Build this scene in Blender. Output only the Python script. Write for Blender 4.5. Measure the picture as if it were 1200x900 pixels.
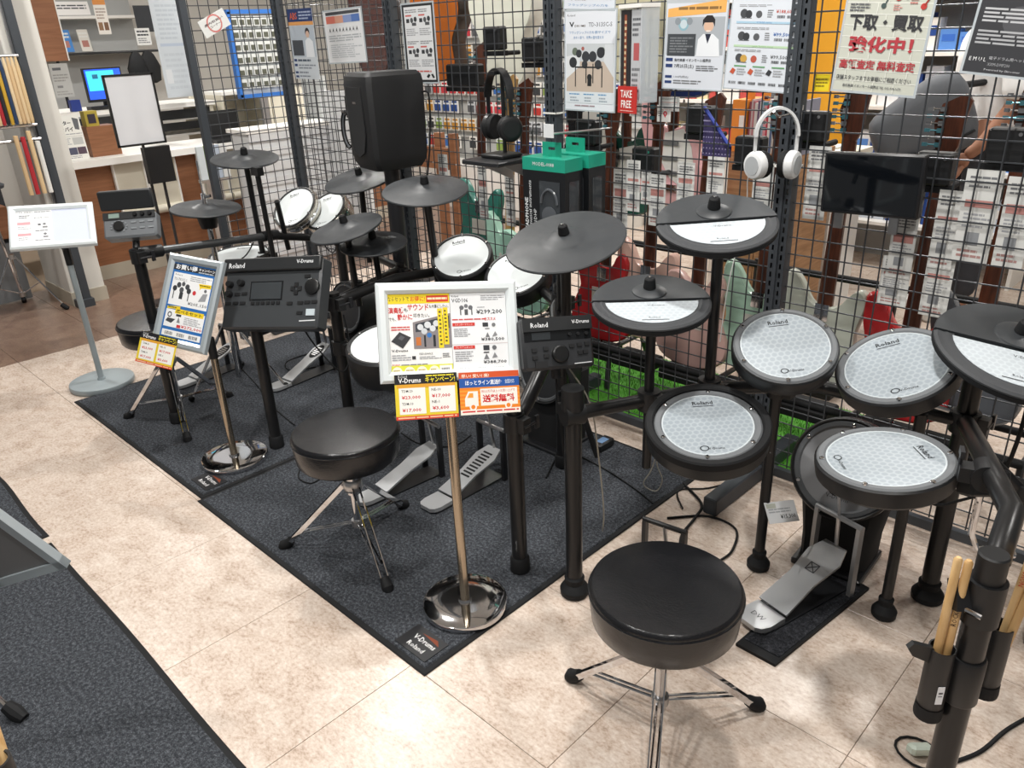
import bpy, math, random
from mathutils import Vector, Matrix
V = Vector
SC = bpy.context.scene
COL = SC.collection
for o in list(bpy.data.objects):
    bpy.data.objects.remove(o)
random.seed(7)

# ------------------------------------------------------------------ camera
CAM_Z = 1.5
ROLL, PITCH, YAW, FPX = -0.0440174, 0.4181436, -0.7872648, 920.185
_fwd = V((math.sin(YAW) * math.cos(PITCH), math.cos(YAW) * math.cos(PITCH), -math.sin(PITCH)))
_rt = V((math.cos(YAW), -math.sin(YAW), 0))
_up = _rt.cross(_fwd)
CR = _rt * math.cos(ROLL) + _up * math.sin(ROLL)
CU = -_rt * math.sin(ROLL) + _up * math.cos(ROLL)
EYE = V((0, 0, CAM_Z))
cam = bpy.data.cameras.new('camera')
cam_o = bpy.data.objects.new('camera', cam)
COL.objects.link(cam_o)
mw = Matrix((CR, CU, -_fwd)).transposed().to_4x4()
mw.translation = EYE
cam_o.matrix_world = mw
cam.sensor_width = 36
cam.lens = FPX / 1200 * 36
cam.clip_start = 0.05
SC.camera = cam_o

# ------------------------------------------------------------------ world, lights, exposure
SC.view_settings.view_transform = 'Standard'
SC.view_settings.look = 'None'
SC.view_settings.gamma = 1
SC.view_settings.use_curve_mapping = False
SC.view_settings.exposure = 0.0
world = bpy.data.worlds.new('shop_air')
SC.world = world
world.use_nodes = True
world.node_tree.nodes['Background'].inputs[0].default_value = (1.0, 0.985, 0.96, 1)
world.node_tree.nodes['Background'].inputs[1].default_value = 0.17
CEIL = 2.9
LAMPS = [(-3.5, 2.3), (-1.4, 4.2), (-0.9, 1.6), (-2.2, 0.9), (-4.9, 0.9), (0.3, 0.2), (-5.2, 3.6), (-3.2, 4.6), (0.6, 3.4), (-7.2, 2.4), (-1.2, -0.6), (-2.6, 5.9), (-5.6, 5.6)]
for k, (x, y) in enumerate(LAMPS):
    la = bpy.data.lights.new('ceiling_lamp_%d_offscreen' % (k + 1), 'AREA')
    la.shape = 'DISK'
    la.size = 0.16
    la.energy = 33
    la.color = (1.0, 0.975, 0.935)
    lo = bpy.data.objects.new('ceiling_lamp_%d_offscreen' % (k + 1), la)
    lo.location = (x, y, CEIL - 0.02)
    COL.objects.link(lo)

# ------------------------------------------------------------------ placing helpers (real depth always given)
def ray(u, v):
    return CR * ((u - 600) / FPX) - CU * ((v - 450) / FPX) + _fwd
def onz(u, v, z=0.0):
    d = ray(u, v)
    return EYE + d * ((z - CAM_Z) / d.z)
def ony(u, v, y):
    d = ray(u, v)
    return EYE + d * (y / d.y)
def onx(u, v, x):
    d = ray(u, v)
    return EYE + d * (x / d.x)

# ------------------------------------------------------------------ materials
MATS = {}
def rgb(c):
    if isinstance(c, str):
        c = [int(c[i:i + 2], 16) / 255 for i in (0, 2, 4)]
        c = [x / 12.92 if x <= 0.04045 else ((x + 0.055) / 1.055) ** 2.4 for x in c]
    return (c[0], c[1], c[2], 1)
def mat(name, c, rough=0.5, metal=0.0, spec=0.5, coat=0.0, alpha=1.0, trans=0.0, emit=0.0):
    if name in MATS:
        return MATS[name]
    m = bpy.data.materials.new(name)
    m.use_nodes = True
    b = m.node_tree.nodes['Principled BSDF']
    b.inputs['Base Color'].default_value = rgb(c)
    b.inputs['Roughness'].default_value = rough
    b.inputs['Metallic'].default_value = metal
    b.inputs['Specular IOR Level'].default_value = spec
    b.inputs['Coat Weight'].default_value = coat
    b.inputs['Alpha'].default_value = alpha
    b.inputs['Transmission Weight'].default_value = trans
    if emit:
        b.inputs['Emission Color'].default_value = rgb(c)
        b.inputs['Emission Strength'].default_value = emit
    m.diffuse_color = rgb(c)
    MATS[name] = m
    return m
class NT:
    def __init__(s, m):
        s.t = m.node_tree; s.b = s.t.nodes['Principled BSDF']
    def n(s, kind, **kw):
        x = s.t.nodes.new(kind)
        for k, v in kw.items():
            if k.startswith('_'):
                setattr(x, k[1:], v)
            else:
                s.put(x.inputs[k.replace('__', ' ')], v)
        return x
    def put(s, sock, v):
        if hasattr(v, 'is_output'):
            s.t.links.new(v, sock)
        else:
            sock.default_value = v
    def ramp(s, fac, stops):
        r = s.t.nodes.new('ShaderNodeValToRGB')
        s.put(r.inputs[0], fac)
        e = r.color_ramp.elements
        while len(e) < len(stops):
            e.new(0.5)
        for el, (p, c) in zip(e, stops):
            el.position = p; el.color = rgb(c)
        return r.outputs[0]
    def bump(s, h, strength=0.3, dist=0.002):
        x = s.n('ShaderNodeBump', Strength=strength, Distance=dist, Height=h)
        s.put(s.b.inputs['Normal'], x.outputs[0])
def pos(nt, scale=1.0, obj=False):
    if obj:
        src = nt.n('ShaderNodeTexCoord').outputs['Object']
    else:
        src = nt.n('ShaderNodeNewGeometry').outputs['Position']
    mp = nt.n('ShaderNodeMapping', Vector=src)
    mp.inputs['Scale'].default_value = scale if hasattr(scale, '__len__') else (scale,) * 3
    return mp.outputs[0]

def marble(name, stops, rough):
    m = mat(name, stops[1][1], rough)
    t = NT(m)
    rnd = t.n('ShaderNodeObjectInfo').outputs['Random']
    off = t.n('ShaderNodeVectorMath', _operation='SCALE', Scale=rnd)
    off.inputs[0].default_value = (17, 9, 0)
    p = t.n('ShaderNodeVectorMath', _operation='ADD')
    t.put(p.inputs[0], pos(t, (1, 1.5, 1))); t.put(p.inputs[1], off.outputs[0])
    big = t.n('ShaderNodeTexNoise', Vector=p.outputs[0], Scale=11.0, Detail=9.0, Roughness=0.7, Distortion=0.7)
    fine = t.n('ShaderNodeTexNoise', Vector=p.outputs[0], Scale=75.0, Detail=5.0, Roughness=0.7)
    mix = t.n('ShaderNodeMath', _operation='MULTIPLY_ADD')
    t.put(mix.inputs[0], fine.outputs['Fac']); mix.inputs[1].default_value = 1.1
    t.put(mix.inputs[2], big.outputs['Fac'])
    sub = t.n('ShaderNodeMath', _operation='SUBTRACT')
    t.put(sub.inputs[0], mix.outputs[0]); sub.inputs[1].default_value = 0.55
    col = t.ramp(sub.outputs[0], stops)
    # small dark scuffs
    sc = t.n('ShaderNodeTexNoise', Vector=pos(t, (9, 14, 9)), Scale=3.0, Detail=3.0, Roughness=0.7)
    scm = t.ramp(sc.outputs['Fac'], [(0.0, (0, 0, 0)), (0.72, (0, 0, 0)), (0.80, (0.55, 0.55, 0.55))])
    mx = t.n('ShaderNodeMixRGB', Fac=scm, Color1=col)
    mx.inputs['Color2'].default_value = rgb(stops[0][1])
    t.put(t.b.inputs['Base Color'], mx.outputs[0])
    t.bump(fine.outputs['Fac'], 0.22, 0.001)
    return m
M_TILE = marble('beige_stone_tile', [(0.2, 'a38f7e'), (0.40, 'c4b1a2'), (0.58, 'd3c4b7'), (0.8, 'e2d6cb')], 0.26)
M_BROWN = marble('brown_stone_tile', [(0.3, '6f584b'), (0.46, '7d6558'), (0.6, '87705f'), (0.75, '8f7868')], 0.28)
M_GROUT = mat('tile_joint', 'a8947f', 0.9)

def carpet(name, a, b, c):
    m = mat(name, b, 0.95, spec=0.15)
    t = NT(m)
    n1 = t.n('ShaderNodeTexNoise', Vector=pos(t, 1.0), Scale=430.0, Detail=2.0, Roughness=0.8)
    n2 = t.n('ShaderNodeTexNoise', Vector=pos(t, 1.0), Scale=110.0, Detail=3.0, Roughness=0.7)
    ad = t.n('ShaderNodeMath', _operation='ADD')
    t.put(ad.inputs[0], n1.outputs['Fac']); t.put(ad.inputs[1], n2.outputs['Fac'])
    h = t.n('ShaderNodeMath', _operation='MULTIPLY'); t.put(h.inputs[0], ad.outputs[0]); h.inputs[1].default_value = 0.5
    t.put(t.b.inputs['Base Color'], t.ramp(h.outputs[0], [(0.36, a), (0.5, b), (0.64, c)]))
    t.bump(h.outputs[0], 0.8, 0.004)
    return m
M_CARPET = carpet('charcoal_carpet', '1f2125', '3b3e43', '6b6f75')
M_RUBBER = mat('black_rubber', '161719', 0.7, spec=0.3)
M_BLACK = mat('black_plastic', '17181a', 0.45)
M_SATIN = mat('black_satin_metal', '222326', 0.34, spec=0.6)
M_TUBE = mat('black_tube', '222223', 0.3, metal=0.3)
M_CHROME = mat('chrome', 'd6d6d8', 0.06, metal=1.0)
M_STEEL = mat('brushed_steel', 'bfbfc0', 0.3, metal=1.0)
M_POLE = mat('warm_steel_pole', 'b3a591', 0.22, metal=1.0)
M_GREYMETAL = mat('grey_painted_metal', '96a0a4', 0.4, spec=0.5)
M_WHITEFRAME = mat('white_satin_frame', 'dfe6e8', 0.35)
M_SILVERFRAME = mat('silver_frame', 'c3cdd2', 0.28, metal=0.5)
M_MESH = mat('grey_wire', '4b4e52', 0.4, metal=0.5)
M_POST = mat('grey_slotted_steel', '42474d', 0.5, metal=0.2)
M_SLOT = mat('slot_black', '0d0e10', 0.9)
M_WHITE = mat('white_paint', 'eceae5', 0.6)
M_CREAM = mat('cream_laminate', 'd9d3c2', 0.55)
M_CYM = mat('cymbal_rubber', '34373a', 0.42, spec=0.5)
def _cym():
    t = NT(M_CYM)
    n = t.n('ShaderNodeTexNoise', Vector=pos(t, 1.0), Scale=9.0, Detail=4.0)
    t.put(t.b.inputs['Roughness'], t.ramp(n.outputs['Fac'], [(0.35, (0.34,) * 3), (0.65, (0.55,) * 3)]))
_cym()
M_GREYRUB = mat('grey_rubber_rim', '6b6e71', 0.6, spec=0.35)
M_DKRUB = mat('dark_grey_rubber', '3c3e41', 0.6, spec=0.35)
M_HEADW = mat('white_drum_head', 'dfe5e6', 0.38)
M_LEATHER = mat('black_leather', '121316', 0.27, spec=0.6)
def _leather():
    t = NT(M_LEATHER)
    n = t.n('ShaderNodeTexVoronoi', Vector=pos(t, 1.0), Scale=260.0)
    w = t.n('ShaderNodeTexNoise', Vector=pos(t, 1.0), Scale=22.0, Detail=5.0, Distortion=1.2)
    a = t.n('ShaderNodeMath', _operation='MULTIPLY_ADD')
    t.put(a.inputs[0], n.outputs['Distance']); a.inputs[1].default_value = 0.35; t.put(a.inputs[2], w.outputs['Fac'])
    t.bump(a.outputs[0], 0.22, 0.003)
_leather()
def wood(name, a, b, rough=0.5, scale=(3, 3, 40)):
    m = mat(name, b, rough)
    t = NT(m)
    n = t.n('ShaderNodeTexNoise', Vector=pos(t, scale), Scale=1.6, Detail=6.0, Distortion=0.6)
    t.put(t.b.inputs['Base Color'], t.ramp(n.outputs['Fac'], [(0.35, a), (0.65, b)]))
    return m
M_WOOD = wood('brown_wood_laminate', '87583a', '966545')
M_STICK = wood('hickory_stick', 'bd9560', 'd6b380', 0.45, (30, 30, 4))
M_ROSE = wood('rosewood_neck', '3a1d12', '5a2f1d', 0.35, (60, 60, 6))
M_MAPLE = wood('maple_neck', '9a7848', 'b8935c', 0.4, (60, 60, 6))
M_OAK = wood('light_oak_panel', '9a7350', 'b58c66', 0.55)
def hexhead(name='honeycomb_mesh_head', c=('929ba2', '959ea5', 'a3acb2', 'a5aeb4')):
    m = mat(name, c[3], 0.42)
    t = NT(m)
    sc = t.n('ShaderNodeVectorMath', _operation='SCALE', Scale=62.0)
    t.put(sc.inputs[0], t.n('ShaderNodeTexCoord').outputs['Object'])
    S = (1.0, 1.7320508, 1.0)
    def cell(off):
        ad = t.n('ShaderNodeVectorMath', _operation='ADD'); t.put(ad.inputs[0], sc.outputs[0]); ad.inputs[1].default_value = (200 + off[0], 173.20508 + off[1], 0)
        md = t.n('ShaderNodeVectorMath', _operation='MODULO'); t.put(md.inputs[0], ad.outputs[0]); md.inputs[1].default_value = S
        sb = t.n('ShaderNodeVectorMath', _operation='SUBTRACT'); t.put(sb.inputs[0], md.outputs[0]); sb.inputs[1].default_value = (0.5, 0.8660254, 0)
        ml = t.n('ShaderNodeVectorMath', _operation='MULTIPLY'); t.put(ml.inputs[0], sb.outputs[0]); ml.inputs[1].default_value = (1, 1, 0)
        return ml.outputs[0]
    def lnn(v):
        x = t.n('ShaderNodeVectorMath', _operation='LENGTH'); t.put(x.inputs[0], v); return x.outputs['Value']
    a, b = cell((0, 0)), cell((0.5, 0.8660254))
    mn = t.n('ShaderNodeMath', _operation='MINIMUM'); t.put(mn.inputs[0], lnn(a)); t.put(mn.inputs[1], lnn(b))
    t.put(t.b.inputs['Base Color'], t.ramp(mn.outputs[0], [(0.0, c[0]), (0.34, c[1]), (0.46, c[2]), (0.6, c[3])]))
    return m
M_HEX = hexhead()
M_HEXW = hexhead('honeycomb_cymbal_pad', ('b3bbc1', 'b5bdc3', 'bfc7cc', 'c1c9ce'))
PRINT = {}
def ink(c):
    return mat('print_' + c, c, 0.55, spec=0.3)

# ------------------------------------------------------------------ mesh building helpers
def frame(z, hint=V((0, 0, 1))):
    z = V(z).normalized()
    h = V(hint)
    if abs(h.normalized().dot(z)) > 0.98:
        h = V((0, 1, 0)) if abs(z.y) < 0.9 else V((1, 0, 0))
    x = h.cross(z).normalized()
    return x, z.cross(x), z
class MB:
    def __init__(s):
        s.v = []; s.f = []; s.m = []; s.mats = []
    def _mi(s, m):
        if m is None:
            return 0
        if m not in s.mats:
            s.mats.append(m)
        return s.mats.index(m)
    def add(s, vs, fs, m=None):
        o = len(s.v)
        s.v += [V(p) for p in vs]
        i = s._mi(m)
        for f in fs:
            s.f.append(tuple(o + k for k in f)); s.m.append(i)
        return s
    def box(s, c, size, ax=None, m=None):
        c = V(c); h = [d / 2 for d in size]
        X, Y, Z = ax if ax else (V((1, 0, 0)), V((0, 1, 0)), V((0, 0, 1)))
        vs = [c + X * (i * h[0]) + Y * (j * h[1]) + Z * (k * h[2]) for k in (-1, 1) for j in (-1, 1) for i in (-1, 1)]
        return s.add(vs, [(0, 2, 3, 1), (4, 5, 7, 6), (0, 1, 5, 4), (2, 6, 7, 3), (0, 4, 6, 2), (1, 3, 7, 5)], m)
    def bbox(s, c, size, bev=0.004, ax=None, m=None):
        """box with chamfered vertical edges and top rim"""
        c = V(c); a, b, h = [d / 2 for d in size]
        X, Y, Z = ax if ax else (V((1, 0, 0)), V((0, 1, 0)), V((0, 0, 1)))
        def ring(e, z):
            pts = [(-a + bev, -b + e), (a - bev, -b + e), (a - e, -b + bev), (a - e, b - bev), (a - bev, b - e), (-a + bev, b - e), (-a + e, b - bev), (-a + e, -b + bev)]
            if e:
                pts = [(-a + bev + e * .4, -b + e), (a - bev - e * .4, -b + e), (a - e, -b + bev + e * .4), (a - e, b - bev - e * .4), (a - bev - e * .4, b - e), (-a + bev + e * .4, b - e), (-a + e, b - bev - e * .4), (-a + e, -b + bev + e * .4)]
            return [c + X * p[0] + Y * p[1] + Z * z for p in pts]
        rs = [ring(bev, -h), ring(0, -h + bev), ring(0, h - bev), ring(bev, h)]
        return s.loft(rs, True, m=m)
    def loft(s, rings, caps=True, close=True, m=None):
        n = len(rings[0]); vs = [p for r in rings for p in r]; fs = []
        for i in range(len(rings) - 1):
            for j in range(n if close else n - 1):
                k = (j + 1) % n
                fs.append((i * n + j, i * n + k, (i + 1) * n + k, (i + 1) * n + j))
        if caps:
            fs.append(tuple(range(n))[::-1]); fs.append(tuple((len(rings) - 1) * n + j for j in range(n)))
        return s.add(vs, fs, m)
    def cyl(s, p0, p1, r0, r1=None, n=12, caps=True, m=None):
        p0, p1 = V(p0), V(p1)
        r1 = r0 if r1 is None else r1
        x, y, z = frame(p1 - p0)
        rs = [[p + (x * math.cos(2 * math.pi * k / n) + y * math.sin(2 * math.pi * k / n)) * r for k in range(n)] for p, r in ((p0, r0), (p1, r1))]
        return s.loft(rs, caps, m=m)
    def tube(s, pts, r, n=8, caps=True, m=None):
        pts = [V(p) for p in pts]
        rs = []; x = None
        for i, p in enumerate(pts):
            d = (pts[min(i + 1, len(pts) - 1)] - pts[max(i - 1, 0)]).normalized()
            if x is None:
                x, y, _ = frame(d)
            else:
                x = (x - d * x.dot(d)).normalized(); y = d.cross(x)
            rr = r[i] if hasattr(r, '__len__') else r
            rs.append([p + (x * math.cos(2 * math.pi * k / n) + y * math.sin(2 * math.pi * k / n)) * rr for k in range(n)])
        return s.loft(rs, caps, m=m)
    def lathe(s, prof, n=32, c=(0, 0, 0), z=(0, 0, 1), hint=(0, 1, 0), m=None, caps=True):
        c = V(c); x, y, zz = frame(z, V(hint))
        rs = [[c + zz * h + (x * math.cos(2 * math.pi * k / n) + y * math.sin(2 * math.pi * k / n)) * max(r, 1e-4) for k in range(n)] for r, h in prof]
        return s.loft(rs, caps, m=m)
    def prism(s, poly, h0, h1, o=(0, 0, 0), ax=None, m=None):
        o = V(o); X, Y, Z = ax if ax else (V((1, 0, 0)), V((0, 1, 0)), V((0, 0, 1)))
        area = sum(poly[i][0] * poly[(i + 1) % len(poly)][1] - poly[(i + 1) % len(poly)][0] * poly[i][1] for i in range(len(poly)))
        if area < 0:
            poly = poly[::-1]
        return s.loft([[o + X * p[0] + Y * p[1] + Z * h for p in poly] for h in (h0, h1)], True, m=m)
    def sphere(s, c, r, n=12, k=8, m=None, sc=(1, 1, 1)):
        c = V(c)
        rs = []
        for i in range(k + 1):
            a = math.pi * (i + 0.02) / (k + 0.04) - math.pi / 2
            rs.append([c + V((math.cos(a) * math.cos(2 * math.pi * j / n) * r * sc[0], math.cos(a) * math.sin(2 * math.pi * j / n) * r * sc[1], math.sin(a) * r * sc[2])) for j in range(n)])
        return s.loft(rs, True, m=m)
    def build(s, name, m=None, parent=None, label=None, smooth=35, kind=None, world=True):
        me = bpy.data.meshes.new(name)
        inv = None
        if parent is not None and world:
            inv = WM[parent.name].inverted()
        vs = [(inv @ p) if inv is not None else p for p in s.v]
        me.from_pydata([tuple(p) for p in vs], [], s.f)
        mats = s.mats if s.mats else [m]
        for k in mats:
            me.materials.append(k)
        if len(mats) > 1:
            me.polygons.foreach_set('material_index', s.m)
        if smooth:
            me.polygons.foreach_set('use_smooth', [True] * len(s.f))
            me.set_sharp_from_angle(angle=math.radians(smooth))
        o = bpy.data.objects.new(name, me)
        COL.objects.link(o)
        WM[o.name] = WM[parent.name].copy() if parent is not None else Matrix()
        if parent is not None:
            o.parent = parent
            if not world:
                WM[o.name] = WM[parent.name].copy()
        if label:
            o['label'] = label
        if kind:
            o['kind'] = kind
        return o
WM = {}
def thing(name, label, cat, loc=(0, 0, 0), rot=None, group=None):
    o = bpy.data.objects.new(name, None)
    COL.objects.link(o)
    o.empty_display_size = 0.05
    mm = rot.to_4x4() if rot is not None else Matrix()
    mm.translation = V(loc)
    o.matrix_world = mm
    WM[o.name] = mm.copy()
    o['label'] = label; o['category'] = cat
    if group:
        o['group'] = group
    return o
def tag(o, label, cat, group=None):
    o['label'] = label; o['category'] = cat
    if group:
        o['group'] = group
    return o
def solo(mb, name, m, label, cat, loc, group=None, smooth=35):
    """a one-mesh thing whose origin sits at loc; the mesh was built in world coordinates"""
    loc = V(loc)
    mb.v = [p - loc for p in mb.v]
    o = mb.build(name, m, None, smooth=smooth)
    o.location = loc
    WM[o.name] = Matrix.Translation(loc)
    return tag(o, label, cat, group)
def struct(mb, name, m, smooth=None, parent=None):
    o = mb.build(name, m, parent, smooth=smooth)
    if parent is None:
        o['kind'] = 'structure'
    return o
def copy_tree(src, loc=None, rot=None, label=None, group=None, parent=None):
    c = src.copy(); COL.objects.link(c)
    c.parent = parent
    if parent is None:
        mm = (rot.to_4x4() if rot is not None else WM[src.name].to_3x3().to_4x4())
        mm.translation = V(loc)
        c.matrix_world = mm
        WM[c.name] = mm.copy()
        if label:
            c['label'] = label
        if group:
            c['group'] = group
    else:
        WM[c.name] = WM[parent.name].copy()
    for ch in [k for k in ALLKIDS(src)]:
        copy_tree(ch, parent=c)
    return c
def ALLKIDS(o):
    return [k for k in bpy.data.objects if k.parent == o]
def rotm(x, y, z):
    return Matrix((x, y, z)).transposed()
def rz(deg):
    return Matrix.Rotation(math.radians(deg), 3, 'Z')
_TXT = {}
def textgeo(body, bold=0.0):
    key = (body, bold)
    if key in _TXT:
        return _TXT[key]
    cu = bpy.data.curves.new('lettering', 'FONT')
    cu.body = body; cu.size = 1.0; cu.resolution_u = 1
    cu.offset = bold
    ob = bpy.data.objects.new('lettering', cu)
    COL.objects.link(ob)
    me = bpy.data.meshes.new_from_object(ob)
    vs = [tuple(v.co) for v in me.vertices]
    fs = [tuple(p.vertices) for p in me.polygons]
    bpy.data.objects.remove(ob); bpy.data.meshes.remove(me); bpy.data.curves.remove(cu)
    if vs:
        x0 = min(v[0] for v in vs); x1 = max(v[0] for v in vs); y0 = min(v[1] for v in vs); y1 = max(v[1] for v in vs)
    else:
        x0 = y0 = 0; x1 = y1 = 1
    _TXT[key] = (vs, fs, (x0, y0, x1, y1))
    return _TXT[key]
def put_text(mb, body, o, X, Y, w=None, h=None, m=None, bold=0.0, align='l'):
    """o = lower left corner of the ink; size from ink width w or ink height h"""
    vs, fs, (x0, y0, x1, y1) = textgeo(body, bold)
    sx = sy = None
    if h:
        sy = h / max(y1 - y0, 1e-6)
    if w:
        sx = w / max(x1 - x0, 1e-6)
    sx = sx or sy; sy = sy or sx
    o = V(o)
    if align == 'c':
        o = o - X * ((x1 - x0) * sx / 2)
    mb.add([o + X * ((p[0] - x0) * sx) + Y * ((p[1] - y0) * sy) for p in vs], fs, m)
def sheet_print(mb, C, X, Y, w, h, items, lift=0.0003):
    """flat print on a sheet: coordinates run 0..1 from the upper left corner"""
    N = X.cross(Y).normalized()
    def P(x, y, k):
        return C + X * ((x - 0.5) * w) + Y * ((0.5 - y) * h) + N * (lift + 0.00002 * k)
    rnd = random.Random(3)
    for k, it in enumerate(items):
        if it[0] == 'r':
            _, x0, y0, x1, y1, c = it
            mb.add([P(x0, y1, k), P(x1, y1, k), P(x1, y0, k), P(x0, y0, k)], [(0, 1, 2, 3)], ink(c))
        elif it[0] == 'p':
            mb.add([P(x, y, k) for x, y in it[1]], [tuple(range(len(it[1])))[::-1]], ink(it[2]))
        elif it[0] == 'o':
            _, x, y, r, c = it
            mb.add([P(x + r * math.cos(a * math.pi / 8), y + r * w / h * math.sin(a * math.pi / 8), k) for a in range(16)], [tuple(range(16))[::-1]], ink(c))
        elif it[0] == 't':
            _, x, y, hh, s_, c = it[:6]
            bold = it[6] if len(it) > 6 else 0.0
            ww = it[7] if len(it) > 7 else None
            put_text(mb, s_, P(x, y, k), X, Y, w=ww * w if ww else None, h=hh * h, m=ink(c), bold=bold)
        elif it[0] == 'l':
            _, x0, y0, x1, y1, n, c = it
            st = (y1 - y0) / n
            for i in range(n):
                x = x0
                e = x1 - (x1 - x0) * rnd.choice((0, 0, 0.1, 0.25))
                while x < e - 0.005:
                    L = min(e - x, (x1 - x0) * rnd.uniform(0.12, 0.3))
                    ya = y0 + i * st + st * 0.22; yb = ya + st * 0.5
                    mb.add([P(x, yb, k), P(x + L, yb, k), P(x + L, ya, k), P(x, ya, k)], [(0, 1, 2, 3)], ink(c))
                    x += L + (x1 - x0) * 0.025
        elif it[0] == 'b':
            _, x0, y0, x1, y1 = it[:5]
            x = x0
            while x < x1:
                L = (x1 - x0) * rnd.choice((0.02, 0.035, 0.06))
                mb.add([P(x, y1, k), P(min(x + L, x1), y1, k), P(min(x + L, x1), y0, k), P(x, y0, k)], [(0, 1, 2, 3)], ink('2a2a2c'))
                x += L + (x1 - x0) * rnd.choice((0.02, 0.03, 0.05))
def poster(name, label, cat, C, X, Y, w, h, col, items, thick=0.0016, group=None, sleeve=0.0):
    C = V(C); X = V(X).normalized(); Y = V(Y).normalized(); N = X.cross(Y).normalized()
    t = thing(name, label, cat, C - Y * (h / 2), rotm(X, Y, N), group)
    MB().box(C, (w, h, thick), (X, Y, N)).build('sheet', ink(col), t, smooth=None)
    pr = MB(); sheet_print(pr, C + N * (thick / 2), X, Y, w, h, items)
    if pr.f:
        pr.build('print', None, t, smooth=None, kind='stuff')
    if sleeve:
        f = MB()
        for sx, sy, a, b in ((0, 1, w + sleeve * 2, sleeve), (0, -1, w + sleeve * 2, sleeve), (1, 0, sleeve, h), (-1, 0, sleeve, h)):
            f.box(C + X * (sx * (w / 2 + sleeve / 2)) + Y * (sy * (h / 2 + sleeve / 2)), (a, b, thick * 1.6), (X, Y, N))
        f.build('clear_sleeve_edge', mat('clear_sleeve', 'c9d2d8', 0.15, alpha=0.75), t, smooth=None)
    return t

# ------------------------------------------------------------------ setting: floor with its tiles
PT = 0.475
TX0, TY0 = -1.335, 0.913
floor = struct(MB().box((-3.6, 3.0, -0.03), (11.4, 7.6, 0.05)), 'floor', M_GROUT)
def tile_mesh(name, m, t=0.006, j=0.0007, b=0.0008):
    a = PT / 2 - j
    mb = MB()
    mb.loft([[V((sx * a, sy * a, -0.004)) for sx, sy in ((-1, -1), (1, -1), (1, 1), (-1, 1))],
             [V((sx * a, sy * a, -b)) for sx, sy in ((-1, -1), (1, -1), (1, 1), (-1, 1))],
             [V((sx * (a - b), sy * (a - b), 0)) for sx, sy in ((-1, -1), (1, -1), (1, 1), (-1, 1))]], True)
    o = mb.build(name, m, floor, smooth=None, world=False)
    return o
beige0 = tile_mesh('beige_tile', M_TILE)
brown0 = tile_mesh('brown_tile', M_BROWN)
beige0.data.name = 'beige_tile'; brown0.data.name = 'brown_tile'
def lay(src, i, j, first=[None]):
    if src.get('laid'):
        o = src.copy(); COL.objects.link(o); o.parent = floor
    else:
        o = src; src['laid'] = 1
    o.location = (TX0 + (i + 0.5) * PT, TY0 + (j + 0.5) * PT, 0)
    return o
far = MB()
for i in range(-10, 5):
    for j in range(-3, 12):
        brown = i < -7
        if j > 7 and (i < -5 or i > 1) or i < -9 and j > 6:
            a = PT / 2 - 0.0012
            c = V((TX0 + (i + 0.5) * PT, TY0 + (j + 0.5) * PT, -0.002))
            far.box(c, (2 * a, 2 * a, 0.004), m=M_BROWN if brown else M_TILE)
        else:
            lay(brown0 if brown else beige0, i, j)
far.build('far_tiles', None, floor, smooth=None, kind='stuff')
for o in (beige0, brown0):
    del o['laid']
struct(MB().box((-3.6, 6.85, 1.45), (11.4, 0.1, 2.9)), 'wall_back', mat('shop_wall', 'd9d7d2', 0.8))
struct(MB().box((-9.25, 3.0, 1.45), (0.1, 7.6, 2.9)), 'wall_left', mat('shop_wall', 'd9d7d2', 0.8))
struct(MB().box((-3.6, 3.0, CEIL + 0.05), (11.4, 7.6, 0.08)), 'ceiling', mat('ceiling_white', 'e6e4df', 0.9))
for k, (x, y) in enumerate(LAMPS):
    if not (-9.2 < x < 2 and -0.8 < y < 6.7):
        continue
    t = thing('ceiling_downlight', 'round recessed downlight with white ring in the shop ceiling', 'light', (x, y, CEIL), group='recessed ceiling downlights')
    MB().lathe([(0.125, 0.0), (0.16, -0.004), (0.162, 0.006), (0.125, 0.012)], 24, (x, y, CEIL - 0.002), caps=False).build('trim_ring', M_WHITE, t)

# white column with its stone foot
cx0 = -5.48
col = struct(MB().bbox((cx0 - 0.25, 1.585, 1.45), (0.5, 0.21, 2.9), 0.006), 'trim_1', mat('column_white', 'd8d6cf', 0.65))
col.name = 'wall_column'
bs = MB().box((cx0 - 0.25, 1.585, 0.045), (0.512, 0.222, 0.09))
struct(bs, 'baseboard_column', mat('stone_foot', 'b3ab9b', 0.6))

# ------------------------------------------------------------------ floor mats
def floor_mat(label, x0, y0, x1, y1, lift, loc=None, edge=0.016, wav=0.0, seed=1, group=None):
    c = V(((x0 + x1) / 2, (y0 + y1) / 2, lift))
    t = thing('floor_mat', label, 'mat', c, group=group)
    rnd = random.Random(seed)
    def ring(e, z, n=14):
        pts = []
        cs = [(x0 + e, y0 + e), (x1 - e, y0 + e), (x1 - e, y1 - e), (x0 + e, y1 - e)]
        for k in range(4):
            a, b = cs[k], cs[(k + 1) % 4]
            for i in range(n):
                f = i / n
                wv = wav * math.sin(k * 2 + f * 9 + seed) * math.sin(math.pi * f)
                dx, dy = b[0] - a[0], b[1] - a[1]
                L = math.hypot(dx, dy)
                pts.append(V((a[0] + dx * f - dy / L * wv, a[1] + dy * f + dx / L * wv, z)))
        return pts
    z0 = lift
    MB().loft([ring(0, z0), ring(0.0, z0 + 0.003), ring(0.003, z0 + 0.005), ring(edge, z0 + 0.005)], True).build('rubber_border', M_RUBBER, t, smooth=None)
    MB().loft([ring(edge, z0 + 0.005), ring(edge + 0.003, z0 + 0.008)], True).build('carpet_pile', M_CARPET, t, smooth=None)
    return t
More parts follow.
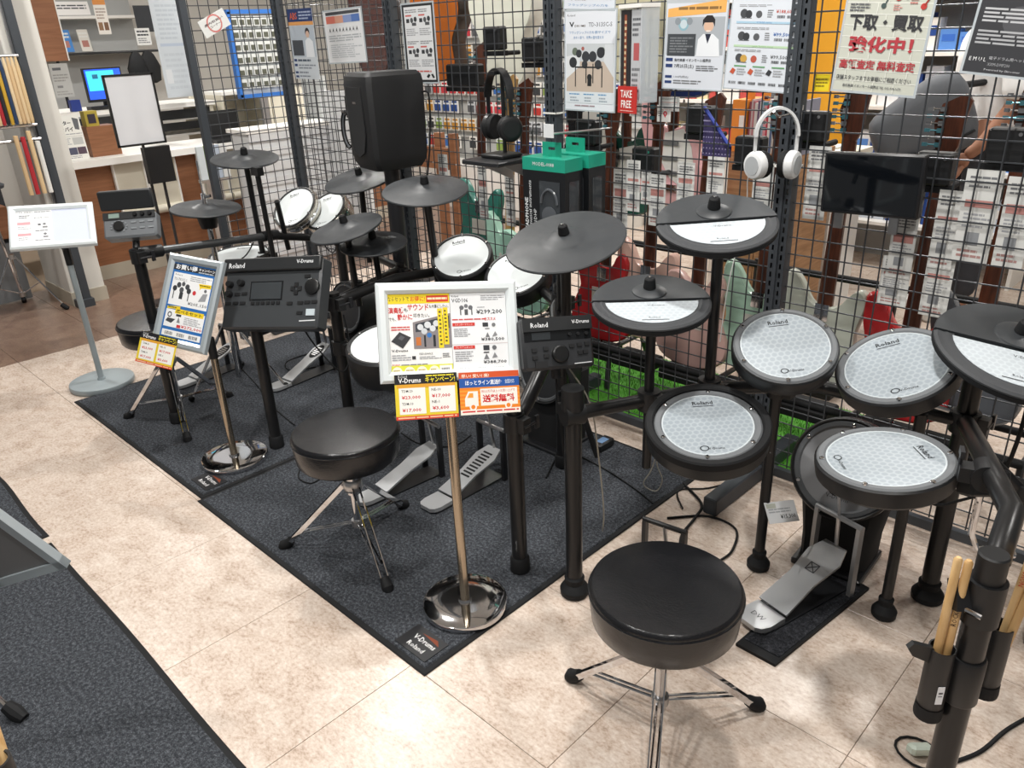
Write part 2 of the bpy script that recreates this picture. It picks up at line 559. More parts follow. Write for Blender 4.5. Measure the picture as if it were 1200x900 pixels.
MATC = floor_mat('charcoal carpet mat with black edge and front badge under the middle drum kit', -2.552, 0.908, -1.277, 2.24, 0.0008)
MATA = floor_mat('charcoal carpet mat with black edge and front badge under the drum kit nearest the column', -3.855, 0.925, -2.556, 2.2, 0.0008)
floor_mat('long charcoal carpet mat on the opposite side of the beige aisle', -2.685, -0.75, -0.9, 0.457, 0.0008, wav=0.004)
floor_mat('charcoal carpet mat with curling edge across the aisle from the white sign', -4.2, -0.75, -2.735, 0.466, 0.0008, wav=0.012, seed=4)
def badge(t, c, X, Y):
    c = V(c); N = V((0, 0, 1))
    w, h = 0.125, 0.085
    b = MB().box(c, (w, h, 0.002), (X, Y, N)).build('badge', mat('badge_black', '15161a', 0.5), t, smooth=None)
    p = MB()
    sheet_print(p, c + N * 0.001, X, Y, w, h, [('t', 0.22, 0.52, 0.2, 'V-Drums', 'f2f2f2', 0.005, 0.66), ('t', 0.26, 0.84, 0.18, 'Roland', 'f2f2f2', 0.0, 0.5), ('p', [(0.3, 0.2), (0.75, 0.12), (0.9, 0.3), (0.55, 0.24)], '7a3a22')])
    p.build('badge_lettering', None, b, smooth=None)
badge(MATC, onz(494, 753, 0.0102), V((1, 0, 0)), V((0, 1, 0)))
badge(MATA, onz(245, 563, 0.0102), V((1, 0, 0)), V((0, 1, 0)))

# ------------------------------------------------------------------ grey wire grid wall
GY = 2.35
GX0, GPX, GZ0, GPZ = -0.911, 0.0522, 0.936, 0.0535
ZB, ZT = 0.075, 2.12
def wires(axis, a0, a1, other):
    mb = MB(); r = 0.0024
    def at(s, z):
        return V((s, other, z)) if axis == 'x' else V((other, s, z))
    off = V((0, 0.0035, 0)) if axis == 'x' else V((0.0035, 0, 0))
    ph = GX0 if axis == 'x' else 0.0
    k = math.ceil((a0 - ph) / GPX)
    while ph + k * GPX < a1:
        s = ph + k * GPX
        mb.cyl(at(s, ZB), at(s, ZT), r, n=5, caps=False)
        k += 1
    k = math.ceil((ZB - GZ0) / GPZ)
    while GZ0 + k * GPZ < ZT:
        z = GZ0 + k * GPZ
        mb.cyl(at(a0, z) + off, at(a1, z) + off, r, n=5, caps=False)
        k += 1
    return mb
def grid_panel(label, axis, a0, a1, other):
    mid = V(((a0 + a1) / 2, other, 0)) if axis == 'x' else V((other, (a0 + a1) / 2, 0))
    t = thing('wire_grid_panel', label, 'grid panel', mid)
    g = wires(axis, a0 + 0.02, a1 - 0.02, other)
    g.build('wire_grid', M_MESH, t, smooth=None, kind='stuff')
    L = a1 - a0 - 0.05
    for z in (0.05, ZT):
        sz = (L, 0.022, 0.032) if axis == 'x' else (0.022, L, 0.032)
        MB().box(mid + V((0, 0, z)), sz).build('rail', M_POST, t, smooth=None)
    return t
PX = [-3.93, -3.01, -2.07, -1.12, -0.17, 0.78]
names = ['beside the loudspeaker and its return corner', 'behind the black headphone stand', 'behind the teal headphone boxes and drum posters', 'behind the hanging black screen', 'beyond the dark poster at its far end']
for a, b, nm in zip(PX[:-1], PX[1:], names):
    grid_panel('grey wire grid panel ' + nm, 'x', a, b, GY)
grid_panel('narrow grey wire grid panel turned out from the wall towards the brown aisle', 'y', 1.85, 2.35, -3.93)
grid_panel('grey wire grid panel running back behind the loudspeaker towards the guitars', 'y', 2.35, 3.3, -3.93)
def post(label, x, y, w=0.056, foot=True, thin=False, face=(0, -1)):
    t = thing('slotted_post', label, 'post', (x, y, 0))
    d = 0.04 if not thin else w
    if thin:
        MB().box((x, y, 1.13), (w, d, 2.2)).build('upright', M_POST, t, smooth=None)
    else:
        th = 0.002
        p = MB().box((x, y + d / 2 - th / 2, 1.13), (w, th, 2.2))
        for sx in (-1, 1):
            p.box((x + sx * (w / 2 - th / 2), y, 1.13), (th, d - 2 * th, 2.2))
        p.box((x, y - d / 2 - 0.003, 1.13), (w * 0.16, 0.006, 2.2))
        p.build('channel', M_POST, t, smooth=None)
        # front face pierced by two columns of open slots
        s = MB(); c, hw, yf = w * 0.27, 0.0035, y - d / 2 + th / 2
        s.box((x, yf, 1.13), (2 * (c - hw), th, 2.2))
        for sx in (-1, 1):
            s.box((x + sx * (w / 2 + c + hw) / 2, yf, 1.13), (w / 2 - c - hw, th, 2.2))
            edges = [0.03] + [e for k in range(68) for e in (0.1315 + k * 0.0295, 0.1485 + k * 0.0295)] + [2.23]
            for z0, z1 in zip(edges[0::2], edges[1::2]):
                s.box((x + sx * c, yf, (z0 + z1) / 2), (2 * hw, th, z1 - z0))
        s.build('slotted_face', M_POST, t, smooth=None, kind='stuff')
    if foot:
        f = MB().bbox((x, y - 0.03, 0.033), (0.05, 0.6, 0.062), 0.004)
        f.build('foot', M_POST, t, smooth=None)
    return t
post('grey slotted steel post where the grid wall meets the narrow return panel', PX[0], GY)
post('grey slotted steel post between the loudspeaker and the black bordered leaflet sheet', PX[1], GY)
post('grey slotted steel post between the headphone stand and the tall drum kit poster', PX[2], GY)
post('grey slotted steel post beside the hanging white headphones', PX[3], GY)
post('grey slotted steel post beyond the dark poster', PX[4], GY)
post('slim grey corner post of the narrow return panel by the brown aisle', -3.93, 1.85, w=0.034, thin=True, foot=False)

# ------------------------------------------------------------------ drum pads, cymbals, modules, thrones
def pose(n, head):
    z = V(n).normalized()
    h = V(head); y = (h - z * h.dot(z)).normalized()
    return y.cross(z), y, z
def ring(mb, r0, r1, z0, z1, c, ax, n=48, m=None):
    """flat-topped ring: inner r0, outer r1, from z0 up to z1"""
    X, Y, Z = ax
    def cir(r, z):
        return [c + X * (r * math.cos(2 * math.pi * k / n)) + Y * (r * math.sin(2 * math.pi * k / n)) + Z * z for k in range(n)]
    e = min((r1 - r0) * 0.25, 0.004)
    mb.loft([cir(r0, z0), cir(r1, z0), cir(r1, z1 - e), cir(r1 - e, z1), cir(r0 + e, z1), cir(r0, z1 - e), cir(r0, z0)], False, m=m)
def drum_pad(label, P, n, D, style='hex', head=(-0.7, 0.7, 0), depth=0.05, wide=False, mount=None, group=None, name='drum_pad', marks=True, shell=None, lugs=6):
    P = V(P); R = D / 2
    ax = pose(n, head); X, Y, Z = ax
    t = thing(name, label, 'drum pad', P - Z * depth, rotm(*ax), group)
    def L(x, y, z):
        return P + X * (x * R) + Y * (y * R) + Z * z
    rin, rh = (0.86, 0.735) if wide else ((0.965, 0.835) if style == 'hex' else (0.97, 0.87))
    s = MB()
    s.lathe([(R * 0.55, -depth), (R * 0.93, -depth), (R * 0.985, -depth * 0.82), (R, -depth * 0.3), (R, -0.002), (R * 0.975, 0.002), (R * rin, 0.002), (R * rin, -0.012)], 48, P, Z, Y)
    s.build('shell', shell or M_BLACK, t)
    if wide:
        w = MB(); ring(w, R * 0.865, R * 1.005, -0.012, 0.011, P, ax); w.build('rubber_ring', M_RUBBER, t)
    h = MB(); ring(h, R * rh, R * rin, -0.008, 0.006, P, ax)
    hoop = h.build('hoop', M_GREYRUB if style == 'hex' else M_BLACK, t)
    if style == 'chrome':
        b = MB(); ring(b, R * 0.93, R * 1.015, -0.03, -0.018, P, ax); b.build('chrome_band', M_CHROME, t)
    hd = MB().lathe([(R * (rh + 0.005), -0.006), (R * (rh + 0.005), 0.0022), (R * rh * 0.9, 0.0028)], 48, P, Z, Y)
    hd.build('drum_head', M_HEX if style == 'hex' else M_HEADW, t)
    if style == 'hex':
        e = MB(); ring(e, R * (rh - 0.025), R * rh, 0.0, 0.0036, P, ax); e.build('head_edge', mat('head_edge_white', 'c3cbcf', 0.4), t)
    for k in range(lugs):
        a = math.radians(20 + 360 / lugs * k)
        c = L(math.cos(a) * (rin + rh) / 2, math.sin(a) * (rin + rh) / 2, 0.006)
        MB().lathe([(0.0055, -0.004), (0.0055, 0.003), (0.003, 0.005)], 8, c, Z).build('lug_screw', M_CHROME, hoop)
    if marks:
        p = MB(); k = ink('34373a')
        wl = rh * 0.46
        put_text(p, 'Roland', L(-wl / 2, rh * 0.66, 0.0034), X, Y, w=R * wl, m=k, bold=0.02)
        p.add([L(-wl / 2, rh * 0.6, 0.0034), L(wl / 2, rh * 0.6, 0.0034), L(wl / 2, rh * 0.62, 0.0034), L(-wl / 2, rh * 0.62, 0.0034)], [(0, 1, 2, 3)], k)
        put_text(p, 'V-Drums', L(-wl * 0.25, -rh * 0.82, 0.0034), X, Y, w=R * wl * 0.75, m=k, bold=0.01)
        rg = [(0.075 * math.cos(a * math.pi / 6), 0.06 * math.sin(a * math.pi / 6)) for a in range(12)]
        for i in range(12):
            a, b = rg[i], rg[(i + 1) % 12]
            cx, cy = -wl * 0.42, -rh * 0.77
            p.add([L(cx + a[0], cy + a[1], 0.0034), L(cx + b[0], cy + b[1], 0.0034), L(cx + b[0] * 0.75, cy + b[1] * 0.75, 0.0034), L(cx + a[0] * 0.75, cy + a[1] * 0.75, 0.0034)], [(0, 1, 2, 3), (3, 2, 1, 0)], k)
        p.build('lettering', None, t, smooth=None, kind='stuff')
    if mount is not None:
        mp = V(mount)
        q = L(0, 0, -depth) + (mp - P).normalized() * R * 0.45
        q = q - Z * 0.004
        MB().box(q, (0.05, 0.045, 0.04), ax).build('mount_block', M_BLACK, t, smooth=None)
        MB().tube([q, q + (mp - q) * 0.5 - Z * 0.01, mp], 0.006, 8).build('mount_rod', M_STEEL, t)
    return t
def cymbal(label, P, n, D, head=(-0.7, 0.7, 0), style='plain', rod=0.06, group=None, bell=0.32, cap=True, name='cymbal_pad', bow=0.05):
    P = V(P); R = D / 2
    ax = pose(n, head); X, Y, Z = ax
    t = thing(name, label, 'cymbal', P - Z * rod, rotm(*ax), group)
    def L(x, y, z):
        return P + X * (x * R) + Y * (y * R) + Z * z
    if style == 'plain':
        prof = [(0.004, -0.006), (R * 0.5, -bow * R * .5 - 0.006), (R * 0.985, -bow * R * 1.2 - 0.006), (R, -bow * R * 1.2 - 0.001), (R * 0.985, -bow * R * 1.15 + 0.002), (R * 0.7, -bow * R * 0.7 + 0.003), (R * bell * 1.25, 0.001), (R * bell, 0.004), (R * bell * 0.7, 0.012), (R * 0.1, 0.016), (0.004, 0.016)]
        MB().lathe(prof, 56, P, Z, Y).build('cymbal', M_CYM, t)
    else:
        base = MB().lathe([(0.004, -0.03), (R * 0.6, -0.028), (R * 0.93, -0.02), (R, -0.012), (R, -0.002), (R * 0.965, 0.0), (R * 0.6, 0.0), (0.004, 0.0)], 56, P, Z, Y)
        base.build('base', M_RUBBER, t)
        ch = 0.02   # chord that splits the playing pad from the rubber cover
        poly = []
        a0 = math.asin(ch)
        for k in range(29):
            a = a0 + (math.pi - 2 * a0) * k / 28
            poly.append((R * 1.0 * math.cos(a), R * 1.0 * math.sin(a)))
        cv = MB(); N_ = len(poly)
        def cover(rr, z):
            return [P + X * (x * rr) + Y * (ch * R + (y - ch * R) * rr) + Z * z for x, y in poly]
        cv.loft([cover(1.0, -0.002), cover(1.005, 0.006), cover(0.99, 0.010)], True)
        cv.build('rubber_cover', M_CYM, t, smooth=50)
        dm = MB().lathe([(R * 0.3, 0.0095), (R * 0.29, 0.013), (R * 0.2, 0.019), (R * 0.1, 0.021), (0.004, 0.021)], 32, L(0, 0.3, 0), Z, Y)
        dm.build('bell', M_CYM, t)
        # grey crescent rim in front
        rim = MB()
        def arc(r, z, lo=0.0):
            out = []
            for k in range(31):
                a = math.pi + math.pi * k / 30
                out.append(P + X * (r * math.cos(a)) + Y * (min(r * math.sin(a), -0.0) + lo) + Z * z)
            return out
        rim.loft([arc(R * 0.76, 0.0), arc(R * 1.0, 0.0), arc(R * 1.0, 0.004), arc(R * 0.96, 0.008), arc(R * 0.88, 0.006), arc(R * 0.84, 0.008), arc(R * 0.8, 0.006), arc(R * 0.76, 0.007)], False, close=False)
        rim.build('grey_rim', M_DKRUB, t)
        hp = []
        for k in range(25):
            a = math.pi + 0.06 + (math.pi - 0.12) * k / 24
            hp.append((R * 0.78 * math.cos(a), R * 0.78 * math.sin(a) - 0.0))
        hp = [(x, min(y, -0.035 * R)) for x, y in hp]
        MB().prism(hp, -0.001, 0.0075, P, ax).build('playing_pad', M_HEXW, t, smooth=None)
        p = MB(); k = ink('3a3d40')
        put_text(p, 'V-Drums', L(-0.08, -0.2, 0.0079), X, Y, w=R * 0.28, m=k)
        put_text(p, 'Roland', L(-0.1, -0.62, 0.0079), X, Y, w=R * 0.18, m=k)
        p.add([L(-0.22, -0.69, 0.0079), L(0.22, -0.69, 0.0079), L(0.22, -0.67, 0.0079), L(-0.22, -0.67, 0.0079)], [(0, 1, 2, 3)], k)
        p.build('lettering', None, t, smooth=None, kind='stuff')
    top = L(0, 0.3, 0.019) if style == 'pad' else L(0, 0, 0.015)
    if cap:
        cw = MB().lathe([(0.013, -0.002), (0.017, 0.004), (0.016, 0.012), (0.014, 0.028), (0.011, 0.031), (0.002, 0.031)], 16, top, Z)
        nut = cw.build('wing_nut', M_RUBBER, t)
        MB().lathe([(0.004, 0.0), (0.004, 0.004), (0.001, 0.005)], 8, top + Z * 0.031, Z).build('stud', M_CHROME, nut)
    b0 = top - Z * 0.02
    MB().cyl(b0 - Z * rod, b0, 0.007, 0.007, 10).build('tilter', M_SATIN, t)
    return t
def throne(label, c, zt, D, angs, spread=0.25, thick=0.095, saddle=False, tilt=0.0, group=None):
    c = V((c[0], c[1], 0)); R = D / 2
    t = thing('drum_throne', label, 'stool', c, group=group)
    zb = zt - thick
    st = MB()
    prof = [(R * 0.6, zb), (R * 0.93, zb + 0.002), (R * 0.965, zb + 0.01), (R * 0.985, zb + thick * 0.45), (R * 1.0, zt - 0.018), (R * 0.998, zt - 0.011), (R * 0.985, zt - 0.005), (R * 0.955, zt - 0.001), (R * 0.6, zt + 0.0015), (0.003, zt + 0.002)]
    st.lathe(prof, 56, c)
    if saddle:
        for p in st.v:
            d = p - c
            if d.y > 0:
                p.y += 0.06 * max(0, d.y / R) * abs(d.x) / R
    seat = st.build('seat', M_LEATHER, t)
    pp = MB(); pts = [c + V((R * math.cos(2 * math.pi * k / 48), R * math.sin(2 * math.pi * k / 48), zt - 0.016)) for k in range(49)]
    pp.tube(pts, 0.0028, 6, caps=False).build('piping', M_LEATHER, seat)
    MB().cyl(c + V((0, 0, zb - 0.02)), c + V((0, 0, zb)), 0.055, 0.075, 20).build('seat_plate', M_BLACK, t)
    MB().cyl(c + V((0, 0, zb - 0.13)), c + V((0, 0, zb - 0.018)), 0.021, n=16).cyl(c + V((0, 0, 0.07)), c + V((0, 0, zb - 0.12)), 0.0135, n=14).build('column', M_CHROME, t)
    hi = zb - 0.10
    MB().lathe([(0.027, -0.018), (0.03, -0.012), (0.03, 0.012), (0.027, 0.018)], 16, c + V((0, 0, hi))).build('collar', M_STEEL, t)
    MB().lathe([(0.02, -0.01), (0.02, 0.012)], 14, c + V((0, 0, 0.1))).build('lower_collar', M_STEEL, t)
    for a in angs:
        d = V((math.cos(math.radians(a)), math.sin(math.radians(a)), 0)); s = V((-d.y, d.x, 0))
        top = c + d * 0.03 + V((0, 0, hi)); ft = c + d * (spread - 0.015) + V((0, 0, 0.026))
        lg = MB()
        for k in (-1, 1):
            ax = frame(ft - top, s)
            lg.box((top + ft) / 2 + s * (k * 0.011), (0.003, 0.014, (ft - top).length), (s, (ft - top).normalized().cross(s), (ft - top).normalized()))
        leg = lg.build('leg', M_CHROME, t, smooth=None)
        u = (ft - top).normalized()
        MB().tube([ft - u * 0.012, ft + u * 0.008, c + d * (spread + 0.004) + V((0, 0, 0.014)), c + d * (spread + 0.012) + V((0, 0, 0.003))], [0.014, 0.017, 0.019, 0.014], 12).build('rubber_foot', M_RUBBER, leg)
        m = top.lerp(ft, 0.82)
        br = MB()
        q = c + V((0, 0, 0.1)) + d * 0.018
        for k in (-1, 1):
            br.cyl(q + s * (k * 0.006), m + s * (k * 0.006), 0.0035, n=6)
        br.build('brace', M_CHROME, t)
    return t
def tube_leg(mb_parent, p0, p1, r=0.024, foot='flat', m=None):
    """vertical rack leg with a rubber foot as sub-part"""
    p0, p1 = V(p0), V(p1)
    leg = MB().cyl(p0 + V((0, 0, 0.02)), p1, r, n=20).build('leg', m or M_TUBE, mb_parent)
    if foot == 'flat':
        MB().lathe([(r + 0.004, 0.0), (r + 0.007, 0.004), (r + 0.006, 0.045), (r + 0.001, 0.052)], 20, p0).build('rubber_foot', M_RUBBER, leg)
    else:
        MB().lathe([(r + 0.008, 0.0), (r + 0.018, 0.006), (r + 0.019, 0.022), (r + 0.01, 0.036), (r + 0.004, 0.042), (r + 0.006, 0.06), (r + 0.001, 0.066)], 20, p0).build('rubber_foot', M_RUBBER, leg)
    return leg
def clamp(parent, c, d, r=0.031, w=0.055, knob=True):
    c = V(c); x, y, z = frame(d)
    k = MB().cyl(c - z * w / 2, c + z * w / 2, r, n=18).box(c + x * (r + 0.006), (0.03, 0.03, w * 0.8), (x, y, z))
    cl = k.build('clamp', M_BLACK, parent)
    if knob:
        q = c + x * (r + 0.02)
        kn = MB().cyl(q - y * 0.012, q + y * 0.035, 0.004, n=8).box(q + y * 0.04, (0.008, 0.014, 0.04), (x, y, z))
        kn.build('wing_screw', M_SATIN, cl)
    return cl
def pedal(label, toe, heel_dir, L=0.26, w=0.075, rise=0.12, m=None, board=True, mark='oval', group=None, beater=True, tower=True):
    """bass drum or hi-hat pedal; toe = heel-plate end nearest the player, d points to the drum"""
    toe = V((toe[0], toe[1], toe[2] if len(toe) > 2 else 0.009)); d = V((heel_dir[0], heel_dir[1], 0)).normalized(); s = V((d.y, -d.x, 0)); up = V((0, 0, 1))
    t = thing('drum_pedal', label, 'pedal', toe, group=group)
    m = m or M_STEEL
    MB().prism([(-0.02, -w / 2), (0.015, -w / 2 - 0.004), (L * 1.02, -w * 0.55), (L * 1.02, w * 0.55), (0.015, w / 2 + 0.004), (-0.02, w / 2)], 0, 0.006, toe, (d, -s, up)).build('base_plate', M_SATIN, t, smooth=None)
    hp = [(-0.035, -w * 0.28), (-0.025, -w * 0.44), (0.0, -w * 0.52), (0.06, -w * 0.5), (0.06, w * 0.5), (0.0, w * 0.52), (-0.025, w * 0.44), (-0.035, w * 0.28)]
    MB().prism(hp, 0.006, 0.02, toe, (d, -s, up)).build('heel_plate', m, t, smooth=None)
    fd = (d * L + up * rise).normalized(); fn = s.cross(fd).normalized()
    if fn.z < 0:
        fn = -fn
    o = toe + d * 0.065 + up * 0.021
    FL = L * 0.86
    fp = [(0, -w * 0.5), (FL * 0.45, -w * 0.44), (FL * 0.8, -w * 0.56), (FL, -w * 0.36), (FL, w * 0.36), (FL * 0.8, w * 0.56), (FL * 0.45, w * 0.44), (0, w * 0.5)]
    fb = MB().prism(fp, 0, 0.007, o, (fd, fn.cross(fd), fn)).build('footboard', m, t, smooth=None)
    if mark == 'oval':
        e = MB(); cc = o + fd * (FL * 0.76)
        e.add([cc + fd * (0.048 * math.cos(a * math.pi / 12)) + s * (w * 0.4 * math.sin(a * math.pi / 12)) + fn * 0.0078 for a in range(24)], [tuple(range(24)), tuple(range(24))[::-1]])
        e.build('logo_oval', M_BLACK, fb, smooth=None)
        g = MB()
        for k in range(-2, 3):
            g.box(cc + fd * (k * 0.012) + fn * 0.0085, (0.005, w * (0.6 - 0.1 * abs(k)), 0.0012), (fd, s, fn))
        g.build('logo_bars', M_STEEL, fb, smooth=None)
    elif mark == 'slots':
        g = MB()
        for k in range(9):
            g.box(o + fd * (FL * (0.38 + 0.06 * k)) + fn * 0.0078, (0.007, w * 0.5, 0.0014), (fd, s, fn))
        g.build('grip_slots', M_BLACK, fb, smooth=None)
    elif mark == 'cross':
        g = MB(); cc = o + fd * (FL * 0.62)
        for a in (45, -45):
            ca, sa = math.cos(math.radians(a)), math.sin(math.radians(a))
            g.box(cc + fn * 0.0078, (0.036, 0.003, 0.001), (fd * ca + s * sa, s * ca - fd * sa, fn))
        for k in range(4):
            a = math.radians(90 * k); g.box(cc + fd * (0.014 * math.cos(a)) + s * (0.014 * math.sin(a)) + fn * 0.0078, (0.0022, 0.03, 0.001), (fd * math.cos(a) + s * math.sin(a), s * math.cos(a) - fd * math.sin(a), fn))
        put_text(g, 'DW', toe + d * 0.0 + s * (-w * 0.22) + up * 0.0206, s, d, w=w * 0.44, m=None)
        g.build('engraving', mat('engraving', '4c4d50', 0.5), fb, smooth=None, kind='stuff')
    e = o + fd * FL
    if tower:
        hh = max(e.z - toe.z + 0.10, 0.2)
        for k in (-1, 1):
            b0 = toe + d * (L * 0.98) + s * (k * w * 0.72)
            MB().box(b0 + up * (hh / 2), (0.02, 0.012, hh), (d, s, up)).build('tower_post', m if mark == 'cross' else M_SATIN, t, smooth=None)
        MB().cyl(toe + d * (L * 0.98) - s * (w * 0.8) + up * hh, toe + d * (L * 0.98) + s * (w * 0.8) + up * hh, 0.008, n=10).build('axle', m if mark == 'cross' or m is M_BLACK else M_STEEL, t)
        MB().cyl(toe + d * (L * 0.97) + up * (hh), e + fn * 0.006, 0.006, n=8).build('chain', M_STEEL, t)
        if beater:
            bt = toe + d * (L * 0.9) + up * (hh + 0.11)
            MB().cyl(toe + d * (L * 0.98) + up * hh, bt, 0.004, n=8).build('beater_shaft', M_STEEL, t)
            MB().lathe([(0.012, -0.022), (0.024, -0.018), (0.026, 0.012), (0.018, 0.022)], 14, bt, d).build('beater', M_RUBBER, t)
    return t
def module(label, C, X, Y, w, h, thick, col, build, name='drum_module'):
    C = V(C); X = V(X).normalized(); Y = (V(Y) - X * V(Y).dot(X)).normalized(); N = X.cross(Y)
    t = thing(name, label, 'drum module', C - N * thick, rotm(X, Y, N))
    MB().bbox(C - N * (thick / 2), (w, h, thick), min(0.008, thick * 0.2), (X, Y, N)).build('case', col, t)
    def P(x, y, k=0.0):
        return C + X * ((x - 0.5) * w) + Y * ((0.5 - y) * h) + N * k
    build(t, P, X, Y, N, w, h)
    return t
def knob(t, c, N, r=0.008, hh=0.012, m=None):
    o = MB().lathe([(r, 0), (r, hh * 0.8), (r * 0.85, hh), (0.001, hh)], 14, c, N).build('knob', m or M_RUBBER, t)
    return o
def btn(t, c, ax, a, b, m=None, hh=0.004):
    MB().box(V(c) + ax[2] * hh / 2, (a, b, hh), ax).build('button', m or mat('button_grey', '4a4d50', 0.5), t, smooth=None)

# ------------------------------------------------------------------ right-hand drum kit (grey honeycomb heads)
UPV = V((0, 0, 1))
def rack(label, name='drum_rack', loc=(0, 0, 0)):
    return thing(name, label, 'drum rack', loc)
FAR = V((-0.66, 0.75, 0))
drum_pad('wide-rimmed grey honeycomb snare pad beside the near throne', (-0.885, 1.558, 0.599), (0.12, -0.22, 0.96), 0.305, wide=True, depth=0.055, head=FAR, name='snare_pad', mount=(-1.0, 1.66, 0.52))
drum_pad('grey honeycomb tom pad hung behind the wide-rimmed snare pad', (-0.805, 1.769, 0.764), (0.22, -0.40, 0.89), 0.258, head=FAR, name='tom_pad', mount=(-0.861, 1.871, 0.66))
drum_pad('grey honeycomb tom pad tilted above the kick tower, half under a cymbal', (-0.573, 1.88, 0.735), (-0.14, -0.42, 0.9), 0.28, head=(-0.5, 0.85, 0), name='tom_pad', mount=(-0.47, 2.0, 0.6))
drum_pad('low flat grey honeycomb floor tom pad with lettering turned sideways', (-0.479, 1.603, 0.632), (-0.08, -0.07, 0.99), 0.285, head=(0.72, 0.7, 0), name='floor_tom_pad', depth=0.045, mount=(-0.30, 1.74, 0.58))
cymbal('hi-hat cymbal pad with white playing zone, lower of the two beside the small module', (-1.112, 1.629, 0.851), (0.10, -0.12, 0.98), 0.305, head=FAR, style='pad')
cymbal('crash cymbal pad with white playing zone on the taller pole before the white headphones', (-1.028, 1.786, 1.039), (0.14, -0.22, 0.96), 0.305, head=FAR, style='pad')
cymbal('ride cymbal pad with white playing zone overlapping the tilted tom pad', (-0.345, 1.96, 0.80), (0.24, -0.16, 0.95), 0.36, head=(-0.35, 0.93, 0), style='pad')
RK = rack('black tube drum rack carrying the honeycomb pads, with tall near leg and stick holder', loc=(-0.7, 1.7, 0))
B = V((-1.2, 1.416, 0))
tube_leg(RK, B, B + UPV * 0.62, 0.0235, foot='round')
MB().cyl(B + UPV * 0.60, B + UPV * 0.66, 0.03, n=18).build('leg_cap', M_BLACK, RK)
clamp(RK, B + UPV * 0.585, V((0.09, 0.214, -0.01)))
H1 = V((-1.11, 1.63, 0)); H2 = V((-1.02, 1.79, 0)); LB = V((-0.861, 1.871, 0)); LD = V((-0.502, 1.9, 0)); RR = V((-0.44, 2.05, 0))
Rn = EYE + ray(1158, 680) * 1.32
RN = V((Rn.x, Rn.y, 0)); RNZ = (EYE + ray(1165, 640) * 1.32).z
MB().cyl(B + UPV * 0.585, H1 + UPV * 0.575, 0.019, n=16).build('arm', M_TUBE, RK)
MB().cyl(H1 + UPV * 0.364, H1 + UPV * 0.84, 0.0135, n=14).build('cymbal_pole', M_TUBE, RK)
MB().cyl(H2 + UPV * 0.45, H2 + UPV * 1.03, 0.0145, n=14).build('cymbal_pole', M_TUBE, RK)
clamp(RK, H1 + UPV * 0.575, UPV); clamp(RK, H2 + UPV * 0.58, UPV)
MB().tube([H1 + UPV * 0.575, H2 + UPV * 0.58, LB + UPV * 0.6, LB + UPV * 0.605 + V((0.09, 0.06, 0)), RR + UPV * 0.56], 0.019, 14).build('rear_rail', M_TUBE, RK)
tube_leg(RK, LB, LB + UPV * 0.68, 0.015, foot='round')
tube_leg(RK, LD, LD + UPV * 0.62, 0.014, foot='round')
tube_leg(RK, RR, RR + UPV * 0.76, 0.0235, foot='round')
clamp(RK, RR + UPV * 0.56, UPV, r=0.034); clamp(RK, LB + UPV * 0.6, UPV, r=0.026); clamp(RK, RR + UPV * 0.72, UPV, r=0.03)
MB().cyl(RR + UPV * 0.7 + V((0.05, -0.04, 0)), V((-0.345, 1.96, 0.79)), 0.011, n=12).build('cymbal_pole', M_TUBE, RK)
# near right leg with T-joint and side rail
tube_leg(RK, RN, RN + UPV * RNZ, 0.024, foot='round')
MB().lathe([(0.0245, 0), (0.0245, 0.05), (0.022, 0.053), (0.001, 0.053)], 22, RN + UPV * (RNZ - 0.05)).build('leg_cap', M_BLACK, RK)
jt = MB().cyl(RN + UPV * (RNZ - 0.135), RN + UPV * (RNZ - 0.05), 0.031, n=22).box(RN + UPV * (RNZ - 0.085) + V((-0.028, -0.02, 0)), (0.035, 0.03, 0.05), (CR, CU.cross(CR), CU)).build('t_joint', M_BLACK, RK)
MB().cyl(RN + UPV * (RNZ - 0.1) + V((-0.05, -0.03, 0)), RN + UPV * (RNZ - 0.1) + V((0.01, -0.04, 0)), 0.005, n=8).build('bolt', M_CHROME, jt)
q0 = RN + UPV * (RNZ - 0.03) + V((0.0, 0.03, 0)); q3 = RR + UPV * 0.56
MB().tube([q0, q0 + V((-0.01, 0.10, 0.045)), q0.lerp(q3, 0.55) + UPV * 0.05, q3], 0.0215, 16).build('side_rail', M_TUBE, RK)
q2 = q0.lerp(q3, 0.38) + UPV * 0.045
clamp(RK, q2, q3 - q0, r=0.028, w=0.06)
# floor-tom holder block on the side rail
FT = V((-0.305, 1.69, 0.60))
blk = MB().bbox(FT, (0.085, 0.06, 0.055), 0.005, (CR, CU.cross(CR) * -1, CU)).build('pad_holder', M_BLACK, RK, smooth=None)
MB().tube([FT + UPV * 0.055, FT - UPV * 0.02, FT - UPV * 0.13, FT - UPV * 0.165 + V((0.015, 0.01, 0)), FT - UPV * 0.175 + V((0.08, 0.05, 0))], 0.0075, 10).build('l_rod', M_CHROME, blk)
MB().cyl(FT + V((0.03, 0.03, 0.0)), q2, 0.009, n=10).build('rod', M_STEEL, blk)
# third, slanted right cymbal pole at the frame edge
MB().cyl(V((-0.235, 1.80, 0.52)), V((-0.20, 1.83, 0.95)), 0.0135, n=14).build('cymbal_pole', M_TUBE, RK)
clamp(RK, V((-0.237, 1.80, 0.54)), UPV, r=0.026)
MB().cyl(V((-0.237, 1.80, 0.54)), q0.lerp(q3, 0.6) + UPV * 0.045, 0.012, n=12).build('arm', M_TUBE, RK)

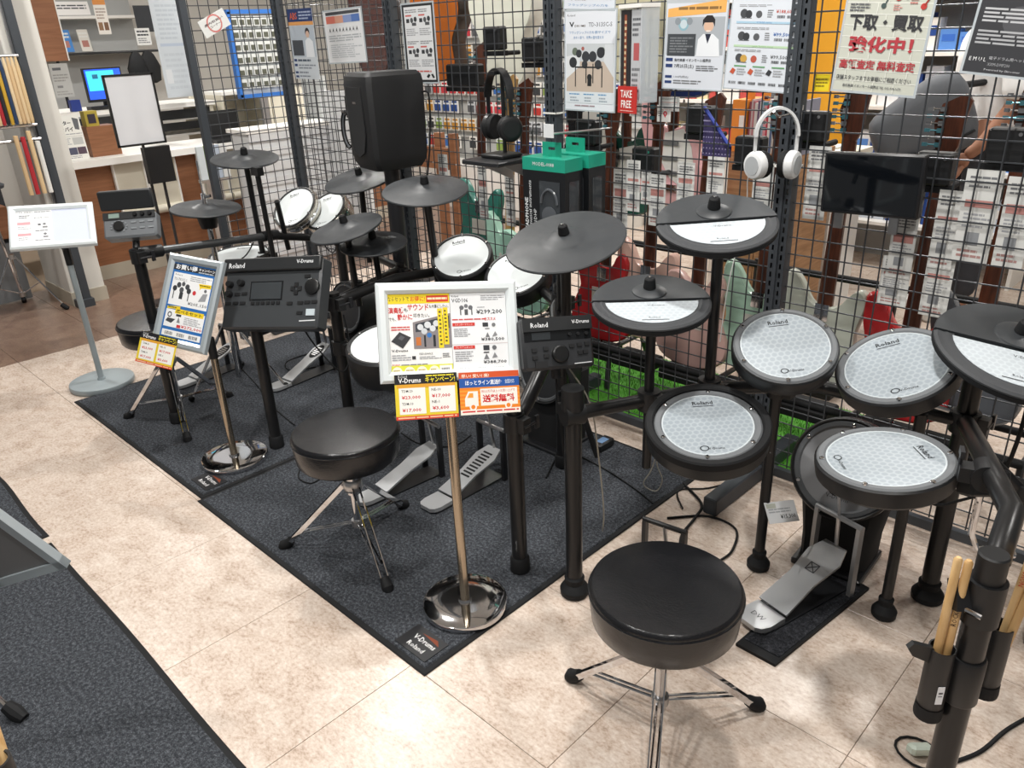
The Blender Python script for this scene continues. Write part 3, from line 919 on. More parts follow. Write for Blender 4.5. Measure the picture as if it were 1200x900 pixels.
# kick tower
def kick(label, c, n, D, zc, w=0.24, hh=None, style='hex', group=None, marks=True):
    n = V(n).normalized(); c = V((c[0], c[1], zc)); base = V((c.x, c.y, 0))
    X, Y, Z = pose(n, (0, 0, 1)); R = D / 2
    t = thing('kick_drum_pad', label, 'drum pad', base, group=group)
    MB().lathe([(R * 0.9, -0.10), (R * 0.99, -0.08), (R * 1.04, -0.02), (R * 1.04, 0.004), (R * 1.0, 0.012), (R * 0.96, 0.006), (R * 0.96, -0.01)], 48, c, Z, Y).build('drum_shell', M_BLACK, t)
    hp = MB(); ring(hp, R * 0.84, R * 0.97, -0.004, 0.009, c, (X, Y, Z)); hoop = hp.build('hoop', mat('kick_hoop_grey', '55585b', 0.5), t)
    MB().lathe([(R * 0.85, -0.006), (R * 0.85, 0.004), (R * 0.7, 0.005)], 48, c, Z, Y).build('drum_head', mat('kick_head_grey', '85878a', 0.45) if style == 'hex' else mat('kick_head_dark', '2b2d30', 0.5), t)
    for k in range(6):
        a = math.radians(30 + 60 * k)
        MB().lathe([(0.006, 0), (0.006, 0.004), (0.003, 0.006)], 8, c + X * (R * 0.9 * math.cos(a)) + Y * (R * 0.9 * math.sin(a)) + Z * 0.008, Z).build('lug_screw', M_CHROME, hoop)
    fx = V((X.x, X.y, 0)).normalized(); fy = V((-n.x, -n.y, 0)).normalized()
    zt = zc
    rs = []
    for z, a, dpt in ((0.02, 0.8, 0.085), (0.10, 0.82, 0.085), (zc * 0.6, 0.95, 0.08), (zc, 1.02, 0.07)):
        o = V((c.x, c.y, z)) + fy * 0.075 + V((n.x, n.y, 0)) * 0.0 - fy * (n.z * (z - zc) * 0.0)
        rs.append([o + fx * (w / 2 * a * sx) + fy * (dpt * sy) for sx, sy in ((-1, -0.6), (-0.8, -1), (0.8, -1), (1, -0.6), (1, 0.7), (0.8, 1), (-0.8, 1), (-1, 0.7))])
    MB().loft(rs, True).build('tower_body', mat('black_cloth', '141517', 0.85), t)
    MB().bbox(base + UPV * 0.012 + fy * 0.06, (w * 0.85, 0.2, 0.022), 0.004, (fx, fy, UPV)).build('floor_plate', M_SATIN, t, smooth=None)
    if marks:
        p = MB(); put_text(p, 'V-Drums', c - X * (R * 0.2) - Y * (R * 0.62) + Z * 0.0055, X, Y, w=R * 0.45, m=ink('3a3c3e')); p.build('lettering', None, t, smooth=None, kind='stuff')
    return t
kick('grey-headed kick pad tower standing under the honeycomb tom pads', (-0.70, 2.0), (0.06, -0.93, 0.36), 0.285, 0.345)
# pedal mat and double-post pedal in polished metal
pm = thing('pedal_mat', 'small black rubber mat under the polished kick pedal', 'mat', (-0.66, 1.76, 0))
_c = [onz(u, v) for u, v in ((862, 757), (908, 782), (1018, 692), (972, 664))]
_l = [(p.x, p.y) for p in _c]
MB().prism(_l, 0.0008, 0.010).build('mat_pad', M_RUBBER, pm, smooth=None)
_m = [p.lerp(sum((q for q in _c), V()) / 4, 0.12) for p in _c]
MB().prism([(p.x, p.y) for p in _m], 0.010, 0.012).build('carpet_insert', carpet('black_carpet', '17181a', '2a2b2f', '4a4c52'), pm, smooth=None)
pedal('polished metal kick drum pedal with engraved cross emblem on a black mat', (onz(885, 734).x, onz(885, 734).y, 0.0125), V((0.24, 0.95, 0)), L=0.31, w=0.095, rise=0.13, m=mat('polished_alloy', 'b4b6b8', 0.34, metal=0.75), mark='cross')
_pt = onz(915, 600, 0.21)
poster('price_tag', 'white price tag reading 15,300 yen clipped to the polished kick pedal', 'price tag', _pt, V((0.5, 0.85, -0.18)), V((-0.62, 0.34, 0.7)), 0.105, 0.062, 'eceef0',
       [('t', 0.42, 0.86, 0.24, '¥15,300', '26282b', 0.01, 0.5), ('l', 0.08, 0.3, 0.8, 0.55, 2, 'b5b8bc'), ('r', 0.04, 0.08, 0.35, 0.3, 'c9ccc0')])

# near throne
throne('round black leather drum throne with chrome tripod standing on bare tiles', (-0.735, 1.165), 0.425, 0.325, (183, 57, -60), spread=0.25)
throne('round black leather drum throne on the charcoal mat beside the centre price sign', (-1.862, 1.135), 0.435, 0.325, (222, 108, -18), spread=0.25)

# small module on the rack's left leg
def small_module(t, P, X, Y, N, w, h):
    ax = (X, Y, N)
    MB().box(P(0.5, 0.14, 0.003), (w * 0.98, h * 0.26, 0.006), ax).build('top_strip', mat('module_dark', '232527', 0.45), t, smooth=None)
    sc = MB().box(P(0.26, 0.36, 0.0), (w * 0.26, h * 0.14, 0.004), ax).build('screen', mat('lcd_dark', '33373a', 0.2), t, smooth=None)
    MB().box(P(0.5, 0.36, -0.001), (w * 0.94, h * 0.2, 0.003), ax).build('screen_strip', mat('module_gloss', '191b1d', 0.2), t, smooth=None)
    knob(t, P(0.5, 0.72), N, w * 0.115, 0.014, mat('module_dial', '151617', 0.35))
    for x, y in ((0.15, 0.62), (0.31, 0.6), (0.15, 0.76), (0.31, 0.74), (0.68, 0.58), (0.79, 0.57), (0.9, 0.56), (0.79, 0.72), (0.87, 0.71)):
        btn(t, P(x, y), ax, w * 0.07, h * 0.07, mat('button_dark', '191a1c', 0.5))
    btn(t, P(0.23, 0.9), ax, w * 0.17, h * 0.13, mat('button_dark', '191a1c', 0.5))
    for x in (0.66, 0.78, 0.9):
        knob(t, P(x, 0.36, 0.001), N, w * 0.025, 0.006)
    p = MB()
    wh = ink('e8eaec')
    put_text(p, 'Roland', P(0.12, 0.2, 0.0064), X, Y, w=w * 0.24, m=wh, bold=0.015)
    put_text(p, 'V-Drums', P(0.7, 0.16, 0.0064), X, Y, w=w * 0.25, m=wh, bold=0.015)
    p.add([P(0.7, 0.93, 0.0006), P(0.95, 0.92, 0.0006), P(0.95, 0.905, 0.0006), P(0.7, 0.915, 0.0006)], [(0, 1, 2, 3)], wh)
    p.build('lettering', None, t, smooth=None, kind='stuff')
    MB().cyl(P(0.5, 0.6, -0.045), P(0.55, 1.15, -0.06), 0.014, n=12).build('mount_rod', M_BLACK, t)
module('small black drum module with round dial mounted on the rack leg beside the centre sign', (-1.245, 1.415, 0.775), (0.45, 0.885, -0.09), (-0.34, 0.26, 0.9), 0.195, 0.135, 0.045, mat('module_black', '2e3033', 0.42), small_module)

# ------------------------------------------------------------------ middle drum kit (white heads, behind the centre sign)
RC = rack('black curved tube drum rack on the middle charcoal mat', loc=(-1.95, 1.7, 0))
LA = V((-1.388, 1.384, 0)); LF = V((-2.49, 1.55, 0)); RR2 = onz(660, 548); RL2 = V((-2.42, 2.08, 0))
tube_leg(RC, LA + UPV * 0.0088, LA + UPV * 0.56, 0.0235)
tube_leg(RC, LF + UPV * 0.0088, LF + UPV * 0.64, 0.0225)
tube_leg(RC, RR2 + UPV * 0.0088, RR2 + UPV * 0.72, 0.024)
tube_leg(RC, RL2 + UPV * 0.0088, RL2 + UPV * 0.7, 0.022)
clamp(RC, LA + UPV * 0.515, UPV, r=0.03)
MB().tube([LA + UPV * 0.51, LA + V((0.0, 0.05, 0.55)), LA + V((-0.02, 0.14, 0.62)), LA + V((-0.06, 0.26, 0.655)), RR2 + UPV * 0.66 + V((0.05, -0.08, 0)), RR2 + UPV * 0.66], 0.022, 16).build('curved_rail', M_TUBE, RC)
MB().tube([RR2 + UPV * 0.64, V((-2.0, 2.16, 0.6)), RL2 + UPV * 0.62], 0.02, 14).build('rear_rail', M_TUBE, RC)
MB().tube([RL2 + UPV * 0.62, V((-2.5, 1.85, 0.62)), LF + UPV * 0.6], 0.02, 14).build('curved_rail', M_TUBE, RC)
for p in (RR2 + UPV * 0.66, RL2 + UPV * 0.62, LF + UPV * 0.6, LF + UPV * 0.42):
    clamp(RC, p, UPV, r=0.031)
MB().cyl(V((-1.55, 1.8, 0.5)), V((-1.512, 1.757, 0.93)), 0.017, n=14).build('cymbal_pole', M_TUBE, RC)
MB().cyl(V((-1.60, 1.83, 0.5)), V((-1.59, 1.83, 0.84)), 0.017, n=14).build('cymbal_pole', M_TUBE, RC)
MB().cyl(V((-2.40, 2.0, 0.5)), V((-2.357, 1.93, 0.97)), 0.015, n=14).build('cymbal_pole', M_TUBE, RC)
MB().cyl(V((-2.62, 1.87, 0.45)), V((-2.643, 1.867, 0.74)), 0.013, n=14).build('cymbal_pole', M_TUBE, RC)
MB().tube([RR2 + UPV * 0.5, RR2 + V((0.10, -0.02, 0.3)), RR2 + V((0.18, -0.02, 0.12))], 0.011, 8).build('strap', M_RUBBER, RC)
drum_pad('white-headed rack tom pad tilted up behind the top edge of the centre sign', (-2.286, 2.027, 0.708), (0.28, -0.44, 0.85), 0.25, 'white', head=(-0.75, 0.65, 0), depth=0.07, name='tom_pad', mount=(-2.3, 2.1, 0.62))
drum_pad('white-headed rack tom pad half covered by the large tilted cymbal', (-2.034, 2.076, 0.672), (0.13, -0.47, 0.87), 0.26, 'white', head=(-0.75, 0.65, 0), depth=0.07, name='tom_pad', mount=(-2.05, 2.15, 0.6))
drum_pad('white-headed deep snare pad half behind the centre price sign', EYE + ray(455, 402) * 2.82, (0.08, -0.16, 0.98), 0.31, 'white', head=(-0.75, 0.65, 0), depth=0.11, name='snare_pad', marks=False)
cymbal('large plain black cymbal pad tilted above the small dial module', (-1.508, 1.751, 0.94), (0.04, -0.29, 0.96), 0.365, bow=0.03)
cymbal('plain black cymbal pad level in front of the loudspeaker pole', (-2.355, 1.927, 0.984), (0.12, -0.12, 0.98), 0.33)
cymbal('smaller black cymbal pad on the pole just above the big display module', (-2.644, 1.866, 0.749), (0.09, -0.09, 0.99), 0.28)
cymbal('black cymbal pad tilted steeply between the chrome-banded tom and the big module', (-2.67, 1.761, 0.829), (-0.04, -0.23, 0.97), 0.30)
kick('dark-headed kick pad tower hidden behind the centre price sign', (-1.86, 2.02), (0.0, -1.0, 0.15), 0.25, 0.33, style='white', marks=False)
_t = onz(508, 597)
pedal('silver kick pedal with black grip slots on the middle mat', (_t.x, _t.y), (0.0, 1.0), L=0.30, w=0.085, rise=0.10, mark='slots', m=mat('silver_cast', 'c6c8ca', 0.38, metal=0.35))
_t = onz(430, 590)
pedal('plain silver hi-hat pedal half hidden by the middle drum throne', (_t.x, _t.y), (0.08, 1.0), L=0.30, w=0.075, rise=0.11, mark=None, m=mat('silver_cast', 'c6c8ca', 0.38, metal=0.35), beater=False)
_t = V((-1.005, 1.40, 0))
pedal('black hi-hat controller pedal on bare tiles behind the near throne', (_t.x, _t.y, 0.0012), (-0.14, 1.0), L=0.23, w=0.085, rise=0.08, mark=None, m=M_BLACK, beater=False)

# ------------------------------------------------------------------ big module
def big_module(t, P, X, Y, N, w, h):
    ax = (X, Y, N)
    MB().bbox(P(0.5, 0.09, 0.006), (w * 1.01, h * 0.19, 0.02), 0.004, ax).build('top_hood', mat('module_dark', '232527', 0.45), t)
    sc = MB().box(P(0.455, 0.46, 0.0), (w * 0.34, h * 0.27, 0.004), ax).build('screen_bezel', mat('module_gloss', '191b1d', 0.2), t, smooth=None)
    MB().box(P(0.455, 0.46, 0.002), (w * 0.315, h * 0.235, 0.0012), ax).build('screen', mat('screen_off', '3c4043', 0.25), sc, smooth=None)
    for x, y in ((0.07, 0.36), (0.19, 0.345), (0.07, 0.5)):
        knob(t, P(x, y), N, w * 0.03, 0.02)
    for x, y in ((0.15, 0.5), (0.225, 0.495), (0.06, 0.63), (0.14, 0.63), (0.215, 0.63), (0.71, 0.645), (0.82, 0.64), (0.89, 0.635), (0.96, 0.63), (0.87, 0.27), (0.82, 0.78)):
        btn(t, P(x, y), ax, w * 0.055, h * 0.04, mat('button_dark', '191a1c', 0.5))
    for k in range(6):
        btn(t, P(0.325 + 0.053 * k, 0.635), ax, w * 0.035, h * 0.04, mat('button_dark', '191a1c', 0.5))
    btn(t, P(0.93, 0.775), ax, w * 0.085, h * 0.09, mat('button_pale', 'c4d0d6', 0.4))
    for dx, dy in ((0, -0.055), (0, 0.055), (-0.035, 0), (0.035, 0)):
        btn(t, P(0.765 + dx, 0.44 + dy), ax, w * 0.04, h * 0.06, mat('button_dark', '191a1c', 0.5))
    knob(t, P(0.93, 0.42), N, w * 0.07, 0.012, mat('module_dial', '151617', 0.35))
    p = MB(); wh = ink('dfe2e4')
    put_text(p, 'Roland', P(0.06, 0.14, 0.0166), X, Y, w=w * 0.17, m=wh, bold=0.02)
    put_text(p, 'V-Drums', P(0.77, 0.10, 0.0166), X, Y, w=w * 0.17, m=wh, bold=0.02)
    p.add([P(0.82, 0.9, 0.0006), P(0.98, 0.89, 0.0006), P(0.98, 0.875, 0.0006), P(0.82, 0.885, 0.0006)], [(0, 1, 2, 3)], wh)
    p.build('lettering', None, t, smooth=None, kind='stuff')
module('large grey drum module with display screen, mounted beside the blue campaign sign', (-2.608, 1.359, 0.662), (0.905, 0.415, 0.088), (-0.282, 0.422, 0.862), 0.427, 0.266, 0.07, mat('module_grey', '3d4043', 0.42), big_module)

# ------------------------------------------------------------------ drum kit nearest the column
TOM1_P, TOM1_N = (-3.407, 1.974, 0.786), (0.188, -0.666, 0.722)
TOM2_P, TOM2_N = (-3.30, 2.075, 0.765), (0.07, -0.646, 0.76)
RA = rack('black and silver tube drum rack on the mat nearest the column', loc=(-3.3, 1.6, 0))
_l = EYE + ray(163, 305) * 3.15
A1 = V((_l.x, _l.y, 0)); A1Z = (EYE + ray(160, 290) * 3.15).z; A2 = V((-2.69, 1.317, 0)); A3 = V((-3.28, 2.12, 0)); A4 = V((-2.72, 2.05, 0))
tube_leg(RA, A1 + UPV * 0.0088, A1 + UPV * A1Z, 0.0225)
tube_leg(RA, A2 + UPV * 0.0088, A2 + UPV * 0.545, 0.0225)
tube_leg(RA, A3 + UPV * 0.0088, A3 + UPV * 0.7, 0.022)
tube_leg(RA, A4 + UPV * 0.0088, A4 + UPV * 0.6, 0.02)
_r0 = A1 + UPV * (A1Z - 0.02); _r1 = EYE + ray(317, 276) * 3.6
MB().cyl(_r0, _r1, 0.017, n=16).build('side_rail', mat('grey_tube', '6d7072', 0.3, metal=0.8), RA)
MB().cyl(_r0, _r0.lerp(_r1, 0.16), 0.026, n=16).build('joint_sleeve', M_BLACK, RA)
MB().cyl(_r0.lerp(_r1, 0.93), _r1 + (_r1 - _r0) * 0.06, 0.024, n=16).build('joint_sleeve', M_BLACK, RA)
MB().tube([_r1, A3 + UPV * 0.62, A4 + UPV * 0.58, V((-2.66, 1.7, 0.55)), A2 + UPV * 0.5], 0.018, 14).build('rear_rail', M_TUBE, RA)
for p in (A1 + UPV * (A1Z - 0.03), A3 + UPV * 0.62, A4 + UPV * 0.56):
    clamp(RA, p, UPV, r=0.03)
for a, b in (((-3.42, 1.78, 0.5), (-3.418, 1.77, 1.03)), ((-3.02, 2.1, 0.55), (-3.014, 2.098, 0.93)), ((-2.70, 1.80, 0.48), (-2.672, 1.763, 0.82))):
    MB().cyl(a, b, 0.013, n=14).build('cymbal_pole', M_TUBE, RA)
    clamp(RA, V(a) + UPV * 0.08, UPV, r=0.024)
MB().tube([V((-3.32, 1.86, 0.62)), V((-3.25, 1.8, 0.86))], 0.012, 10).build('pad_arm', M_TUBE, RA)
MB().cyl(V((-3.27, 1.75, 0.60)), V((-3.262, 1.735, 0.98)), 0.012, n=12).box((-3.262, 1.735, 1.0), (0.06, 0.03, 0.035)).build('clamp_pole', M_TUBE, RA)
drum_pad('chrome-banded white tom pad, the farther of the tilted pair by the grid corner', TOM1_P, TOM1_N, 0.24, 'chrome', head=(-0.6, 0.6, 0.5), depth=0.055, name='tom_pad', mount=(-3.4, 2.1, 0.65), shell=mat('silver_shell', 'b9b4aa', 0.25, metal=0.9))
drum_pad('chrome-banded white tom pad turned on edge beside the steeply tilted cymbal', TOM2_P, TOM2_N, 0.235, 'chrome', head=(-0.5, 0.5, 0.7), depth=0.08, name='tom_pad', mount=(-3.28, 2.12, 0.68), shell=mat('silver_shell', 'b9b4aa', 0.25, metal=0.9))
drum_pad('white-headed flat snare pad behind the blue campaign sign', (-3.50, 1.70, 0.60), (0.02, -0.05, 1.0), 0.30, 'white', head=(-0.75, 0.65, 0), depth=0.06, name='snare_pad', mount=(-3.45, 1.8, 0.55))
cymbal('thin black cymbal pad held high in front of the narrow return panel', (-3.417, 1.769, 1.042), (0.14, -0.04, 0.99), 0.30, bow=0.02)
cymbal('black cymbal pad tilted just below the loudspeaker', (-3.014, 2.097, 0.941), (0.03, -0.23, 0.97), 0.33, bow=0.03)
hh = cymbal('black hi-hat cymbal pad threaded on a chrome rod above its controller', (-3.399, 1.536, 0.862), (0.1, 0.02, 1.0), 0.30, cap=False, bow=0.02, name='hi_hat_pad')
P0 = V((-3.399, 1.536, 0.862))
MB().cyl(P0 + UPV * 0.01, P0 + UPV * 0.20, 0.004, n=8).build('pull_rod', M_CHROME, hh)
MB().cyl(P0 + UPV * 0.012, P0 + UPV * 0.06, 0.011, n=12).cyl(P0 + UPV * 0.045, P0 + V((0.025, 0.02, 0.05)), 0.007, n=8).build('clutch', M_CHROME, hh)
MB().lathe([(0.035, -0.09), (0.04, -0.07), (0.048, -0.02), (0.045, -0.008)], 20, P0).build('controller', M_BLACK, hh)
st = thing('hi_hat_stand', 'chrome tripod hi-hat stand under the black hi-hat pad', 'stand', (P0.x, P0.y, 0.009))
MB().cyl((P0.x, P0.y, 0.05), (P0.x, P0.y, 0.77), 0.0125, n=14).build('tube', M_CHROME, st)
for a in (30, 150, 270):
    d = V((math.cos(math.radians(a)), math.sin(math.radians(a)), 0))
    q = V((P0.x, P0.y, 0))
    lg = MB().cyl(q + UPV * 0.36, q + d * 0.24 + UPV * 0.022, 0.007, n=8).build('leg', M_CHROME, st)
    MB().sphere(q + d * 0.245 + UPV * 0.023, 0.0145, 10, 6).build('rubber_foot', M_RUBBER, lg)
kick('dark-headed kick pad tower behind the large grey drum module', (-3.2, 2.06), (0.0, -1.0, 0.15), 0.25, 0.30, style='white', marks=False)
_t = onz(325, 458)
pedal('silver kick pedal with black oval emblem under the large grey module', (_t.x, _t.y), (-0.10, 1.0), L=0.32, w=0.075, rise=0.13, mark='oval', m=mat('silver_cast', 'c6c8ca', 0.38, metal=0.35))
_t = onz(214, 455)
pedal('silver hi-hat pedal with black oval emblem behind the blue campaign sign', (_t.x, _t.y), (-0.12, 1.0), L=0.30, w=0.075, rise=0.12, mark='oval', m=mat('silver_cast', 'c6c8ca', 0.38, metal=0.35), beater=False)
def old_module(t, P, X, Y, N, w, h):
    ax = (X, Y, N)
    MB().box(P(0.5, 0.14, 0.002), (w * 0.98, h * 0.28, 0.006), ax).build('control_strip', mat('module_dark', '232527', 0.45), t, smooth=None)
    MB().box(P(0.22, 0.14, 0.005), (w * 0.2, h * 0.17, 0.003), ax).build('screen', mat('lcd_green', '8fa39a', 0.3), t, smooth=None)
    for x in (0.62, 0.76, 0.9):
        knob(t, P(x, 0.14, 0.004), N, w * 0.04, 0.012)
    knob(t, P(0.3, 0.55), N, w * 0.1, 0.012, mat('module_dial', '151617', 0.35))
    for k in range(10):
        a = math.radians(200 - 28 * k)
        btn(t, P(0.3 + 0.15 * math.cos(a), 0.55 - 0.22 * math.sin(a)), ax, w * 0.03, h * 0.05, mat('button_silver', '8d9296', 0.4))
    for x in (0.58, 0.74, 0.9):
        for y in (0.42, 0.66):
            btn(t, P(x, y), ax, w * 0.1, h * 0.06, mat('button_silver', '8d9296', 0.4))
    lid = MB().bbox(P(0.5, -0.42, 0.02), (w * 1.0, h * 0.72, 0.03), 0.004, (X, (Y * 0.85 + N * 0.5).normalized(), X.cross((Y * 0.85 + N * 0.5).normalized()))).build('back_panel', mat('module_dark', '232527', 0.45), t)
    MB().cyl(P(0.5, 0.7, -0.06), P(0.5, 1.7, -0.05), 0.014, n=12).build('mount_rod', M_BLACK, t)
_mc = EYE + ray(152, 263) * 3.15
module('small grey drum module with green screen and raised back panel by the brown aisle', _mc, (0.62, 0.78, 0.02), (-0.40, 0.32, 0.86), 0.205, 0.105, 0.06, mat('module_silver', '74787c', 0.4), old_module)
throne('black saddle drum throne half behind the blue campaign sign', (-3.27, 1.185), 0.475, 0.34, (220, 100, -20), spread=0.25, saddle=False, thick=0.09)

# ------------------------------------------------------------------ framed price signs on round-based poles
def frame_sign(label, base, C, X, Y, w, h, bw, fm, pm_, bm, R, sheets, cards=(), bh=0.02, backing='e6e8ea', cap=True):
    C = V(C); X = V(X).normalized(); Y = (V(Y) - X * V(Y).dot(X)).normalized(); N = X.cross(Y); base = V((base[0], base[1], base[2] if len(base) > 2 else 0.0))
    t = thing('price_sign', label, 'sign', base)
    MB().lathe([(R * 0.97, 0), (R, bh * 0.3), (R, bh * 0.7), (R * 0.985, bh * 0.92), (R * 0.95, bh), (R * 0.5, bh * 1.01), (0.02, bh * 1.02), (0.018, bh * 1.4), (0.002, bh * 1.4)], 48, base).build('round_base', bm, t)
    top = C - N * 0.022 - Y * (h * 0.2)
    pole = MB().cyl(base + UPV * bh, V((base.x, base.y, top.z - 0.06)), 0.0135, n=18).build('pole', pm_, t)
    MB().cyl(V((base.x, base.y, top.z - 0.14)), V((base.x, base.y, top.z - 0.06)), 0.0155, n=18).build('black_sleeve', M_BLACK, pole)
    MB().cyl(V((base.x, base.y, top.z - 0.07)), top, 0.012, n=12).build('tilt_bracket', M_BLACK, t)
    MB().box(C - N * 0.006, (w * 0.98, h * 0.98, 0.006), (X, Y, N)).build('backing', ink(backing), t, smooth=None)
    cs = [(-w / 2, h / 2), (w / 2, h / 2), (w / 2, -h / 2), (-w / 2, -h / 2)]
    for k in range(4):
        a, b = cs[k], cs[(k + 1) % 4]
        f = MB()
        def pt(c, e, z):
            return C + X * (c[0] - math.copysign(e, c[0])) + Y * (c[1] - math.copysign(e, c[1])) + N * z
        pr = [(0, -0.012), (0, 0.004), (bw * 0.25, 0.010), (bw * 0.7, 0.010), (bw, 0.002), (bw, -0.008)]
        f.loft([[pt(a, e, z) for e, z in pr], [pt(b, e, z) for e, z in pr]], True)
        f.build('frame_bar', fm, t, smooth=None)
    def put(kind, x0, y0, x1, y1, col, items, lift, th=0.001):
        cc = C + X * (((x0 + x1) / 2 - 0.5) * w) + Y * ((0.5 - (y0 + y1) / 2) * h) + N * lift
        sw, sh = (x1 - x0) * w, (y1 - y0) * h
        s = MB().box(cc, (sw, sh, th), (X, Y, N)).build(kind, ink(col), t, smooth=None)
        p = MB(); sheet_print(p, cc + N * th / 2, X, Y, sw, sh, items, 0.0003)
        if p.f:
            p.build('print', None, s, smooth=None, kind='stuff')
    for s in sheets:
        put('price_sheet', *s, -0.001)
    for s in cards:
        put('hanging_card', *s, 0.0125)
    return t
yc = [('r', 0, 0, 1, 0.22, '232327'), ('t', 0.06, 0.19, 0.11, 'V-Drums', 'f4f4f4', 0.02, 0.36), ('t', 0.06, 0.07, 0.05, 'Roland', 'd8d8d8', 0.0, 0.14), ('t', 0.49, 0.2, 0.13, 'キャンペーン!', 'f2e23c', 0.02, 0.48), ('l', 0.5, 0.02, 0.95, 0.08, 1, 'e8d83a'),
      ('r', 0.03, 0.22, 0.97, 0.3, 'e3a436'), ('r', 0.06, 0.3, 0.48, 0.88, 'f6f4ee'), ('r', 0.54, 0.29, 0.96, 0.86, 'f6f4ee'), ('t', 0.1, 0.4, 0.06, 'TDM-20', '2c2c2e', 0.01, 0.18), ('t', 0.1, 0.56, 0.09, '¥23,000', 'cc2a30', 0.02, 0.3), ('t', 0.1, 0.68, 0.06, 'TDM-10', '2c2c2e', 0.01, 0.18), ('t', 0.1, 0.84, 0.09, '¥17,000', 'cc2a30', 0.02, 0.3),
      ('t', 0.58, 0.39, 0.06, 'NE-10', '2c2c2e', 0.01, 0.15), ('t', 0.58, 0.55, 0.09, '¥17,000', 'cc2a30', 0.02, 0.3), ('t', 0.58, 0.66, 0.06, 'NE-1', '2c2c2e', 0.01, 0.12), ('t', 0.58, 0.82, 0.09, '¥3,600', 'cc2a30', 0.02, 0.27), ('r', 0, 0.92, 1, 1, 'd9402f'), ('l', 0.03, 0.93, 0.97, 0.99, 1, 'f0c8a0')]
left_sheet = [('r', 0, 0, 1, 0.115, 'f0d62c'), ('t', 0.0, 0.085, 0.055, 'ならセットで', '3a3a30', 0.01, 0.34), ('t', 0.36, 0.09, 0.065, 'お得に!', 'd6442c', 0.02, 0.24), ('r', 0.62, 0.02, 0.98, 0.1, 'd6442c'), ('l', 0.64, 0.035, 0.96, 0.085, 1, 'f6e6c0'),
              ('t', 0.0, 0.23, 0.075, '演奏感', 'd03434', 0.02, 0.24), ('t', 0.25, 0.215, 0.05, 'も', '555555', 0.01), ('t', 0.31, 0.2, 0.08, 'サウンド', 'd03434', 0.02, 0.34), ('t', 0.66, 0.175, 0.045, 'も大事にしたい。', '555555', 0.01, 0.32),
              ('t', 0.0, 0.32, 0.045, 'でも、', '555555', 0.01, 0.12), ('t', 0.14, 0.31, 0.075, '静かに', 'd03434', 0.02, 0.24), ('t', 0.4, 0.285, 0.05, '叩きたい。', '555555', 0.01, 0.26),
              ('p', [(0.38, 0.34), (1.0, 0.24), (1.0, 0.66), (0.38, 0.66)], '8a8486'), ('p', [(0.42, 0.36), (0.98, 0.27), (0.98, 0.42), (0.42, 0.46)], '3c4048'), ('o', 0.5, 0.4, 0.05, 'd4d8dc'), ('o', 0.62, 0.375, 0.055, 'd8dce0'), ('o', 0.76, 0.36, 0.05, 'd4d8dc'), ('o', 0.56, 0.45, 0.05, 'ccd0d4'), ('o', 0.7, 0.42, 0.05, 'd8dce0'), ('r', 0.42, 0.52, 0.5, 0.62, 'c8743a'), ('r', 0.55, 0.5, 0.58, 0.64, '2a2c30'), ('o', 0.64, 0.5, 0.04, '3a78c0'), ('r', 0.7, 0.5, 0.74, 0.64, '2a2c30'), ('r', 0.82, 0.48, 0.88, 0.6, 'b8642e'),
              ('r', 0.79, 0.18, 0.87, 0.66, 'f0d62c'), ('r', 0.88, 0.17, 0.96, 0.62, 'f0d62c'), ('l', 0.81, 0.2, 0.85, 0.64, 9, '4a4430'), ('l', 0.9, 0.19, 0.94, 0.6, 9, '4a4430'), ('l', 0.03, 0.38, 0.33, 0.44, 2, 'd05050'), ('p', [(0.02, 0.56), (0.16, 0.45), (0.34, 0.52), (0.2, 0.65)], '3a3b3e'), ('p', [(0.13, 0.53), (0.18, 0.49), (0.24, 0.515), (0.19, 0.555)], '5a5c60'),
              ('t', 0.02, 0.69, 0.03, 'V-Drums', '444448', 0.02, 0.26), ('l', 0.02, 0.72, 0.32, 0.8, 3, 'a4a6aa'), ('r', 0.34, 0.745, 0.4, 0.785, '3a3b3e'), ('t', 0.46, 0.735, 0.025, 'PERFORMANCE', '55575a', 0.0, 0.22), ('l', 0.46, 0.75, 0.82, 0.79, 2, 'a4a6aa'), ('l', 0.84, 0.72, 0.96, 0.78, 3, '77797c'), ('t', 0.02, 0.86, 0.025, 'POINT', 'd6442c', 0.01, 0.12), ('l', 0.16, 0.835, 0.6, 0.86, 1, '88888c'),
              ('r', 0.0, 0.855, 1.0, 1.0, 'dde04a')] + [('o', 0.09 + 0.2 * k, 0.93, 0.082, 'f4f2d8') for k in range(4)] + [('l', 0.03 + 0.2 * k, 0.9, 0.15 + 0.2 * k, 0.96, 2, 'b09a58') for k in range(4)] + [('r', 0.78, 0.87, 0.98, 0.98, 'f2f2ee'), ('b', 0.81, 0.9, 0.95, 0.96)]
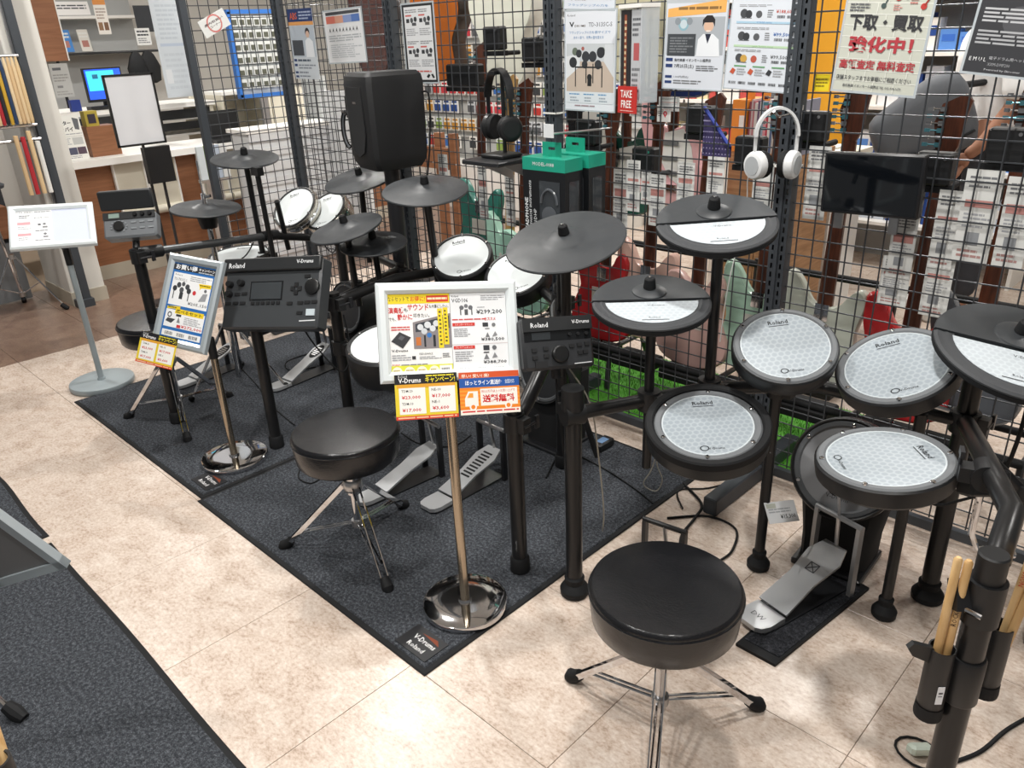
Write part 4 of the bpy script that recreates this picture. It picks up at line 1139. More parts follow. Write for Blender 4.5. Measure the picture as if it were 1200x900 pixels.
right_sheet = [('t', 0.03, 0.05, 0.022, 'Roland', '3a3c40', 0.01, 0.12), ('t', 0.03, 0.115, 0.05, 'VGD106', '3a3c40', 0.01, 0.29), ('l', 0.55, 0.03, 0.97, 0.1, 3, '9a9ca0'), ('o', 0.2, 0.18, 0.04, '6a6c70'), ('o', 0.28, 0.16, 0.035, '7a7c80'), ('o', 0.36, 0.18, 0.04, '6a6c70'), ('r', 0.17, 0.2, 0.19, 0.27, '55575a'), ('r', 0.25, 0.2, 0.31, 0.27, '55575a'), ('r', 0.37, 0.2, 0.39, 0.27, '55575a'), ('t', 0.46, 0.27, 0.062, '¥299,200', '3a3c40', 0.015, 0.47), ('l', 0.48, 0.17, 0.66, 0.19, 1, 'a4a6aa'),
               ('l', 0.02, 0.31, 0.62, 0.34, 1, 'cc4848'), ('t', 0.6, 0.345, 0.04, 'おススメ', 'd03434', 0.02, 0.2), ('r', 0.02, 0.365, 0.42, 0.405, 'd03c34'), ('t', 0.06, 0.398, 0.024, 'スタンダードセット', 'f4e8e0', 0.0, 0.32), ('l', 0.04, 0.43, 0.36, 0.54, 5, '9a9ca0'), ('r', 0.56, 0.37, 0.66, 0.42, '3a3c40'), ('o', 0.76, 0.4, 0.035, '77797c'), ('r', 0.6, 0.44, 0.68, 0.45, '55575a'), ('p', [(0.6, 0.55), (0.64, 0.49), (0.68, 0.55)], '77797c'), ('p', [(0.72, 0.55), (0.78, 0.48), (0.82, 0.53)], '88898c'), ('t', 0.52, 0.6, 0.045, '¥380,500', '3a3c40', 0.015, 0.42), ('r', 0.0, 0.625, 1.0, 0.63, 'd0c0c0'),
               ('r', 0.02, 0.645, 0.4, 0.685, 'd03c34'), ('t', 0.05, 0.678, 0.024, 'プレミアムセット', 'f4e8e0', 0.0, 0.31), ('l', 0.04, 0.71, 0.36, 0.84, 5, '9a9ca0'), ('r', 0.55, 0.65, 0.66, 0.71, '3a3c40'), ('o', 0.75, 0.68, 0.04, '6a6c70'), ('r', 0.55, 0.73, 0.65, 0.745, '3a3c40'), ('p', [(0.55, 0.82), (0.6, 0.75), (0.65, 0.82)], '77797c'), ('p', [(0.7, 0.81), (0.75, 0.74), (0.8, 0.8)], '88898c'), ('t', 0.54, 0.88, 0.045, '¥388,700', '3a3c40', 0.015, 0.42), ('b', 0.08, 0.92, 0.32, 0.98), ('b', 0.4, 0.92, 0.63, 0.98), ('b', 0.7, 0.92, 0.95, 0.98)]
ship = [('r', 0, 0, 1, 1, 'f0862a')] + [('r', 0, 0.33 + 0.09 * k, 1, 0.37 + 0.09 * k, 'f5a13a') for k in range(6)] + [('r', 0, 0, 1, 0.13, 'd8582e'), ('t', 0.04, 0.13, 0.09, '早い! 安い! 楽!', 'f6ead8', 0.02, 0.46), ('r', 0, 0.14, 1, 0.36, '2a5aa8'), ('t', 0.1, 0.31, 0.12, 'ほっとライン直送便', 'f4f6f8', 0.02, 0.62), ('t', 0.76, 0.3, 0.1, '全国対応', 'e8f0f8', 0.0, 0.16),
        ('p', [(0.08, 0.8), (0.08, 0.62), (0.14, 0.45), (0.3, 0.45), (0.3, 0.8)], 'f6f2ea'), ('p', [(0.12, 0.6), (0.16, 0.49), (0.22, 0.49), (0.22, 0.6)], 'f0a040'), ('r', 0.34, 0.4, 0.96, 0.8, 'f6f2ea'), ('o', 0.21, 0.82, 0.06, 'f6f2ea'), ('o', 0.21, 0.82, 0.035, 'f0862a'), ('o', 0.8, 0.82, 0.06, 'f6f2ea'), ('o', 0.8, 0.82, 0.035, 'f0862a'), ('t', 0.36, 0.5, 0.07, '税込5万円以上のお買い上げで', 'cc3a2c', 0.0, 0.56), ('t', 0.37, 0.73, 0.19, '送料無料', 'd02a2e', 0.03, 0.54), ('r', 0, 0.88, 1, 1, 'f4eee2'), ('l', 0.03, 0.895, 0.97, 0.965, 1, 'd02a2e')]
frame_sign('white framed price sign with two leaflets and two hanging cards on a steel pole', (-1.395, 1.162, 0.0088), (-1.425, 1.206, 0.826), (0.507, 0.856, -0.097), (-0.31, 0.287, 0.906), 0.357, 0.248, 0.028, M_WHITEFRAME, M_POLE, M_CHROME, 0.122,
           [(0.08, 0.115, 0.512, 0.95, 'f2f2f0', left_sheet), (0.516, 0.115, 0.92, 0.95, 'eef0f2', right_sheet)],
           [(0.09, 0.92, 0.525, 1.37, 'e8cf3a', yc), (0.54, 0.93, 0.975, 1.36, 'f0862a', ship)])
blue = [('r', 0, 0, 1, 1, '2f6fb5'), ('r', 0, 0.02, 1, 0.1, '34363a'), ('t', 0.06, 0.09, 0.07, 'お買い得', 'f6f8fa', 0.03, 0.5), ('t', 0.6, 0.07, 0.04, 'キャンペーン', 'f6f8fa', 0.02, 0.36), ('l', 0.6, 0.075, 0.94, 0.1, 1, 'c8d0d8'), ('r', 0.05, 0.13, 0.95, 0.56, 'f2f3f4'), ('t', 0.09, 0.17, 0.02, 'Roland', '44464a', 0.0, 0.16), ('t', 0.08, 0.235, 0.035, 'TD17KVX2-S', '55575a', 0.0, 0.3), ('l', 0.45, 0.15, 0.92, 0.22, 3, 'a4a6aa'),
        ('o', 0.22, 0.29, 0.05, '44464a'), ('o', 0.32, 0.27, 0.04, '55575a'), ('o', 0.42, 0.3, 0.05, '44464a'), ('o', 0.14, 0.34, 0.05, '3a3c40'), ('o', 0.3, 0.35, 0.05, '55575a'), ('o', 0.47, 0.35, 0.05, '3a3c40'), ('r', 0.12, 0.36, 0.14, 0.48, '44464a'), ('r', 0.27, 0.38, 0.35, 0.47, '3a3c40'), ('r', 0.47, 0.37, 0.49, 0.48, '44464a'), ('o', 0.6, 0.36, 0.04, 'cc3a40'), ('p', [(0.66, 0.23), (0.95, 0.22), (0.95, 0.27), (0.74, 0.28), (0.7, 0.31), (0.7, 0.28)], 'f0d02c'), ('l', 0.69, 0.235, 0.92, 0.26, 1, '5a4a20'), ('p', [(0.72, 0.46), (0.8, 0.35), (0.9, 0.34), (0.88, 0.44)], '9a9ca0'), ('o', 0.84, 0.31, 0.03, '6a6c70'), ('t', 0.5, 0.53, 0.045, '¥205,150', '55575a', 0.01, 0.44),
        ('p', [(0.06, 0.585), (0.36, 0.565), (0.36, 0.6), (0.06, 0.62)], 'f0d02c'), ('l', 0.08, 0.58, 0.34, 0.605, 1, '4a4024'), ('r', 0.05, 0.62, 0.95, 0.85, 'f2f3f4'), ('r', 0.26, 0.6, 0.92, 0.665, 'f0d02c'), ('t', 0.28, 0.655, 0.045, '選べるセット', '3c3824', 0.02, 0.6), ('o', 0.15, 0.69, 0.05, '3a3c40'), ('o', 0.15, 0.69, 0.03, 'f2f3f4'), ('r', 0.3, 0.67, 0.42, 0.7, '3a3c40'), ('p', [(0.08, 0.78), (0.12, 0.735), (0.3, 0.74), (0.22, 0.8)], '44464a'), ('p', [(0.34, 0.78), (0.37, 0.7), (0.42, 0.78)], '88898c'), ('l', 0.5, 0.69, 0.92, 0.79, 5, 'a4a6aa'), ('t', 0.46, 0.845, 0.045, '¥272,000', 'cc3a40', 0.02, 0.48), ('r', 0.36, 0.805, 0.45, 0.845, 'cc3a40'), ('r', 0.05, 0.89, 0.95, 0.97, 'f2f3f4'), ('b', 0.12, 0.91, 0.3, 0.955), ('b', 0.4, 0.91, 0.58, 0.955), ('b', 0.68, 0.91, 0.88, 0.955)]
frame_sign('silver framed blue campaign sign with a yellow card hanging from its corner', (-2.725, 1.15, 0.0088), (-2.787, 1.122, 0.652), (0.946, 0.32, -0.061), (-0.097, 0.455, 0.885), 0.262, 0.34, 0.03, M_SILVERFRAME, M_POLE, M_CHROME, 0.128,
           [(0.1, 0.085, 0.9, 0.915, '2f6fb5', blue)], [(-0.18, 0.90, 0.52, 1.24, 'e8cf3a', yc)])
whitep = [('t', 0.03, 0.1, 0.06, 'DTX SERIES', '77797c', 0.0, 0.45), ('l', 0.52, 0.04, 0.97, 0.1, 1, '9a9ca0'), ('l', 0.1, 0.14, 0.4, 0.24, 2, '6a6c70'), ('t', 0.5, 0.26, 0.05, '¥128,000', '55575a', 0.0, 0.42), ('r', 0.04, 0.34, 0.4, 0.42, 'e8a0a6'), ('l', 0.05, 0.45, 0.4, 0.56, 2, 'b4b6ba'), ('o', 0.78, 0.42, 0.045, '77797c'), ('r', 0.6, 0.4, 0.68, 0.46, '6a6c70'), ('r', 0.72, 0.48, 0.86, 0.53, '88898c'), ('l', 0.52, 0.58, 0.97, 0.63, 1, '77797c'), ('r', 0.04, 0.66, 0.4, 0.73, 'e8a0a6'), ('l', 0.05, 0.76, 0.4, 0.86, 2, 'b4b6ba'), ('o', 0.78, 0.7, 0.045, '77797c'), ('r', 0.72, 0.76, 0.86, 0.8, '88898c'), ('l', 0.5, 0.85, 0.95, 0.89, 1, '77797c'), ('l', 0.1, 0.93, 0.95, 0.97, 1, 'a4a6aa')]
frame_sign('white framed sign with one leaflet and an empty half on a grey pole', (-3.97, 1.10, 0.0), (-3.972, 1.073, 0.796), (0.369, 0.928, -0.054), (-0.717, 0.321, 0.619), 0.343, 0.25, 0.03, M_WHITEFRAME, M_GREYMETAL, M_GREYMETAL, 0.148,
           [(0.08, 0.1, 0.50, 0.92, 'f0f2f4', whitep), (0.50, 0.1, 0.92, 0.92, 'ccd3e6', [])], bh=0.03)

# black framed notice on two posts by the counter
es = thing('notice_stand', 'black framed blank notice with black box on two slim posts before the counter', 'sign', (-4.96, 1.95, 0))
ec = V((-4.956, 1.935, 1.187))
ex, ey, en = V((0, 1, 0)), V((0, 0, 1)), V((1, 0, 0))
MB().box(ec, (0.277, 0.385, 0.006), (ex, ey, en)).build('notice_board', ink('dcdee2'), es, smooth=None)
for sx, sy, a, b in ((0, 1, 0.285, 0.012), (0, -1, 0.285, 0.012), (1, 0, 0.012, 0.39), (-1, 0, 0.012, 0.39)):
    MB().box(ec + ex * (sx * 0.138) + ey * (sy * 0.192), (a, b, 0.014), (ex, ey, en)).build('frame_bar', M_BLACK, es, smooth=None)
for s in (-0.022, 0.055):
    MB().box(V((-4.966, 1.96 + s, 0.5)), (0.012, 0.014, 1.0 if s < 0 else 0.9)).build('post', M_SATIN, es, smooth=None)
MB().box(V((-4.95, 2.0, 0.87)), (0.05, 0.155, 0.21)).build('leaflet_box', M_BLACK, es, smooth=None)
MB().bbox(V((-4.96, 1.97, 0.012)), (0.3, 0.3, 0.024), 0.004).build('floor_plate', M_SATIN, es, smooth=None)

# ------------------------------------------------------------------ sticks, holder, cables at the near right leg
hd = thing('stick_holder', 'black double drumstick holder clamped to the near rack leg', 'holder', RN + UPV * (RNZ - 0.42))
h0 = EYE + ray(1096, 800) * 1.30
sdir = V((CR.x, CR.y, 0)).normalized()
hz = RNZ - 0.265
cupL = RN - sdir * 0.05 + UPV * hz; cupR = RN + sdir * 0.015 + V((0.015, 0.055, 0)) + UPV * (hz + 0.02)
for c_, nm in ((cupL, 'cup'), (cupR, 'cup')):
    m = MB(); 
    m.lathe([(0.019, -0.085), (0.0225, -0.08), (0.0225, 0.07), (0.020, 0.07), (0.020, -0.07), (0.001, -0.07)], 20, c_).build(nm, M_BLACK, hd)
    MB().lathe([(0.0235, -0.088), (0.0245, -0.08), (0.0235, -0.06)], 20, c_, caps=False).build('cup_end', M_RUBBER, hd)
MB().lathe([(0.0275, -0.05), (0.03, -0.045), (0.03, 0.045), (0.0275, 0.05)], 22, RN + UPV * hz).box(cupL.lerp(RN + UPV * hz, 0.5), (0.05, 0.018, 0.08), (sdir, UPV.cross(sdir), UPV)).build('clip', M_BLACK, hd)
lug = cupL - sdir * 0.028 + UPV * 0.062
MB().prism([(-0.035, 0.012), (-0.026, 0.022), (0.01, 0.01), (0.02, -0.03), (-0.025, -0.005)], -0.005, 0.005, lug, (sdir, UPV, sdir.cross(UPV))).build('lug', M_BLACK, hd, smooth=None)
poster('logo_sticker', 'white diamond sticker on the black stick holder', 'sticker', cupL + (sdir.cross(UPV)) * 0.0232 - UPV * 0.02, sdir, UPV, 0.012, 0.04, 'e8eaee', [('r', 0.2, 0.3, 0.8, 0.4, '55575c'), ('r', 0.2, 0.5, 0.8, 0.56, '8a8c90')], thick=0.001)
def stick(label, p0, p1, ink_txt=None, col='3a2a20', group=None):
    p0, p1 = V(p0), V(p1); d = p1 - p0
    t = thing('drum_stick', label, 'drumstick', p0, group=group)
    MB().tube([p0, p0 + d * 0.02, p0 + d * 0.5, p1 - d * 0.015, p1], [0.0055, 0.0072, 0.0074, 0.0072, 0.004], 12).build('shaft', M_STICK, t)
    if ink_txt:
        u = d.normalized(); f = (EYE - p0).normalized(); f = (f - u * f.dot(u)).normalized(); s = f.cross(u)
        p = MB(); put_text(p, ink_txt, p0 + d * 0.58 + f * 0.0078 - s * 0.004, -u if False else u, -s if False else f.cross(u), h=0.008, m=ink(col)); p.build('stamp', None, t, smooth=None, kind='stuff')
    return t
stick('pale hickory drumstick upright in the near holder cup', cupL + V((0.006, 0.004, -0.06)), cupL + V((0.008, 0.004, 0.258)), 'ROCK', group=None)
stick('pale hickory drumstick with dark lettering in front of its pair in the near cup', cupL + V((-0.006, -0.006, -0.06)), cupL + V((-0.006, -0.005, 0.262)), None)
sr = (cupR - UPV * 0.055); 
stick('wooden drumstick with red lettering leaning out of the far holder cup', sr, sr + sdir * 0.022 + UPV * 0.37 + V((0.004, 0.0, 0)), 'NOVA', 'c8362c')
stick('plain wooden drumstick leaning beside the red lettered one', sr + V((0.008, -0.008, 0)), sr + sdir * 0.036 + UPV * 0.365 + V((0.012, -0.004, 0)))
def cable(label, pts, r=0.0032, m=None, name='cable', cat='cable', group=None):
    P = [V(p) for p in pts]; out = []
    for i in range(len(P) - 1):
        a, b, c, d = P[max(i - 1, 0)], P[i], P[i + 1], P[min(i + 2, len(P) - 1)]
        for k in range(6):
            t_ = k / 6
            out.append(0.5 * ((2 * b) + (c - a) * t_ + (2 * a - 5 * b + 4 * c - d) * t_ ** 2 + (3 * b - a - 3 * c + d) * t_ ** 3))
    out.append(P[-1])
    return solo(MB().tube(out, r, 6), name, m or M_RUBBER, label, cat, (P[0].x, P[0].y, P[0].z - r), group)
def fl(u, v, z=0.0045):
    return onz(u, v, z)
cable('thick black cable looping on the tiles beside the grid foot', [fl(782, 607), fl(830, 605), fl(862, 620), fl(858, 645), fl(842, 658)], 0.004)
cable('black cable running from under the wide snare pad to the near throne', [fl(800, 566), fl(822, 590), fl(815, 606), fl(800, 625), fl(797, 640)], 0.005)
cable('thin black cable curling away from the mat edge towards the grid foot', [fl(800, 596), fl(795, 575), fl(830, 572), fl(860, 563), fl(890, 548)], 0.003)
cable('black cable crossing the carpet beside the middle drum throne', [onz(272, 421, 0.012), onz(300, 450, 0.012), onz(318, 475, 0.012), onz(345, 498, 0.012)], 0.003)
cable('small black cable loop on the carpet under the middle throne', [onz(352, 548, 0.012), onz(350, 560, 0.012), onz(366, 566, 0.012), onz(384, 552, 0.012), onz(382, 545, 0.012)], 0.0025)
cable('black cable lying on the carpet behind the centre sign pole', [onz(470, 507, 0.012), onz(492, 520, 0.012), onz(530, 523, 0.012), onz(552, 510, 0.012)], 0.003)
lp = onz(770, 545, 0.12)
cable('pale wire loop hanging beside the wide snare pad', [lp + UPV * 0.06, lp, lp - UPV * 0.06 + sdir * 0.02, lp - UPV * 0.105, lp - UPV * 0.075 - sdir * 0.045, lp - UPV * 0.02 - sdir * 0.02, lp + UPV * 0.055], 0.002, mat('wire_beige', 'a8a396', 0.5))
cable('thick black cable with inline plug on the tiles under the near rack leg', [fl(1118, 893), fl(1150, 880), fl(1180, 855), fl(1215, 835)], 0.005)
pb = fl(1077, 884, 0)
ps = thing('cable_weight', 'pale green plastic block with black ring on the tiles behind the near rack leg', 'block', pb)
MB().bbox(pb + UPV * 0.016, (0.05, 0.035, 0.028), 0.006, (CR, CU.cross(CR), UPV)).build('block', mat('pale_green_plastic', 'cfdccf', 0.4), ps)
MB().tube([pb + V((0.05 * math.cos(a * math.pi / 8), 0.04 * math.sin(a * math.pi / 8), 0.004)) for a in range(17)], 0.003, 6).build('ring', M_RUBBER, ps)

# ------------------------------------------------------------------ things hung on the grid wall
XW, ZW = V((1, 0, 0)), V((0, 0, 1))
FRONT = GY - 0.012
def wall_poster(name, label, tl, tr, br, bl, col, items, y=FRONT, **k):
    a, b, c, d = [ony(u, v, y) for u, v in (tl, tr, br, bl)]
    C = (a + b + c + d) / 4
    w = ((b - a).length + (c - d).length) / 2; h = ((d - a).length + (c - b).length) / 2
    X = ((b - a) + (c - d)).normalized(); X.y = 0; X.normalize()
    Y = V((0, -1, 0)).cross(X) * 1.0
    Y = V((-X.z, 0, X.x))
    return poster(name, label, 'poster', C, X, Y, w, h, col, items, **k)
wall_poster('poster', 'tall pale leaflet with dark blue heading and portrait beside the grid corner post', (337, 11), (366, 9), (374, 93), (346, 92), 'cfd6dc',
            [('r', 0, 0, 1, 0.18, '2c3f6e'), ('t', 0.08, 0.15, 0.1, 'ABS', 'd0603a', 0.02, 0.3), ('l', 0.45, 0.03, 0.95, 0.16, 3, 'aab6d0'), ('r', 0, 0.18, 1, 0.23, 'e0a060'), ('r', 0.02, 0.24, 0.98, 0.68, 'b8c2cc'), ('r', 0.06, 0.44, 0.5, 0.66, '4a4e54'), ('o', 0.72, 0.33, 0.09, '3a3234'), ('o', 0.72, 0.36, 0.07, 'd8b8a4'), ('p', [(0.58, 0.68), (0.6, 0.45), (0.7, 0.41), (0.78, 0.41), (0.9, 0.46), (0.92, 0.68)], 'e8ecf0'), ('r', 0.04, 0.71, 0.16, 0.745, '2c3f6e'), ('l', 0.2, 0.7, 0.9, 0.76, 1, '55606e'), ('r', 0.04, 0.78, 0.16, 0.815, '2c3f6e'), ('l', 0.2, 0.78, 0.9, 0.86, 2, '88909a'), ('r', 0.04, 0.89, 0.16, 0.92, '2c3f6e'), ('l', 0.2, 0.88, 0.7, 0.93, 1, '88909a'), ('r', 0.04, 0.95, 0.16, 0.98, '2c3f6e'), ('l', 0.2, 0.94, 0.8, 0.98, 1, '88909a')])
wall_poster('poster', 'small white framed chart with rainbow header strip left of the loudspeaker', (379, 14), (423, 9), (429, 71), (386, 74), 'e6e8ea',
            [('r', 0.06, 0.02, 0.95, 0.08, '4a4c50'), ('r', 0.06, 0.1, 0.3, 0.24, 'd87a6a'), ('r', 0.3, 0.1, 0.52, 0.24, 'd8a08a'), ('r', 0.52, 0.1, 0.74, 0.24, '8a9cc8'), ('r', 0.74, 0.1, 0.95, 0.24, '5a7ab8')] + [('p', [(0.1 + 0.09 * k, 0.42), (0.14 + 0.09 * k, 0.32), (0.16 + 0.09 * k, 0.42), (0.13 + 0.09 * k, 0.38)], '34363a') for k in range(9)] + [('l', 0.08, 0.46, 0.94, 0.6, 3, 'b0b4b8'), ('l', 0.1, 0.64, 0.94, 0.92, 7, 'c0c4c8')], sleeve=0.006)
wall_poster('poster', 'white drum leaflet with thick black border above the loudspeaker', (472, 6), (507, 3), (513, 96), (477, 96), '2a2c2e',
            [('r', 0.06, 0.03, 0.95, 0.97, 'e2e4e6')] + [it for r in range(2) for c in range(2) for it in (('l', 0.1 + 0.43 * c, 0.06 + 0.4 * r, 0.48 + 0.43 * c, 0.11 + 0.4 * r, 2, '88898c'), ('r', 0.1 + 0.43 * c, 0.13 + 0.4 * r, 0.3 + 0.43 * c, 0.15 + 0.4 * r, 'cc6a64'), ('r', 0.12 + 0.43 * c, 0.18 + 0.4 * r, 0.22 + 0.43 * c, 0.23 + 0.4 * r, '3a3c40'), ('o', 0.3 + 0.43 * c, 0.2 + 0.4 * r, 0.05, '55575a'), ('o', 0.42 + 0.43 * c, 0.19 + 0.4 * r, 0.05, '3a3c40'), ('r', 0.3 + 0.43 * c, 0.23 + 0.4 * r, 0.44 + 0.43 * c, 0.27 + 0.4 * r, '55575a'), ('l', 0.1 + 0.43 * c, 0.3 + 0.4 * r, 0.48 + 0.43 * c, 0.4 + 0.4 * r, 4, 'a4a6aa'))] + [('l', 0.1, 0.84, 0.9, 0.88, 1, 'cc6a64'), ('p', [(0.65, 0.93), (0.72, 0.89), (0.78, 0.91), (0.71, 0.95)], '2a2c2e'), ('p', [(0.8, 0.9), (0.86, 0.89), (0.92, 0.94), (0.86, 0.95)], '2a2c2e')], sleeve=0.007)
td = [('t', 0.04, 0.05, 0.022, 'Roland', '55575a', 0.0, 0.16), ('t', 0.08, 0.155, 0.05, 'V', '26282a', 0.03, 0.1), ('t', 0.19, 0.155, 0.022, 'DRUMS', '6a5c50', 0.01, 0.22), ('t', 0.47, 0.155, 0.042, 'TD-313SC-S', '4a4c50', 0.0, 0.46), ('t', 0.08, 0.225, 0.03, 'フラッグシップの力を', '4a86b8', 0.0, 0.5), ('t', 0.6, 0.225, 0.03, '新サイズで', '4a86b8', 0.0, 0.3), ('t', 0.17, 0.275, 0.03, 'まるい音で、世界の音を変える', '4a86b8', 0.0, 0.6), ('r', 0.02, 0.32, 0.98, 0.81, 'c2b2a4'), ('r', 0.02, 0.32, 0.98, 0.5, 'c3c8cc'), ('p', [(0.02, 0.45), (0.3, 0.42), (0.3, 0.55), (0.02, 0.68)], 'dadde0'), ('p', [(0.98, 0.33), (0.8, 0.33), (0.78, 0.5), (0.98, 0.66)], 'd0d4d8'), ('o', 0.2, 0.4, 0.06, '6a7468'), ('o', 0.75, 0.39, 0.05, '5e6a60'), ('o', 0.36, 0.37, 0.03, 'a4605a'), ('r', 0.32, 0.41, 0.62, 0.445, 'e6e8ea'), ('o', 0.42, 0.45, 0.08, '3a3c40'), ('o', 0.56, 0.45, 0.08, '3a3c40'), ('o', 0.28, 0.42, 0.06, '3a3c40'), ('o', 0.72, 0.41, 0.08, '34363a'), ('o', 0.16, 0.51, 0.08, '34363a'), ('o', 0.4, 0.53, 0.06, '3a3c40'), ('o', 0.67, 0.53, 0.07, '3a3c40'), ('r', 0.2, 0.55, 0.22, 0.76, '2c2e30'), ('r', 0.74, 0.54, 0.76, 0.76, '2c2e30'), ('r', 0.42, 0.52, 0.44, 0.72, '2c2e30'), ('r', 0.56, 0.52, 0.58, 0.72, '2c2e30'), ('r', 0.2, 0.55, 0.76, 0.565, '2c2e30'), ('o', 0.5, 0.66, 0.05, '2a2c2e'), ('r', 0.46, 0.66, 0.54, 0.75, '2a2c2e'), ('r', 0.02, 0.81, 0.98, 0.93, 'd6dce2')] + [('l', 0.08 + 0.3 * k, 0.825, 0.3 + 0.3 * k, 0.85, 1, '5a90bc') for k in range(3)] + [('l', 0.1 + 0.3 * k, 0.86, 0.28 + 0.3 * k, 0.92, 2, '9aa4ae') for k in range(3)] + [('l', 0.2, 0.945, 0.75, 0.97, 1, 'a08a90')]
wall_poster('poster', 'tall clear-sleeved poster of a drum kit in a pale room headed TD-313SC-S', (663, 13), (722, 12), (720, 130), (663, 128), 'dfe3ea', td, sleeve=0.005)
wall_poster('poster', 'clear-sleeved drum kit poster just above the pale room poster', (663, -92), (723, -93), (723, 10), (663, 11), 'd9dfe8',
            [('t', 0.1, 0.9, 0.05, 'V', '26282a', 0.03, 0.1), ('t', 0.22, 0.9, 0.022, 'DRUMS', '6a5c50', 0.01, 0.22), ('t', 0.5, 0.89, 0.042, 'TD-313SC-S', '4a4c50', 0.0, 0.44), ('t', 0.08, 0.97, 0.03, 'フラッグシップの力を', '4a86b8', 0.0, 0.8)], sleeve=0.004)
wall_poster('poster', 'event poster with a smiling man in a white coat beside a blackboard', (783, -62), (855, -64), (849, 104), (780, 104), 'd3d8e0',
            [('r', 0, 0, 1, 0.38, 'b9c0c6'), ('p', [(0.02, 0.42), (0.98, 0.36), (0.98, 0.45), (0.02, 0.48)], 'e6ae62'), ('l', 0.2, 0.4, 0.9, 0.44, 1, '8a6a40'), ('r', 0.02, 0.48, 0.98, 0.75, 'a8aeb4'), ('r', 0.04, 0.6, 0.52, 0.76, '44484c'), ('l', 0.08, 0.62, 0.48, 0.74, 6, '7a7e82'), ('o', 0.3, 0.53, 0.09, '8ab0bc'), ('o', 0.3, 0.53, 0.06, 'c2d0d6'), ('o', 0.2, 0.51, 0.05, '8a9298'), ('o', 0.4, 0.51, 0.05, '8a9298'), ('p', [(0.54, 0.76), (0.56, 0.64), (0.64, 0.6), (0.8, 0.6), (0.9, 0.64), (0.93, 0.76)], 'e4e8ec'), ('p', [(0.67, 0.6), (0.72, 0.67), (0.77, 0.6)], '2c3040'), ('o', 0.72, 0.545, 0.08, 'd8b49c'), ('p', [(0.62, 0.55), (0.62, 0.5), (0.68, 0.47), (0.77, 0.47), (0.82, 0.5), (0.82, 0.55), (0.79, 0.52), (0.65, 0.52)], '2c2a2c'), ('r', 0.685, 0.575, 0.755, 0.583, 'f0ece8'),
             ('r', 0.03, 0.775, 0.15, 0.8, '2c3f6e'), ('t', 0.18, 0.802, 0.024, '島村楽器 イオンモール福岡店', '2c2e34', 0.01, 0.62), ('r', 0.03, 0.82, 0.15, 0.845, '2c3f6e'), ('t', 0.18, 0.852, 0.034, '7月25日(土)', '2c2e34', 0.01, 0.34), ('l', 0.56, 0.825, 0.96, 0.87, 3, '66686c'), ('r', 0.03, 0.905, 0.15, 0.925, '2c3f6e'), ('t', 0.18, 0.925, 0.02, '1,100円(税込)', '44464a', 0.0, 0.26), ('r', 0.03, 0.945, 0.15, 0.965, '2c3f6e'), ('l', 0.18, 0.935, 0.66, 0.97, 2, '77797c')], sleeve=0.004)
ser = [('l', 0.1, 0.03, 0.95, 0.3, 8, 'c0c4c8')]
for k, (y, c) in enumerate(((0.42, '9a5a50'), (0.58, '3a6ab0'), (0.74, '3a6ab0'))):
    ser += [('l', 0.1, y - 0.035, 0.62, y - 0.015, 2, '9a9ca0'), ('o', 0.18, y + 0.03, 0.055, '4a4c50'), ('o', 0.25, y + 0.035, 0.05, '3a3c40' if k < 2 else 'c8a050'), ('o', 0.4, y + 0.035, 0.045, '5a5c60' if k < 2 else 'b85a4a'), ('r', 0.14, y + 0.06, 0.3, y + 0.065, '66686c'), ('l', 0.52, y, 0.6, y + 0.06, 4, '77797c'), ('t', 0.64, y + 0.03, 0.03, ('¥188,600', '¥99,500', '¥99,500')[k], ('c05040', '3a6ab0', '66686c')[k], 0.01, 0.24), ('b', 0.66, y + 0.04, 0.77, y + 0.06), ('b', 0.8, y + 0.04, 0.91, y + 0.06)]
ser += [('r', 0.08, 0.505, 0.95, 0.52, 'a8c8dc'), ('t', 0.38, 0.517, 0.012, 'STAGE series', '3a6ab0', 0.0, 0.22), ('r', 0.08, 0.675, 0.95, 0.69, 'b8d4b0'), ('t', 0.36, 0.688, 0.012, 'Little Session series', '5a8a50', 0.0, 0.3)] + [('r', 0.12 + 0.28 * k, 0.825, 0.3 + 0.28 * k, 0.835, '6aa070') for k in range(3)] + [('p', [(0.06 + 0.27 * k, 0.88), (0.1 + 0.27 * k, 0.845), (0.15 + 0.27 * k, 0.86), (0.12 + 0.27 * k, 0.895)], 'c05a40' if k < 2 else '3a3c40') for k in range(3)] + [('l', 0.17 + 0.27 * k, 0.845, 0.32 + 0.27 * k, 0.9, 3, 'a4a6aa') for k in range(3)] + [('b', 0.06 + 0.15 * k, 0.945, 0.17 + 0.15 * k, 0.965) for k in range(6)]
wall_poster('poster', 'white price list of small drum kits with barcodes beside the slotted post', (862, -62), (947, -62), (932, 107), (853, 104), 'd6dce4', ser, sleeve=0.004)
brick = [('r', 0, k / 14, 1, k / 14 + 0.006, 'e2e4dc') for k in range(1, 14)] + [('r', (0.12 + 0.25 * j + 0.12 * (k % 2)), k / 14, (0.13 + 0.25 * j + 0.12 * (k % 2)), (k + 1) / 14, 'e2e4dc') for k in range(14) for j in range(4) if 0.13 + 0.25 * j + 0.12 * (k % 2) < 1]
